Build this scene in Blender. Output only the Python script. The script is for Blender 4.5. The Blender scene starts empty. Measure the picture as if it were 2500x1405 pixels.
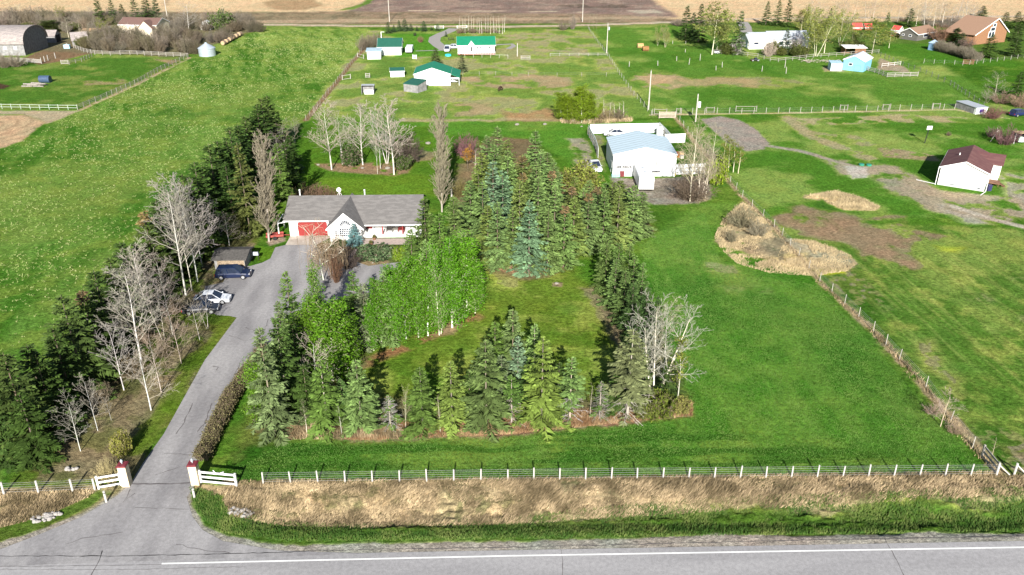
import bpy, math, random
import numpy as np
from mathutils import Vector
R = math.radians
scene = bpy.context.scene
# ---------------------------------------------------------------- camera, sky, sun, exposure
F, CX, CY = 2000.0, 1250.0, 702.5
TH, YAW, CH = R(25.9), R(1.6), 48.0
cam_d = bpy.data.cameras.new('camera'); cam = bpy.data.objects.new('camera', cam_d)
scene.collection.objects.link(cam); scene.camera = cam
cam.location = (0, 0, CH); cam.rotation_euler = (math.pi/2-TH, 0, -YAW)
cam_d.sensor_width = 36; cam_d.lens = F/2500*36; cam_d.clip_start = 1; cam_d.clip_end = 9000
SUN_EL, SUN_AZ = R(26), R(1.0)          # shadows run away from the camera, azimuth measured from +Y
world = bpy.data.worlds.new("World"); scene.world = world; world.use_nodes = True
wn = world.node_tree; sky = wn.nodes.new('ShaderNodeTexSky'); sky.sky_type = 'NISHITA'; sky.sun_disc = False
sky.sun_elevation = SUN_EL; sky.sun_rotation = math.pi+SUN_AZ; sky.altitude = 900
bg = wn.nodes['Background']; bg.inputs[1].default_value = 0.052; wn.links.new(sky.outputs[0], bg.inputs[0])
sl = bpy.data.lights.new('sun', 'SUN'); sl.energy = 5.0; sl.angle = R(0.5); sl.color = (1, .955, .88)
so = bpy.data.objects.new('sun', sl); scene.collection.objects.link(so)
sd = Vector((math.sin(SUN_AZ)*math.cos(SUN_EL), math.cos(SUN_AZ)*math.cos(SUN_EL), -math.sin(SUN_EL)))
so.rotation_euler = sd.to_track_quat('-Z', 'Y').to_euler(); so.location = (0, -50, 120)
scene.view_settings.view_transform = 'Standard'; scene.view_settings.look = 'None'
scene.view_settings.exposure = 1.08; scene.view_settings.gamma = 1
scene.cycles.max_bounces = 5; scene.cycles.diffuse_bounces = 2; scene.cycles.glossy_bounces = 2
scene.cycles.transparent_max_bounces = 4; scene.cycles.caustics_reflective = False; scene.cycles.caustics_refractive = False

# ---------------------------------------------------------------- picture <-> ground
fw = Vector((math.sin(YAW)*math.cos(TH), math.cos(YAW)*math.cos(TH), -math.sin(TH)))
rt = Vector((math.cos(YAW), -math.sin(YAW), 0)); up = rt.cross(fw)
def G(px, py, z=0.0):
    """point at height z seen at photo pixel px,py"""
    d = fw + rt*((px-CX)/F) - up*((py-CY)/F)
    t = (CH-z)/(-d.z)
    return Vector((d.x*t, d.y*t, z))
def HT(P, ty):
    """height over point P that reaches picture row ty"""
    v = P-Vector((0, 0, CH)); q = -(ty-CY)/F
    return (q*v.dot(fw)-v.dot(up))/(up.z-q*fw.z)
def SC(P):
    return F/(P-Vector((0, 0, CH))).dot(fw)     # px per metre
rng = random.Random(7)
def rnd(a, b): return rng.uniform(a, b)

# ---------------------------------------------------------------- materials
def nmat(name):
    m = bpy.data.materials.new(name); m.use_nodes = True; nt = m.node_tree
    return m, nt, nt.nodes['Principled BSDF']
def mat(name, col, rough=.8, var=.25, scale=3.0, metal=0.0, bump=0.0, stretch=(1, 1, 1), spec=.3, col2=None, thr=(.45, .6), scale2=.6, coat=0):
    """plain surface with mottling and optional second colour in patches"""
    m, nt, b = nmat(name)
    tc = nt.nodes.new('ShaderNodeTexCoord'); mp = nt.nodes.new('ShaderNodeMapping'); mp.inputs['Scale'].default_value = stretch
    nt.links.new(tc.outputs['Object'], mp.inputs[0])
    n = nt.nodes.new('ShaderNodeTexNoise'); n.inputs['Scale'].default_value = scale; n.inputs['Detail'].default_value = 5
    nt.links.new(mp.outputs[0], n.inputs[0])
    mr = nt.nodes.new('ShaderNodeMapRange'); mr.inputs[1].default_value = .3; mr.inputs[2].default_value = .7
    mr.inputs[3].default_value = 1-var; mr.inputs[4].default_value = 1+var; nt.links.new(n.outputs[0], mr.inputs[0])
    mx = nt.nodes.new('ShaderNodeMix'); mx.data_type = 'RGBA'; mx.blend_type = 'MULTIPLY'; mx.inputs[0].default_value = 1
    mx.inputs[6].default_value = (*col, 1)
    if col2:
        n2 = nt.nodes.new('ShaderNodeTexNoise'); n2.inputs['Scale'].default_value = scale2; n2.inputs['Detail'].default_value = 6
        nt.links.new(mp.outputs[0], n2.inputs[0])
        r2 = nt.nodes.new('ShaderNodeMapRange'); r2.inputs[1].default_value = thr[0]; r2.inputs[2].default_value = thr[1]
        nt.links.new(n2.outputs[0], r2.inputs[0])
        m2 = nt.nodes.new('ShaderNodeMix'); m2.data_type = 'RGBA'; m2.inputs[6].default_value = (*col, 1); m2.inputs[7].default_value = (*col2, 1)
        nt.links.new(r2.outputs[0], m2.inputs[0]); nt.links.new(m2.outputs[2], mx.inputs[6])
    nt.links.new(mr.outputs[0], mx.inputs[7]); nt.links.new(mx.outputs[2], b.inputs['Base Color'])
    b.inputs['Roughness'].default_value = rough; b.inputs['Metallic'].default_value = metal
    b.inputs['Specular IOR Level'].default_value = spec
    if coat: b.inputs['Coat Weight'].default_value = coat
    if bump:
        bp = nt.nodes.new('ShaderNodeBump'); bp.inputs['Strength'].default_value = bump; bp.inputs['Distance'].default_value = .03
        nt.links.new(n.outputs[0], bp.inputs['Height']); nt.links.new(bp.outputs[0], b.inputs['Normal'])
    return m
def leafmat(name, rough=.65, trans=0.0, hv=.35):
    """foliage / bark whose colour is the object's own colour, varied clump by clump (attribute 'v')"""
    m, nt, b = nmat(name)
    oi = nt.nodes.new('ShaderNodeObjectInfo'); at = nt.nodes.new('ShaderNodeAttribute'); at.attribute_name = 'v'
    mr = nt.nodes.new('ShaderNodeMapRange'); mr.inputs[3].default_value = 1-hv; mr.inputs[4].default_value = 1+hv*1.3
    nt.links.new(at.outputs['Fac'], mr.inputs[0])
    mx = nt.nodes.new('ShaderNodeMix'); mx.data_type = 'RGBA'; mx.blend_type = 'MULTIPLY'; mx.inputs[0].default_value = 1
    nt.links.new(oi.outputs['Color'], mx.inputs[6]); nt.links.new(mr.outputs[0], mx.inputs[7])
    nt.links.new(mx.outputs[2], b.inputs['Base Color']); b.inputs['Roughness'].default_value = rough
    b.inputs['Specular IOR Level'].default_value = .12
    if trans:
        tr = nt.nodes.new('ShaderNodeBsdfTranslucent'); ms = nt.nodes.new('ShaderNodeMixShader'); ms.inputs[0].default_value = trans
        nt.links.new(mx.outputs[2], tr.inputs[0]); nt.links.new(b.outputs[0], ms.inputs[1]); nt.links.new(tr.outputs[0], ms.inputs[2])
        nt.links.new(ms.outputs[0], nt.nodes['Material Output'].inputs[0])
    return m

# ---------------------------------------------------------------- mesh helpers
class MB:
    """collects boxes, prisms, tubes and faces; build() links them as ONE mesh object"""
    def __init__(s): s.v = []; s.f = []; s.mi = []; s.m = 0
    def face(s, pts):
        i = len(s.v); s.v += [tuple(p) for p in pts]; s.f.append(tuple(range(i, i+len(pts)))); s.mi.append(s.m)
    def hexa(s, p):      # 8 points: bottom ring 0-3 (counter-clockwise from above), top ring 4-7
        i = len(s.v); s.v += [tuple(q) for q in p]
        for q in ((3, 2, 1, 0), (4, 5, 6, 7), (0, 1, 5, 4), (1, 2, 6, 5), (2, 3, 7, 6), (3, 0, 4, 7)):
            s.f.append(tuple(i+k for k in q)); s.mi.append(s.m)
    def box(s, x0, x1, y0, y1, z0, z1):
        s.hexa([(x0, y0, z0), (x1, y0, z0), (x1, y1, z0), (x0, y1, z0), (x0, y0, z1), (x1, y0, z1), (x1, y1, z1), (x0, y1, z1)])
    def prism(s, ring, d):   # extrude a ring of points by vector d
        n = len(ring); i = len(s.v); d = Vector(d)
        s.v += [tuple(Vector(p)) for p in ring]+[tuple(Vector(p)+d) for p in ring]
        s.f.append(tuple(i+k for k in range(n))[::-1]); s.f.append(tuple(i+n+k for k in range(n)))
        for k in range(n): s.f.append((i+k, i+(k+1) % n, i+n+(k+1) % n, i+n+k))
        s.mi += [s.m]*(n+2)
    def tube(s, a, b, ra, rb=None, n=6, caps=True):
        a, b = Vector(a), Vector(b); rb = ra if rb is None else rb; d = (b-a)
        if d.length < 1e-6: return
        d.normalize(); x = d.orthogonal().normalized(); y = d.cross(x); i = len(s.v)
        for c, r in ((a, ra), (b, rb)):
            for k in range(n):
                t = 2*math.pi*k/n; s.v.append(tuple(c+x*(r*math.cos(t))+y*(r*math.sin(t))))
        for k in range(n): s.f.append((i+k, i+(k+1) % n, i+n+(k+1) % n, i+n+k)); s.mi.append(s.m)
        if caps:
            s.f.append(tuple(range(i, i+n))[::-1]); s.f.append(tuple(range(i+n, i+2*n))); s.mi += [s.m]*2
    def bar(s, a, b, w, h):   # rectangular bar, w across, h upward
        a, b = Vector(a), Vector(b); d = (b-a).normalized()
        x = d.cross(Vector((0, 0, 1)));  x = x.normalized()*(w/2) if x.length > 1e-4 else Vector((w/2, 0, 0))
        z = x.cross(d).normalized()*(h/2)
        s.hexa([a-x-z, b-x-z, b+x-z, a+x-z, a-x+z, b-x+z, b+x+z, a+x+z])
    def lathe(s, prof, c=(0, 0, 0), n=16):
        i = len(s.v); k = len(prof)
        for r, z in prof:
            for j in range(n): t = 2*math.pi*j/n; s.v.append((c[0]+r*math.cos(t), c[1]+r*math.sin(t), c[2]+z))
        for a in range(k-1):
            for j in range(n): s.f.append((i+a*n+j, i+a*n+(j+1) % n, i+(a+1)*n+(j+1) % n, i+(a+1)*n+j)); s.mi.append(s.m)
    def build(s, name, mats, parent=None, smooth=False, bevel=0, loc=None):
        me = bpy.data.meshes.new(name); me.from_pydata(s.v, [], s.f)
        if not isinstance(mats, (list, tuple)): mats = [mats]
        for m in mats: me.materials.append(m)
        if len(mats) > 1: me.polygons.foreach_set('material_index', s.mi)
        if smooth: me.polygons.foreach_set('use_smooth', [True]*len(me.polygons))
        o = bpy.data.objects.new(name, me); scene.collection.objects.link(o)
        if parent: o.parent = parent
        if loc: o.location = loc
        if bevel:
            b = o.modifiers.new('b', 'BEVEL'); b.width = bevel; b.segments = 2; b.limit_method = 'ANGLE'
        me.update(); return o
def npmesh(name, V, Fq, mats, v=None, parent=None):
    """fast mesh from numpy; Fq (n,3) or (n,4); v per-face value stored as attribute"""
    me = bpy.data.meshes.new(name); V = np.asarray(V, dtype=np.float32); Fq = np.asarray(Fq, dtype=np.int32)
    k = Fq.shape[1]; me.vertices.add(len(V)); me.vertices.foreach_set('co', V.ravel())
    me.loops.add(Fq.size); me.loops.foreach_set('vertex_index', Fq.ravel())
    me.polygons.add(len(Fq)); me.polygons.foreach_set('loop_start', np.arange(len(Fq), dtype=np.int32)*k)
    me.update(calc_edges=True)
    if v is not None:
        a = me.attributes.new('v', 'FLOAT', 'FACE'); a.data.foreach_set('value', np.asarray(v, dtype=np.float32))
    for m in (mats if isinstance(mats, (list, tuple)) else [mats]): me.materials.append(m)
    return me
def thing(name, label, cat, loc=(0, 0, 0), rz=0, group=None):
    o = bpy.data.objects.new(name, None); scene.collection.objects.link(o); o.empty_display_size = .5
    o.location = loc; o.rotation_euler = (0, 0, rz); return tag(o, label, cat, group)
def tag(o, label, cat, group=None):
    o['label'] = label; o['category'] = cat
    if group: o['group'] = group
    return o
def kind(o, k, label=None, cat=None):
    o['kind'] = k
    if label: o['label'] = label
    if cat: o['category'] = cat
    return o
ORD = ['first', 'second', 'third', 'fourth', 'fifth', 'sixth', 'seventh', 'eighth', 'ninth', 'tenth', 'eleventh', 'twelfth', 'thirteenth', 'fourteenth', 'fifteenth', 'sixteenth', 'seventeenth', 'eighteenth', 'nineteenth', 'twentieth', 'twenty-first', 'twenty-second', 'twenty-third', 'twenty-fourth', 'twenty-fifth', 'twenty-sixth', 'twenty-seventh', 'twenty-eighth', 'twenty-ninth', 'thirtieth']
# ---------------------------------------------------------------- ground colours
def vn(x, y, s=0):
    ix = np.floor(x).astype(np.int64); iy = np.floor(y).astype(np.int64); fx = x-ix; fy = y-iy
    fx = fx*fx*(3-2*fx); fy = fy*fy*(3-2*fy)
    def h(a, b):
        k = (a*374761393+b*668265263+s*1442695041) & 0xffffffff
        k = ((k ^ (k >> 13))*1274126177) & 0xffffffff
        return ((k ^ (k >> 16)) & 0xffff)/65535.0
    return (h(ix, iy)*(1-fx)+h(ix+1, iy)*fx)*(1-fy)+(h(ix, iy+1)*(1-fx)+h(ix+1, iy+1)*fx)*fy
def fbm(x, y, sc, s=0, o=4):
    r = 0; a = .5; t = 0
    for k in range(o): r = r+a*vn(x/sc*2**k+17*k, y/sc*2**k-9*k, s+k); t += a; a *= .55
    return r/t
def sm(x, a, b):
    t = np.clip((x-a)/(b-a), 0, 1); return t*t*(3-2*t)
rows = [48/math.tan(TH+math.atan((py-CY)/F)) for py in np.arange(1460, -80, -1.9)]
Yr = np.array([-900, -300, -120, -60, -20, 0, 15, 28, 36]+rows+[rows[-1]*1.25, rows[-1]*1.7, 1500, 2600, 5000])
u = np.linspace(-1, 1, 1000); u = np.concatenate([[-30, -8, -3, -1.6, -1.2], u, [1.2, 1.6, 3, 8, 30]])
hw = .625*1.12*(.9*np.maximum(Yr, 0)+21)
X = u[None, :]*hw[:, None]+np.tan(YAW)*Yr[:, None]; Y = np.repeat(Yr[:, None], len(u), 1)
shape = X.shape; X = X.ravel(); Y = Y.ravel()
wx = (fbm(X, Y, 6, 1)-.5)*2; wy = (fbm(X, Y, 6, 2)-.5)*2
bx = (fbm(X, Y, 1.3, 11, 2)-.5)*2; by = (fbm(X, Y, 1.3, 12, 2)-.5)*2
C = np.zeros((len(X), 3))
def blend(m, col):
    global C
    C = C*(1-m[:, None])+np.asarray(col)*m[:, None]
_pc = {}
def polymask(pts, soft=1.0, warp=1.0, px=True):
    k = (tuple(pts), soft, warp)
    if k not in _pc: _pc[k] = _polymask(pts, soft, warp, px)
    return _pc[k].copy()
def _polymask(pts, soft, warp, px):
    P = [G(*p) for p in pts] if px else [Vector((*p, 0)) for p in pts]
    P = np.array([(p.x, p.y) for p in P]); mg = soft+warp*2+1
    m = np.zeros(len(X)); sel = (X > P[:, 0].min()-mg) & (X < P[:, 0].max()+mg) & (Y > P[:, 1].min()-mg) & (Y < P[:, 1].max()+mg)
    idx = np.nonzero(sel)[0]
    if not len(idx): return m
    x = X[idx]+wx[idx]*warp+bx[idx]*min(warp, .6)*.6; y = Y[idx]+wy[idx]*warp+by[idx]*min(warp, .6)*.6
    ins = np.zeros(len(idx), bool); d2 = np.full(len(idx), 1e9); n = len(P)
    for i in range(n):
        a = P[i]; b = P[(i+1) % n]; e = b-a
        t = np.clip(((x-a[0])*e[0]+(y-a[1])*e[1])/(e@e+1e-9), 0, 1)
        d2 = np.minimum(d2, (x-a[0]-t*e[0])**2+(y-a[1]-t*e[1])**2)
        c = (a[1] > y) != (b[1] > y)
        ins ^= c & (x < e[0]*(y-a[1])/(e[1] if abs(e[1]) > 1e-9 else 1e-9)+a[0])
    d = np.sqrt(d2)*np.where(ins, -1, 1); m[idx] = 1-sm(d, -soft, soft); return m
def paint(pts, col, soft=1.0, warp=1.0, op=1.0, brk=None, seed=0, sc=5):
    """brk=(lo,hi): only where noise lies above that, breaking the patch up"""
    m = polymask(pts, soft, warp)*op
    if brk: m = m*sm(fbm(X, Y, sc, 40+seed), *brk)
    blend(m, col)
def stripe(pts, w, col, soft=.3, warp=.3, op=1.0, brk=None, seed=0, sc=4):
    """painted line along picture points, w metres wide"""
    P = [G(*p) for p in pts]; m = np.zeros(len(X))
    for a, b in zip(P[:-1], P[1:]):
        mg = w+soft+warp+1
        sel = (X > min(a.x, b.x)-mg) & (X < max(a.x, b.x)+mg) & (Y > min(a.y, b.y)-mg) & (Y < max(a.y, b.y)+mg); i = np.nonzero(sel)[0]
        x = X[i]+wx[i]*warp; y = Y[i]+wy[i]*warp; e = b-a
        t = np.clip(((x-a.x)*e.x+(y-a.y)*e.y)/(e.x**2+e.y**2+1e-9), 0, 1)
        d = np.sqrt((x-a.x-t*e.x)**2+(y-a.y-t*e.y)**2); m[i] = np.maximum(m[i], 1-sm(d, w/2-soft/2, w/2+soft/2))
    m = m*op
    if brk: m = m*sm(fbm(X, Y, sc, 60+seed), *brk)
    blend(m, col)
GR = (.075, .160, .026); GD = (.042, .108, .020); GY = (.150, .205, .055); TAN = (.36, .27, .15); DRY = (.26, .22, .10)
DIRT = (.20, .145, .10); BRN = (.13, .085, .055); GRAV = (.27, .245, .215); STUB = (.55, .40, .235)
n1 = fbm(X, Y, 14, 3); n2 = fbm(X, Y, 3.2, 4); n3 = fbm(X, Y, 45, 5); n4 = fbm(X, Y, .8, 6, 2)
C[:] = GR
blend(sm(n1, .42, .68)*.6, GD); blend(sm(n2, .52, .75)*.55, GY); blend(sm(n3, .5, .75)*.35, GY)
# big left hay field: streaks run up and to the right, paler further back
LF = [(-400, 1500), (-400, 60), (620, 60), (905, 70), (745, 295), (700, 330), (60, 1130), (0, 1190)]
st = fbm(X*.94+Y*.34, (-X*.34+Y*.94)*.16, 1.8, 21); lf = polymask(LF, .6, .3)
blend(lf, (.064, .148, .028)); blend(lf*sm(st, .42, .72)*.8, (.125, .200, .060)); blend(lf*sm(fbm(X*.9+Y*.4, (-X*.4+Y*.9)*.3, 14, 22), .45, .72)*.6, (.16, .215, .075))
blend(lf*sm(n1, .5, .72)*.5, (.045, .125, .022)); blend(lf*sm(n2, .48, .68)*.5, (.15, .20, .06)); blend(lf*sm(fbm(X, Y, 24, 33), .48, .62)*.55, (.17, .21, .075)); blend(lf*sm(Y, 170, 320)*.5*sm(st, .3, .7), (.24, .27, .10))
# far pastures
paint([(900, 75), (1440, 72), (1645, 288), (740, 296)], (.145, .205, .065), 2, 2, .9)
paint([(900, 75), (1440, 72), (1645, 288), (740, 296)], (.30, .285, .13), 2, 2, .85, (.42, .66), 1, 9)
paint([(1445, 72), (1670, 55), (2200, 100), (2500, 280), (1600, 278)], (.100, .185, .045), 2, 1, .95)
paint([(1445, 72), (1670, 55), (2200, 100), (2500, 280), (1600, 278)], (.24, .255, .11), 2, 1, .75, (.46, .68), 2, 12)
paint([(1500, 120), (1760, 130), (2300, 240), (2200, 270), (1600, 270)], (.062, .155, .026), 6, 3, .6, (.4, .6), 3, 15)
for q, c, o in [([(1120, 190), (1260, 180), (1400, 190), (1380, 212), (1220, 218), (1150, 208)], TAN, .9),
                ([(1235, 85), (1340, 80), (1440, 118), (1440, 135), (1280, 120)], (.33, .29, .15), .8),
                ([(1090, 255), (1160, 250), (1205, 262), (1190, 280), (1110, 282)], TAN, .8),
                ([(1230, 262), (1300, 255), (1370, 275), (1350, 300), (1240, 300)], (.36, .20, .10), .75),
                ([(980, 290), (1240, 291), (1440, 293), (1440, 297), (1240, 297), (980, 296)], (.42, .34, .19), .85),
                ([(1240, 296), (1370, 292), (1340, 316), (1245, 317)], (.34, .22, .13), .9),
                ([(1360, 292), (1540, 292), (1500, 306), (1400, 304)], (.36, .28, .13), .7),
                ([(1545, 182), (1600, 176), (1650, 182), (1690, 200), (1640, 216), (1580, 212), (1548, 200)], (.42, .30, .17), .95),
                ([(1640, 196), (1720, 188), (1860, 198), (1840, 212), (1700, 214)], (.36, .27, .14), .75),
                ([(1700, 188), (1900, 190), (2000, 205), (1880, 218), (1700, 210)], (.32, .26, .13), .5),
                ([(900, 100), (1000, 110), (980, 300), (880, 280)], (.09, .17, .05), .5)]:
    paint(q, c, 1.6, 2.2, o, (.3, .52), len(q), 6)
paint([(940, 84), (1075, 82), (1075, 118), (1120, 138), (960, 140), (985, 100)], (.075, .20, .030), 1.5, 1, .9)
# lot on the right of the shop
paint([(1650, 290), (2500, 262), (2700, 500), (1900, 560)], (.078, .170, .032), 2, 1, .9)
paint([(1650, 290), (2500, 262), (2700, 500), (1900, 560)], (.20, .235, .095), 2, 1, .75, (.45, .66), 4, 9)
paint([(1880, 540), (2560, 560), (2700, 1250), (2420, 1150), (2000, 690)], (.088, .158, .038), 1, 1, .9)
dg = fbm(X+.04*Y, Y*.07, 1.1, 23); rf = polymask([(1880, 540), (2560, 560), (2700, 1250), (2420, 1150), (2000, 690)], 1, 1)
blend(rf*sm(dg, .44, .70)*.3, (.19, .225, .09)); blend(rf*sm(n2, .48, .68)*.6, (.22, .24, .09)); blend(rf*sm(fbm(X, Y, 9, 28), .45, .62)*.6, (.20, .23, .09)); blend(rf*sm(n1, .5, .68)*.65, (.042, .118, .020)); blend(rf*sm(fbm(X+.04*Y, Y*.06, .7, 29, 2), .55, .75)*.3, (.26, .25, .12))
blend(rf*sm(n1, .60, .66)*sm(n4, .5, .6)*.6, (.2, .17, .12))
paint([(1905, 285), (1960, 290), (2180, 280), (2450, 290), (2450, 300), (2180, 300), (1960, 306)], (.40, .32, .18), 1, 1, .75, (.35, .5), 5, 4)
paint([(1900, 283), (1925, 283), (2000, 330), (2170, 400), (2120, 395), (1960, 335)], (.38, .30, .18), 1.2, 1, .7, (.3, .5), 6, 4)
paint([(1960, 320), (2080, 330), (2150, 355), (2100, 360), (1990, 345)], (.36, .29, .16), 1, 1.5, .6, (.4, .55), 7, 4)
paint([(1900, 330), (2100, 300), (2300, 340), (2280, 395), (2050, 370)], (.23, .25, .11), 3, 2, .5, (.4, .6), 8, 6)
paint([(2150, 362), (2280, 378), (2300, 395), (2160, 385)], (.33, .24, .15), .7, 1, .8, (.4, .5), 9, 2)
paint([(1710, 292), (1760, 285), (1805, 294), (1852, 320), (1880, 350), (1866, 364), (1820, 370), (1775, 347), (1738, 318)], (.285, .245, .205), .5, .5)
stripe([(1870, 355), (1950, 368), (2000, 382), (2060, 400), (2130, 418)], 1.6, (.30, .26, .21), .8, .5)
paint([(2010, 388), (2060, 390), (2200, 410), (2240, 425), (2290, 468), (2420, 478), (2520, 470), (2520, 560), (2400, 533), (2290, 520), (2190, 480), (2130, 440), (2060, 430)], (.33, .275, .195), 1.2, 1.8, .92, (.33, .54), 10, 4)
paint([(2060, 405), (2110, 408), (2120, 435), (2085, 438)], (.46, .43, .38), .6, .8, .8)
paint([(2130, 440), (2200, 440), (2290, 510), (2240, 490)], (.28, .25, .18), 1, 1, .7)
paint([(2290, 500), (2330, 500), (2400, 545), (2350, 545)], (.36, .33, .27), 1, 1.4, .8, (.35, .5), 11, 3)
stripe([(2330, 505), (2420, 535), (2520, 560)], 1.6, (.40, .35, .28), .5, .3)
paint([(2440, 420), (2520, 430), (2520, 500), (2440, 470)], (.34, .31, .25), 1, 1.5, .7, (.35, .5), 12, 3)
paint([(2290, 465), (2300, 480), (2420, 490), (2430, 480)], (.42, .34, .22), .8, .8, .8)
paint([(1885, 530), (1960, 500), (2060, 515), (2100, 530), (2210, 530), (2220, 562), (2315, 575), (2300, 590), (2230, 600), (2245, 650), (2190, 658), (2130, 640), (2100, 610), (2030, 590), (1960, 575), (1890, 550)], (.25, .175, .11), 1, 1.8, .92, (.30, .52), 13, 5)
paint([(1965, 478), (2040, 468), (2095, 482), (2148, 506), (2135, 515), (2060, 512), (2020, 495), (1960, 484)], (.56, .42, .22), .5, .5)
paint([(2000, 485), (2020, 497), (2050, 515), (1990, 505)], (.06, .14, .03), .6, .6)
REED = [(1743, 580), (1765, 535), (1812, 495), (1845, 515), (1885, 560), (1905, 582), (1990, 592), (2075, 622), (2092, 645), (2068, 663), (1990, 675), (1880, 668), (1800, 645), (1760, 610)]
paint(REED, (.36, .29, .17), 1.0, 1.6, 1, (.22, .40), 15, 2); paint(REED, (.18, .155, .10), .8, 1.2, .8, (.44, .58), 14, 3)
paint([(1905, 582), (1990, 592), (2075, 622), (2092, 645), (2030, 655)], (.37, .33, .22), .6, .5, .8)
paint([(1850, 640), (1970, 610), (1990, 665), (1900, 664)], (.50, .38, .17), .6, .8, .8, (.35, .5), 15, 2)
paint([(1985, 658), (2068, 655), (2065, 668), (2000, 674)], (.25, .27, .02), .4, .3, .95)
paint([(2290, 600), (2360, 605), (2340, 617), (2300, 612)], (.30, .30, .05), 1, 1, .7)
paint([(2230, 840), (2280, 835), (2400, 1000), (2360, 1010)], (.30, .25, .13), 1, 1.5, .5, (.4, .55), 16, 2)
paint([(2430, 1090), (2520, 1100), (2520, 1170), (2470, 1160)], (.27, .2, .12), 1, 1, .7, (.35, .5), 17, 3)
# home lawn
HL = [(1560, 590), (1700, 500), (1800, 500), (1740, 590), (1990, 680), (2420, 1160), (530, 1170), (1000, 1080), (1700, 1000), (1600, 800)]
hl = polymask(HL, 1, 1); ml = fbm(X*.1, Y, 1.1, 24)
blend(hl, (.064, .160, .026)); blend(hl*sm(n2, .45, .66)*.6, (.115, .205, .050)); blend(hl*sm(fbm(X, Y*.12, 1.6, 27), .46, .66)*.5, (.125, .20, .055)); blend(hl*sm(n1, .5, .68)*.6, (.042, .122, .024)); blend(hl*sm(n3, .48, .66)*.5, (.15, .21, .065))
paint([(530, 1170), (700, 1070), (1240, 1070), (1700, 1020), (2400, 1150)], (.14, .19, .05), 1, 1, .6, (.4, .6), 18, 3)
blend(polymask([(530, 1170), (600, 1085), (1700, 1040), (2420, 1160)], 1, 1)*sm(ml, .42, .60)*.85, (.036, .105, .018))
paint([(1640, 600), (1760, 630), (1860, 700), (1820, 730), (1700, 690)], (.22, .22, .09), 2, 2, .5, (.4, .6), 19, 5)
paint([(1720, 640), (1790, 650), (1800, 672), (1740, 668)], (.32, .27, .15), .8, 1.2, .8, (.3, .45), 20, 2)
paint([(1750, 695), (1880, 705), (1880, 720), (1760, 712)], (.22, .21, .14), .8, 1, .6, (.45, .6), 21, 1.5)
paint([(2150, 960), (2300, 1020), (2360, 1080), (2250, 1060)], (.17, .21, .08), 3, 2, .5)
paint([(560, 1060), (640, 1000), (700, 1075), (620, 1110), (560, 1130)], (.14, .13, .06), 2, 2, .7, (.35, .55), 22, 3)
paint([(600, 1000), (650, 930), (680, 1050), (620, 1060)], (.17, .11, .06), 1, 1, .8, (.3, .5), 23, 2)
# inner lawn between the tree islands, drier
IL = [(1185, 655), (1400, 640), (1450, 700), (1520, 800), (1500, 1000), (900, 1010), (880, 880), (1150, 760)]
paint(IL, (.125, .175, .036), 1.5, 1); paint(IL, (.22, .23, .08), 1.5, 1, .65, (.45, .65), 24, 3); paint(IL, (.055, .135, .018), 1.5, 1, .5, (.5, .7), 25, 5)
paint([(1195, 660), (1270, 668), (1260, 700), (1200, 700)], (.36, .34, .12), 1, 1, .6)  # yellow sunlit spot painted into the lawn colour
paint([(1420, 700), (1450, 700), (1530, 800), (1525, 870), (1480, 800)], (.23, .18, .11), 1, 1.0, .9)
paint([(880, 880), (960, 845), (1100, 790), (1160, 765), (1170, 775), (1100, 820), (960, 870), (890, 900)], (.25, .13, .065), .8, 1.0, .9, (.25, .42), 26, 2)
paint([(1090, 790), (1130, 795), (1110, 815), (1060, 822)], (.36, .26, .15), .8, .6, .8)
GROVE = [(1100, 600), (1130, 400), (1200, 330), (1300, 340), (1360, 420), (1560, 500), (1590, 565), (1480, 605), (1400, 625), (1392, 655), (1290, 684), (1185, 660)]
paint(GROVE, (.17, .12, .07), 1.2, 1, .9); paint([(1390, 648), (1300, 672), (1200, 660), (1190, 645), (1290, 655), (1380, 640)], (.44, .26, .15), .5, .6, .85)
ISL = [(640, 1070), (640, 940), (700, 760), (900, 860), (905, 960), (1150, 990), (1190, 880), (1300, 850), (1400, 930), (1480, 990), (1480, 900), (1560, 790), (1640, 850), (1690, 960), (1690, 1020), (1500, 1035), (1240, 1062), (900, 1075), (700, 1078)]
paint(ISL, (.12, .115, .055), 1, 1, .85)
paint([(690, 1070), (700, 1025), (900, 1020), (1240, 1010), (1690, 985), (1690, 1020), (1500, 1035), (1240, 1062), (900, 1072)], (.30, .22, .13), .8, 1, .9, (.3, .5), 27, 2)
paint([(1100, 1060), (1240, 1035), (1490, 1012), (1560, 1010), (1560, 1030), (1420, 1040), (1240, 1062)], (.22, .11, .08), .5, .7, .85, (.3, .45), 28, 2)
paint([(1350, 690), (1375, 690), (1372, 700), (1348, 698)], (.26, .20, .12), .3, .3)
paint([(700, 860), (900, 850), (1060, 560), (830, 560), (850, 700)], (.10, .10, .05), 1, 1, .7, (.3, .5), 29, 2)
# birch strip left of the driveway
BS = [(60, 1130), (560, 560), (640, 560), (560, 700), (580, 775), (350, 1130), (250, 1180), (40, 1180)]
paint(BS, (.13, .125, .05), 1, 1, .95); paint(BS, (.21, .165, .10), 1, 1, .8, (.42, .6), 30, 3); paint(BS, (.07, .13, .02), 1, 1, .7, (.48, .66), 31, 4)
paint([(580, 775), (560, 770), (480, 860), (370, 1000), (300, 1120), (345, 1130), (450, 960), (500, 870)], (.095, .155, .022), 1, 1, .75)
paint([(620, 600), (675, 605), (665, 640), (630, 640)], (.10, .18, .025), .5, .5)
paint([(270, 1125), (330, 1110), (370, 1110), (330, 1175), (300, 1180)], (.16, .12, .07), .8, .8, .7)
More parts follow.
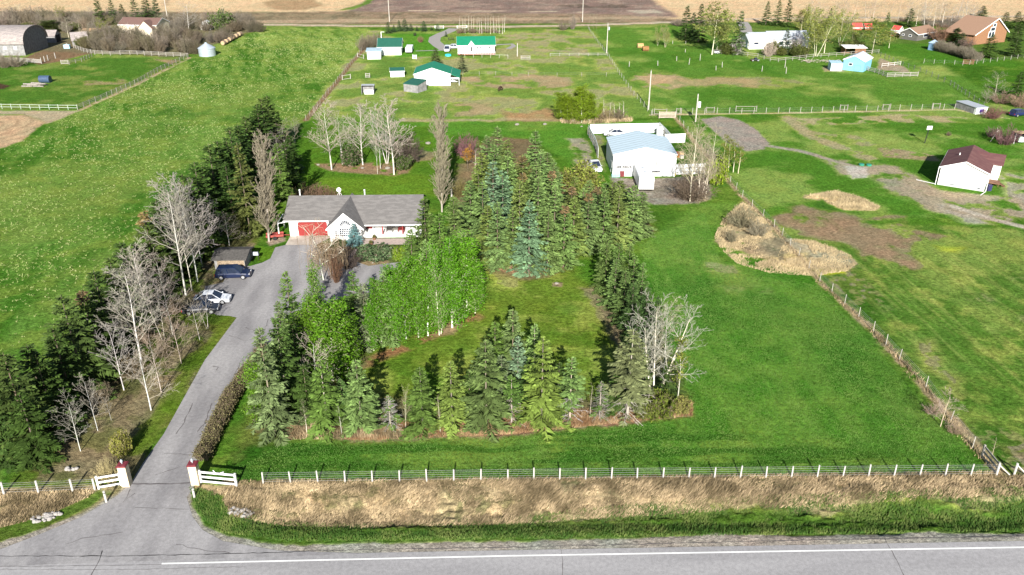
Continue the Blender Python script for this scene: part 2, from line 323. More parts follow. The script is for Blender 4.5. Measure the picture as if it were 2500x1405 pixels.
# back garden of the home
paint([(640, 590), (760, 290), (1100, 300), (1110, 480), (1040, 490), (700, 480)], (.085, .165, .026), 1, 1, .85)
paint([(730, 500), (760, 440), (1060, 430), (1065, 480), (830, 480)], (.12, .19, .03), 2, 2, .8)
paint([(760, 300), (1640, 295), (1430, 320), (1390, 400), (1300, 340), (1100, 330), (1080, 400), (1050, 310)], (.095, .205, .040), 1, 1, .8)
paint([(770, 400), (1010, 395), (1000, 422), (960, 430), (800, 418)], (.27, .18, .11), .7, .8, .95, (.2, .38), 32, 2)
paint([(1020, 370), (1060, 372), (1055, 392), (1020, 395)], (.25, .2, .12), .6, .6, .8)
paint([(1110, 400), (1170, 400), (1140, 480), (1110, 500)], (.20, .15, .08), 1, 1, .8)
# shop yard
paint([(1570, 440), (1735, 425), (1735, 488), (1700, 497), (1600, 499), (1560, 490), (1500, 470), (1490, 430)], (.26, .225, .185), .6, .6)
paint([(1570, 440), (1735, 425), (1735, 488), (1700, 497), (1600, 499), (1560, 490), (1500, 470), (1490, 430)], (.19, .155, .115), .6, .6, .7, (.45, .6), 33, 2)
paint([(1383, 338), (1430, 338), (1450, 400), (1440, 430), (1400, 400)], (.30, .26, .19), .8, 1, .9, (.25, .45), 34, 3)
paint([(1445, 330), (1475, 330), (1480, 420), (1460, 400)], (.26, .22, .15), .6, .6, .6)
paint([(1560, 560), (1590, 562), (1560, 580), (1510, 582)], (.34, .25, .15), .5, .5, .9)
paint([(1690, 480), (1735, 470), (1725, 492), (1700, 497)], (.38, .31, .19), .5, .5, .9)
# fence lines carry a strip of dead grass
for q in [[(1648, 285), (1700, 350), (1812, 480), (1890, 555), (2000, 685), (2120, 800), (2250, 935), (2380, 1085), (2450, 1160)]]:
    stripe(q, 1.0, (.33, .25, .15), .8, .5, .9, (.3, .5), 1, 2)
stripe([(192, 270), (330, 208), (460, 142)], 1.6, (.42, .33, .20), .5, .4, .9, (.25, .4), 2, 2)
stripe([(1590, 281), (1900, 277), (2330, 268), (2460, 290)], 1.2, (.50, .42, .24), .4, .2, .85)
stripe([(745, 295), (820, 205), (850, 165), (895, 112)], 1.4, (.22, .14, .08), .5, .3, .9)
# farmyard far left
paint([(-300, 150), (420, 140), (455, 145), (190, 268), (-300, 268)], (.075, .155, .034), 1, 1, .95); paint([(-300, 150), (420, 140), (455, 145), (190, 268), (-300, 268)], (.21, .21, .09), 1, 1, .6, (.46, .65), 35, 7)
paint([(190, 200), (300, 190), (310, 205), (210, 208)], (.33, .24, .13), .8, 1.5, .7, (.3, .5), 36, 4)
paint([(60, 142), (150, 98), (205, 105), (230, 130), (150, 148), (90, 160)], (.20, .125, .075), 1, 1.2, .95)
paint([(380, 145), (440, 148), (420, 158)], (.34, .23, .13), .8, .8, .8); paint([(0, 204), (28, 210), (10, 218), (-40, 218)], (.07, .045, .03), .5, .5)
paint([(-300, 272), (192, 271), (150, 290), (118, 302), (60, 280), (-300, 275)], (.40, .32, .21), .8, .8, .95)
paint([(-300, 278), (60, 282), (112, 300), (50, 345), (0, 362), (-300, 420)], (.46, .33, .20), .7, .8); 
PF = polymask([(-300, 278), (60, 282), (112, 300), (50, 345), (0, 362), (-300, 420)], .7, .8)
rr = np.sqrt((X-G(-40, 310).x)**2+((Y-G(-40, 310).y)*.8)**2); blend(PF*sm(np.sin(rr*2.2+wx), .2, .9)*.4, (.25, .17, .10))
# woodland floor of the farmstead and far right gardens
paint([(-300, 30), (630, 55), (640, 70), (440, 140), (210, 130), (-300, 100)], (.16, .14, .08), 2, 2, .95)
paint([(390, 68), (470, 62), (480, 75), (400, 90)], (.11, .20, .04), 1, 1, .8)
paint([(1740, 60), (2500, 40), (2520, 150), (2200, 130), (1880, 130)], (.10, .14, .05), 3, 2, .7)
paint([(2150, 105), (2320, 110), (2440, 150), (2500, 155), (2500, 165), (2270, 155), (2150, 130)], (.070, .168, .028), 2.5, 3, .85)
paint([(2150, 142), (2180, 155), (2210, 165), (2220, 178), (2140, 170)], (.33, .26, .18), .6, .6)
paint([(2010, 165), (2060, 160), (2060, 175), (2010, 175)], (.38, .30, .18), .6, .8, .9)
paint([(2330, 290), (2500, 290), (2500, 360), (2400, 330)], (.075, .17, .03), 2, 2, .7)
# beyond the back road
paint([(-3000, 15), (620, 28), (650, 64), (-300, 64)], (.19, .155, .10), 2, 1)
paint([(-3000, 20), (620, 30), (1650, 55), (6000, 40), (9000, -262), (-8000, -262)], STUB, 3, 2)
far = sm(Y, 360, 400); band = fbm(X*.12, Y*.7, 6, 50)
blend(far*sm(band, .5, .7)*.35, (.42, .30, .17)); blend(far*sm(n3, .5, .7)*.3, (.62, .46, .28))
paint([(640, 6), (700, -6), (760, -2), (792, 14), (740, 25), (670, 24)], (.33, .225, .125), 2, 1.5, .9)
paint([(865, 22), (980, -60), (1500, -60), (1585, -5), (1655, 42), (1500, 55), (1000, 52), (820, 32)], (.20, .145, .12), 2, 2)
paint([(865, 22), (980, -60), (1500, -60), (1585, -5), (1655, 42), (1500, 55), (1000, 52), (820, 32)], (.30, .22, .17), 2, 2, .7, (.45, .6), 51, 10)
paint([(820, 27), (880, 10), (930, -30), (945, -30), (900, 10), (860, 24)], (.10, .17, .05), 1, 1, .9)
paint([(430, -60), (445, -60), (405, 15), (400, 15)], (.2, .15, .1), 2, 1, .8)
paint([(620, 31), (860, 28), (1240, 33), (1500, 35), (1650, 48), (1645, 56), (620, 62)], (.27, .20, .13), 1.5, 1.5, .9)
paint([(620, 31), (860, 28), (1240, 33), (1500, 35), (1650, 48), (1645, 56), (620, 62)], (.16, .13, .08), 1.5, 1.5, .8, (.48, .62), 52, 4)
paint([(1350, 14), (1480, 8), (1560, 16), (1520, 20), (1400, 20)], (.10, .08, .06), 1, 1, .7, (.4, .5), 53, 5)
paint([(1530, 26), (1600, 24), (1620, 32), (1560, 34)], (.46, .40, .30), 1, 1, .7)
stripe([(1000, 26), (1240, 28), (1420, 30)], 1.5, (.52, .43, .30), .5, .2, .8)
paint([(620, 50), (1640, 40), (1640, 46), (620, 58)], (.38, .29, .19), 1, 1, .8)
stripe([(520, 62), (640, 61), (900, 64), (1240, 66), (1440, 64), (1660, 57)], 9, (.18, .19, .09), 1.5, .6, .9)
stripe([(520, 60), (640, 60.5), (900, 64), (1240, 65.5), (1440, 62), (1660, 54), (1850, 46), (2500, 40)], 4, (.47, .38, .28), .8, .3)
stripe([(680, 70), (790, 73), (900, 74)], 1, (.24, .25, .12), .5, .3, .8)
# verge, ditch and shoulder along the highway
def yv(px, py): return G(px, py)
VG = [(-600, 1500), (-600, 1195), (0, 1196), (120, 1186), (235, 1190), (300, 1184), (475, 1182), (640, 1178), (1240, 1172), (2400, 1158), (3400, 1150), (3400, 1600), (-600, 1600)]
paint(VG, (.30, .235, .13), .4, .5); paint(VG, (.14, .13, .06), .4, .5, .85, (.42, .56), 60, 1.2); paint(VG, (.44, .33, .19), .4, .5, .8, (.5, .65), 61, 1.8)
paint([(470, 1195), (530, 1205), (560, 1262), (700, 1275), (900, 1280), (1240, 1262), (1500, 1246), (1800, 1230), (2100, 1222), (2300, 1214), (3400, 1200), (3400, 1600), (450, 1600)], (.058, .120, .024), 1.0, 1.2, .95)
paint([(480, 1260), (700, 1290), (1300, 1290), (2100, 1262), (3400, 1250), (3400, 1290), (2300, 1300), (1240, 1316), (700, 1320)], (.090, .150, .030), .5, .8, .6, (.42, .6), 62, 2)
paint([(-600, 1330), (-600, 1290), (0, 1285), (150, 1240), (240, 1200), (262, 1210), (200, 1250), (100, 1300), (0, 1330)], (.065, .12, .025), .5, .5, .9)
paint([(470, 1195), (530, 1205), (560, 1262), (500, 1280), (470, 1230)], (.045, .13, .02), .4, .4, .9)
paint([(-600, 1600), (-600, 1350), (0, 1326), (90, 1298), (200, 1255), (280, 1210), (300, 1190), (470, 1190), (470, 1230), (500, 1285), (560, 1310), (700, 1330), (1240, 1322), (1700, 1306), (2300, 1299), (3400, 1285), (3400, 1600)], (.30, .28, .235), .25, .35)
# garden beds
paint([(860, 600), (960, 598), (990, 610), (985, 635), (940, 640), (870, 635), (860, 620)], (.12, .14, .07), .5, .4)
paint([(855, 625), (870, 628), (945, 635), (950, 645), (890, 648), (860, 640)], (.30, .22, .13), .3, .3, .9)
paint([(760, 590), (860, 600), (860, 660), (840, 700), (780, 690)], (.20, .13, .08), .5, .5, .9)
paint([(648, 590), (690, 575), (700, 590), (660, 600)], (.33, .26, .19), .3, .3)
gm_ = (C[:, 1] > C[:, 0]*1.04) & (C[:, 1] > C[:, 2]); C[gm_, 2] *= .62; C[gm_, 0] *= .93; C[gm_, 1] *= 1.04
lu = C.mean(1); C[gm_] *= ((lu[gm_]/.100)**.36)[:, None]
C *= (1+(n4-.5)*.5)[:, None]; C[:, 0] *= 1+(n2-.5)*.3
# heights: shallow ditch beside the highway, tiny swells elsewhere
Z = np.zeros(len(X))
ya, yb = G(1250, 1195).y, G(1250, 1318).y; tt = np.clip((Y-(X*-.028)-yb)/(ya-yb), 0, 1)
dd = np.sin(np.pi*tt)**2*-.75
gx0, gx1 = G(60, 1230).x, G(560, 1230).x
dd *= np.where((X > gx0-6) & (X < gx1+6), sm(np.maximum(gx0-X, X-gx1), 0, 6), 1)
Z += dd+(fbm(X, Y, .5, 70, 2)-.5)*.35*np.minimum(1, -dd*3)+(fbm(X*.25, Y, .9, 72, 2)-.5)*.8*np.minimum(1, -dd*3)
nv, nu = shape; ii = np.arange(nv*nu).reshape(nv, nu)
Fq = np.stack([ii[:-1, :-1], ii[:-1, 1:], ii[1:, 1:], ii[1:, :-1]], -1).reshape(-1, 4)
gm, nt, b = nmat('ground_cover')
at = nt.nodes.new('ShaderNodeAttribute'); at.attribute_name = 'Col'
tc = nt.nodes.new('ShaderNodeTexCoord')
def nz(sc, det, rough=.6):
    n = nt.nodes.new('ShaderNodeTexNoise'); n.inputs['Scale'].default_value = sc; n.inputs['Detail'].default_value = det; n.inputs['Roughness'].default_value = rough
    nt.links.new(tc.outputs['Object'], n.inputs[0]); return n
na, nb = nz(2.2, 4, .7), nz(11, 3, .7)
def mul(src, n, lo, hi, a=.32, c=.68):
    mr = nt.nodes.new('ShaderNodeMapRange'); mr.inputs[1].default_value = a; mr.inputs[2].default_value = c; mr.inputs[3].default_value = lo; mr.inputs[4].default_value = hi
    nt.links.new(n.outputs[0], mr.inputs[0]); mx = nt.nodes.new('ShaderNodeMix'); mx.data_type = 'RGBA'; mx.blend_type = 'MULTIPLY'; mx.inputs[0].default_value = 1
    nt.links.new(src, mx.inputs[6]); nt.links.new(mr.outputs[0], mx.inputs[7]); return mx.outputs[2]
c = mul(at.outputs['Color'], na, .55, 1.5); c = mul(c, nb, .55, 1.5)
nt.links.new(c, b.inputs['Base Color']); b.inputs['Roughness'].default_value = 1; b.inputs['Specular IOR Level'].default_value = .0
bp = nt.nodes.new('ShaderNodeBump'); bp.inputs['Strength'].default_value = .8; bp.inputs['Distance'].default_value = .12
nt.links.new(nb.outputs[0], bp.inputs['Height'])
bp2 = nt.nodes.new('ShaderNodeBump'); bp2.inputs['Strength'].default_value = .6; bp2.inputs['Distance'].default_value = .35
nt.links.new(na.outputs[0], bp2.inputs['Height']); nt.links.new(bp.outputs[0], bp2.inputs['Normal']); nt.links.new(bp2.outputs[0], b.inputs['Normal'])
me = npmesh('ground', np.stack([X, Y, Z], 1), Fq, gm)
ca = me.color_attributes.new('Col', 'FLOAT_COLOR', 'POINT'); ca.data.foreach_set('color', np.concatenate([C, np.ones((len(C), 1))], 1).astype(np.float32).ravel())
me.polygons.foreach_set('use_smooth', np.ones(len(Fq), bool))
go = bpy.data.objects.new('ground', me); scene.collection.objects.link(go); kind(go, 'structure')
def ground_z(x, y):
    t = min(1, max(0, (y+x*.028-yb)/(ya-yb))); d = -math.sin(math.pi*t)**2*.75
    if gx0-6 < x < gx1+6:
        k = min(1, max(0, max(gx0-x, x-gx1)/6)); d *= k*k*(3-2*k)
    return d

# ---------------------------------------------------------------- paved surfaces
def asphalt(name, col, c2):
    m, nt, b = nmat(name); tc = nt.nodes.new('ShaderNodeTexCoord')
    def N(sc, d, st=None):
        n = nt.nodes.new('ShaderNodeTexNoise'); n.inputs['Scale'].default_value = sc; n.inputs['Detail'].default_value = d
        if st:
            mp = nt.nodes.new('ShaderNodeMapping'); mp.inputs['Scale'].default_value = st[0]; mp.inputs['Rotation'].default_value = (0, 0, st[1])
            nt.links.new(tc.outputs['Object'], mp.inputs[0]); nt.links.new(mp.outputs[0], n.inputs[0])
        else: nt.links.new(tc.outputs['Object'], n.inputs[0])
        return n
    n1, n2, n3 = N(.35, 6, st=((1, .25, 1), R(-20)) if 'drive' in name else ((.15, 1, 1), 0)), N(26, 2), N(3, 4)
    mx = nt.nodes.new('ShaderNodeMix'); mx.data_type = 'RGBA'; mx.inputs[6].default_value = (*col, 1); mx.inputs[7].default_value = (*c2, 1)
    mr = nt.nodes.new('ShaderNodeMapRange'); mr.inputs[1].default_value = .38; mr.inputs[2].default_value = .62; nt.links.new(n1.outputs[0], mr.inputs[0]); nt.links.new(mr.outputs[0], mx.inputs[0])
    src = mx.outputs[2]
    for n, lo, hi in ((n2, .8, 1.2), (n3, .88, 1.12)):
        r = nt.nodes.new('ShaderNodeMapRange'); r.inputs[1].default_value = .3; r.inputs[2].default_value = .7; r.inputs[3].default_value = lo; r.inputs[4].default_value = hi
        nt.links.new(n.outputs[0], r.inputs[0]); q = nt.nodes.new('ShaderNodeMix'); q.data_type = 'RGBA'; q.blend_type = 'MULTIPLY'; q.inputs[0].default_value = 1
        nt.links.new(src, q.inputs[6]); nt.links.new(r.outputs[0], q.inputs[7]); src = q.outputs[2]
    nt.links.new(src, b.inputs['Base Color']); b.inputs['Roughness'].default_value = .9; b.inputs['Specular IOR Level'].default_value = .2
    bp = nt.nodes.new('ShaderNodeBump'); bp.inputs['Strength'].default_value = .3; bp.inputs['Distance'].default_value = .02
    nt.links.new(n2.outputs[0], bp.inputs['Height']); nt.links.new(bp.outputs[0], b.inputs['Normal']); return m
M_road = asphalt('highway_asphalt', (.285, .278, .282), (.335, .327, .33)); M_drive = asphalt('drive_asphalt', (.215, .208, .212), (.32, .31, .31))
M_crack = mat('crack_tar', (.11, .10, .10), .9, .2); M_paint = mat('road_paint', (.80, .80, .78), .6, .08, 8)
def ribbon(mb, pts, w, z, jit=0):
    """flat strip through world points"""
    P = []
    for a, b in zip(pts[:-1], pts[1:]):
        n = max(1, int((b-a).length/.5)) if jit else 1
        for k in range(n):
            q = a.lerp(b, k/n)
            if jit and k: q = q+Vector((rnd(-jit, jit), rnd(-jit, jit), 0))
            P.append(q)
    P.append(pts[-1]); L = []; Rr = []
    for i, p in enumerate(P):
        d = (P[min(i+1, len(P)-1)]-P[max(i-1, 0)]); n = Vector((-d.y, d.x, 0)).normalized()*(w/2)*(rnd(.5, 1.5) if jit else 1)
        L.append((p.x+n.x, p.y+n.y, z)); Rr.append((p.x-n.x, p.y-n.y, z))
    for i in range(len(P)-1): mb.face([Rr[i], Rr[i+1], L[i+1], L[i]])
# highway: top edge follows the fence direction; 200 m either way
mb = MB(); e0, e1 = G(-300, 1372), G(2800, 1316); dv = (e1-e0).normalized()
A = e0-dv*300; B = e1+dv*300; nrm = Vector((-dv.y, dv.x, 0))
mb.face([A-nrm*11, B-nrm*11, B, A]);
for v in range(len(mb.v)): mb.v[v] = (mb.v[v][0], mb.v[v][1], .012)
mb.m = 1
ribbon(mb, [G(0, 1358), G(300, 1358), G(600, 1352), G(900, 1342), G(1300, 1336), G(1900, 1321), G(2500, 1310)], .06, .018, .05)
ribbon(mb, [G(250, 1345), G(243, 1368), G(225, 1400), G(215, 1420)], .07, .018, .05)
ribbon(mb, [G(1368, 1335), G(1374, 1370), G(1372, 1410)], .05, .018, .06); ribbon(mb, [G(2160, 1315), G(2190, 1370), G(2215, 1420)], .05, .018, .06)
ribbon(mb, [G(-20, 1384), G(200, 1382), G(395, 1379)], .04, .018, .02); ribbon(mb, [G(0, 1391), G(330, 1391), G(600, 1384)], .03, .018, .04)
kind(mb.build('highway', [M_road, M_crack]), 'structure')
mb = MB(); ribbon(mb, [G(395, 1377), G(1240, 1358), G(2500, 1337), G(2500, 1337)+(G(2500, 1337)-G(1240, 1358))*6], .15, .022)
kind(mb.build('edge_line', M_paint), 'structure')
# driveway
DW = [(-350, 1395), (0, 1342), (90, 1308), (200, 1262), (285, 1212), (318, 1182), (350, 1130), (400, 1060), (450, 970), (500, 880), (545, 820), (578, 776), (560, 772), (530, 770), (500, 755), (500, 700), (545, 690), (560, 655), (612, 650), (640, 642), (660, 632), (672, 605), (700, 598), (772, 598), (800, 640), (850, 700), (860, 720), (700, 775), (686, 800), (660, 850), (640, 862), (600, 940), (520, 1060), (478, 1130), (476, 1185), (456, 1215), (470, 1262), (495, 1295), (545, 1322), (680, 1345), (900, 1352)]
mb = MB(); Pd = [G(*p) for p in DW]; mb.face([(p.x, p.y, .018) for p in Pd])
# tarmac loop that reappears beyond the birch
LP = [(850, 720), (820, 670), (835, 640), (870, 640), (900, 650), (950, 643), (990, 640), (970, 660), (930, 690), (900, 730)]
mb.face([(p.x, p.y, .0195) for p in [G(*q) for q in LP][::-1]])
mb.m = 1
for q, w in (([(320, 1182), (400, 1182), (476, 1178)], .12), ([(330, 1240), (400, 1241), (462, 1244)], .05), ([(318, 1195), (310, 1215), (300, 1228), (330, 1205)], .06), ([(400, 1108), (480, 1112)], .05), ([(430, 1060), (445, 1040), (470, 985)], .1),
             ([(482, 1055), (500, 1035), (518, 985)], .09), ([(520, 895), (533, 897), (528, 905)], .12), ([(600, 800), (632, 812), (650, 812)], .06), ([(560, 820), (600, 832), (655, 828)], .05), ([(380, 1160), (440, 1140)], .06),
             ([(640, 825), (655, 780)], .06), ([(300, 1300), (200, 1315), (160, 1330)], .05), ([(430, 1330), (500, 1345), (560, 1350)], .05), ([(590, 880), (560, 940)], .05)):
    ribbon(mb, [G(*p) for p in q], w, .024, .08)
dro = mb.build('driveway', [M_drive, M_crack]); kind(dro, 'structure')
M_conc = mat('worn_concrete', (.46, .41, .35), .85, .12, 2, col2=(.38, .33, .28))
mb = MB(); mb.face([(p.x, p.y, .028) for p in [G(697, 599), G(772, 599), G(812, 578), G(709, 577)]]); kind(mb.build('garage_apron', M_conc), 'structure')
# far lane to the green-roofed house
M_grav = mat('grey_gravel', (.30, .28, .26), .95, .2, 4)
mb = MB(); ln = [G(*q) for q in [(1108, 70), (1098, 76), (1080, 83), (1062, 92), (1060, 102), (1072, 112), (1088, 122)]]; ribbon(mb, ln, 4.2, .02); kind(mb.build('lane', M_grav), 'structure')
mb = MB(); ribbon(mb, [G(1015, 125), G(1090, 123)], 1.2, .016); kind(mb.build('footpath', M_grav), 'structure')
mb = MB(); ribbon(mb, [G(1210, 110), G(1250, 108), G(1254, 113), G(1240, 120)], 2, .016); kind(mb.build('turning_loop', M_grav), 'structure')
mb = MB(); ribbon(mb, [G(1812, 54), G(1820, 66), G(1822, 78), G(1850, 84)], 4.5, .02); kind(mb.build('side_lane', M_grav), 'structure')
# ---------------------------------------------------------------- vegetation meshes
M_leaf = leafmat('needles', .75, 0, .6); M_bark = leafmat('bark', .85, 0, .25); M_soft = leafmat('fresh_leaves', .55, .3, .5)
def tubes(segs, n=3, stem=True):
    """segs: rows of a(3) b(3) ra rb v -> V,F,v"""
    S = np.asarray(segs, float); a, b = S[:, 0:3], S[:, 3:6]; d = b-a; d /= np.linalg.norm(d, axis=1)[:, None]+1e-9
    ref = np.where(np.abs(d[:, 2:3]) < .9, [[0, 0, 1.]], [[1., 0, 0]]); x = np.cross(d, ref); x /= np.linalg.norm(x, axis=1)[:, None]+1e-9; y = np.cross(d, x)
    ang = np.arange(n)*2*math.pi/n; ring = x[:, None]*np.cos(ang)[None, :, None]+y[:, None]*np.sin(ang)[None, :, None]
    V = np.concatenate([a[:, None]+ring*S[:, 6, None, None], b[:, None]+ring*S[:, 7, None, None]], 1)   # m,2n,3
    base = (np.arange(len(S))*2*n)[:, None]; k = np.arange(n); k2 = (k+1) % n
    Fq = np.stack([base+k, base+k2, base+n+k2, base+n+k], -1).reshape(-1, 4)
    return V.reshape(-1, 3), Fq, np.repeat(S[:, 8], n)
def diamonds(rows_):
    """rows: base(3) tip(3) side(3) v -> leaf-shaped quads"""
    S = np.asarray(rows_, float); p, t, w = S[:, 0:3], S[:, 3:6], S[:, 6:9]; m = p*.55+t*.45
    V = np.stack([p, m+w, t, m-w], 1).reshape(-1, 3); return V, np.arange(len(S)*4).reshape(-1, 4), S[:, 9]
def unit(v): return v/(np.linalg.norm(v)+1e-9)
def spruce(seed, h=10., r=2.5, nb=116, droop=.27, lo=.04, live=0.0, top=False, gap=.0, fat=1.0):
    g = np.random.default_rng(seed); leaf = []; topl = []; dead = []
    trunk = [[0, 0, 0, 0, 0, h*.5, .12, .07, .5], [0, 0, h*.5, 0, 0, h, .07, .012, .5]]
    nw = 14; per = nb/nw
    for i in range(nb):
        wq = int(i/per); t = lo+(1-lo)*(max(0, wq+g.normal()*.10+.35*(i % 3 == 0))/nw)**.92; t = min(max(t, lo), .985); z = t*h; az = i*2.39996+g.normal()*.3
        if g.random() < gap: continue
        L = r*((1-t)**.82)*g.uniform(.68, 1.18)+.12
        if t < .12: L *= .75+2*t
        d = np.array([math.cos(az), math.sin(az), 0]); s_ = np.array([-d[1], d[0], 0]); e = math.tan(math.radians(-14+t*52)); dr = droop*(1-t)
        pt = lambda s: np.array([0, 0, z])+d*L*s+np.array([0, 0, 1])*(L*(e*s-dr*1.6*s*s+dr*.7*s**4))
        bv = g.random()
        if t < live*g.uniform(.75, 1.2):
            L *= .72
            a = pt(0)
            for k in range(1, 4):
                b = pt(k/3)+g.normal(size=3)*.04; dead.append([*a, *b, .028, .018, g.random()])
                for q in range(3):
                    c = b+(d*g.uniform(.1, .35)+s_*g.uniform(-.5, .5)+np.array([0, 0, -g.uniform(.0, .3)]))*L*.45; dead.append([*b, *c, .015, .006, g.random()])
                a = b
            if g.random() < .75: continue
        n = max(3, int(L/.2)); out = topl if (top and t > .83) else leaf
        for k in range(n):
            s = .16+.84*(k+.35)/n; a = pt(s)
            for sg in (-1, 1):
                l = (.20+.36*L*(1-s)**.7*min(1, s*3+.4))*g.uniform(.7, 1.25)
                tip = a+d*l*.72+s_*sg*l*.8+np.array([0, 0, -l*g.uniform(.02, .42)]); ax = unit(tip-a)
                w = unit(np.cross(ax, g.normal(size=3)*.55+np.array([0, 0, 1])))*g.uniform(.07, .125)*fat
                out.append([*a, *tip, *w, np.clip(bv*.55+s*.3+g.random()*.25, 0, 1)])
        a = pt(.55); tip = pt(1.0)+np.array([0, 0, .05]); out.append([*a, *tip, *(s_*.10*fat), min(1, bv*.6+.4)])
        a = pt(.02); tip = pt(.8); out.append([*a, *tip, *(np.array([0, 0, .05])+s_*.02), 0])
    leaf.append([0, 0, h*.965, 0, 0, h*1.015, .05, 0, 0, .8]); leaf.append([0, 0, h*.965, 0, 0, h*1.015, 0, .05, 0, .8])
    P = [('trunk', npmesh('trunk', *_3(tubes(trunk, 6))[:2], M_bark, tubes(trunk, 6)[2]), 'bark')]
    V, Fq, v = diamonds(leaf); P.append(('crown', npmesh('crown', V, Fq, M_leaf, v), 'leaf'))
    if topl: V, Fq, v = diamonds(topl); P.append(('treetop', npmesh('treetop', V, Fq, M_leaf, v), 'top'))
    if dead: V, Fq, v = tubes(dead, 3); P.append(('dead_branches', npmesh('dead_branches', V, Fq, M_bark, v), 'dead'))
    return dict(h=h, r=r*.76, parts=P)
def _3(t): return t
def grow(g, out, tips, p, d, L, rad, lvl, P):
    """one limb of a bare tree and what grows from it"""
    n = P['seg'][lvl]; pts = [p]; q = p; dd = d; 
    for k in range(n):
        dd = unit(dd+g.normal(size=3)*P['wob'][lvl]+np.array([0, 0, P['up'][lvl]])); q2 = q+dd*L/n
        ra = rad*(1-k/n*.88); rb = rad*(1-(k+1)/n*.88); out[min(lvl, 1)].append([*q, *q2, max(ra, P['rmin']), max(rb, P['rmin']*.8), np.clip(P['v'][lvl]+g.normal()*.12, 0, 1)])
        q = q2; pts.append(q)
    if lvl >= P['levels']: tips.append((pts[-1], dd)); tips.append((pts[len(pts)//2], dd)); return
    nb = P['nb'][lvl]; s0 = P['s0'][lvl]
    for i in range(nb):
        s = s0+(1-s0)*(i+g.random()*.8)/nb; f = s*n; k = min(n-1, int(f)); b = pts[k]+(pts[k+1]-pts[k])*(f-k); ax = unit(pts[k+1]-pts[k])
        az = i*2.4+g.normal()*.4; x = unit(np.cross(ax, [.3, .9, .2])); y = np.cross(ax, x); an = math.radians(P['ang'][lvl]*g.uniform(.7, 1.25))
        nd = ax*math.cos(an)+(x*math.cos(az)+y*math.sin(az))*math.sin(an)
        l = L*P['len'][lvl]*g.uniform(.6, 1.15)*(1-(s-s0)*P['tap'][lvl]); grow(g, out, tips, b, nd, l, max(P['rmin'], rad*(1-s*.72)*P['rr']), lvl+1, P)
BARE = dict(levels=3, seg=(7, 4, 3, 2), wob=(.018, .11, .16, .2), up=(.05, .07, .05, .03), nb=(16, 7, 4), s0=(.24, .2, .15), ang=(44, 38, 38), len=(.46, .46, .46), tap=(.62, .5, .4), rr=.66, rmin=.013, v=(.85, .7, .4, .25))
COLUMN = dict(BARE, nb=(64, 8, 4), s0=(.05, .08, .1), ang=(17, 13, 15), len=(.26, .5, .5), tap=(.35, .3, .3), up=(.02, .3, .2, .1), seg=(8, 4, 3, 2), rmin=.018, v=(.5, .5, .4, .3))
def baretree(seed, h=10., P=BARE, leaves=0, lsz=.11, forks=1, rad=.07, lean=0, names=('trunk', 'branches'), keep=.0, **kw):
    P = dict(P, **kw); g = np.random.default_rng(seed); out = [[], []]; tips = []
    for k in range(forks):
        a = k*2.1+seed; sp = 0 if forks == 1 else .16+.04*forks
        grow(g, out, tips, np.array([math.cos(a), math.sin(a), 0])*(.0 if forks == 1 else .22), unit(np.array([math.cos(a)*sp+lean, math.sin(a)*sp, 1.])), h*(1 if k == 0 else g.uniform(.7, .95)), rad*(1 if k == 0 else .75), 0, P)
    V, Fq, v = tubes(out[0], 6); pr = [(names[0], npmesh(names[0], V, Fq, M_bark, v), 'bark')]
    V, Fq, v = tubes(out[1], 3); pr.append((names[1], npmesh(names[1], V, Fq, M_bark, v), 'twig')); allp = V
    if leaves:
        T = np.array([np.concatenate(t) for t in tips]); i = g.integers(0, len(T), leaves); c = T[i, :3]+g.normal(size=(leaves, 3))*.22
        a = g.normal(size=(leaves, 3)); a /= np.linalg.norm(a, axis=1)[:, None]; w = np.cross(a, g.normal(size=(leaves, 3))); w /= np.linalg.norm(w, axis=1)[:, None]
        s = lsz*g.uniform(.6, 1.5, leaves)[:, None]; cl = np.array([hash((int(q*1.3), seed)) % 97/97 for q in c[:, 2]*3+c[:, 0]*7])
        V, Fq, v = diamonds(np.concatenate([c-a*s, c+a*s, w*s*.7, (cl*.4+g.random(leaves)*.6)[:, None]], 1)); pr.append(('foliage', npmesh('foliage', V, Fq, M_soft, v), 'leaf'))
    rr_ = np.percentile(np.hypot(allp[:, 0], allp[:, 1]), 96); return dict(h=np.percentile(allp[:, 2], 99.9), r=rr_, parts=pr)
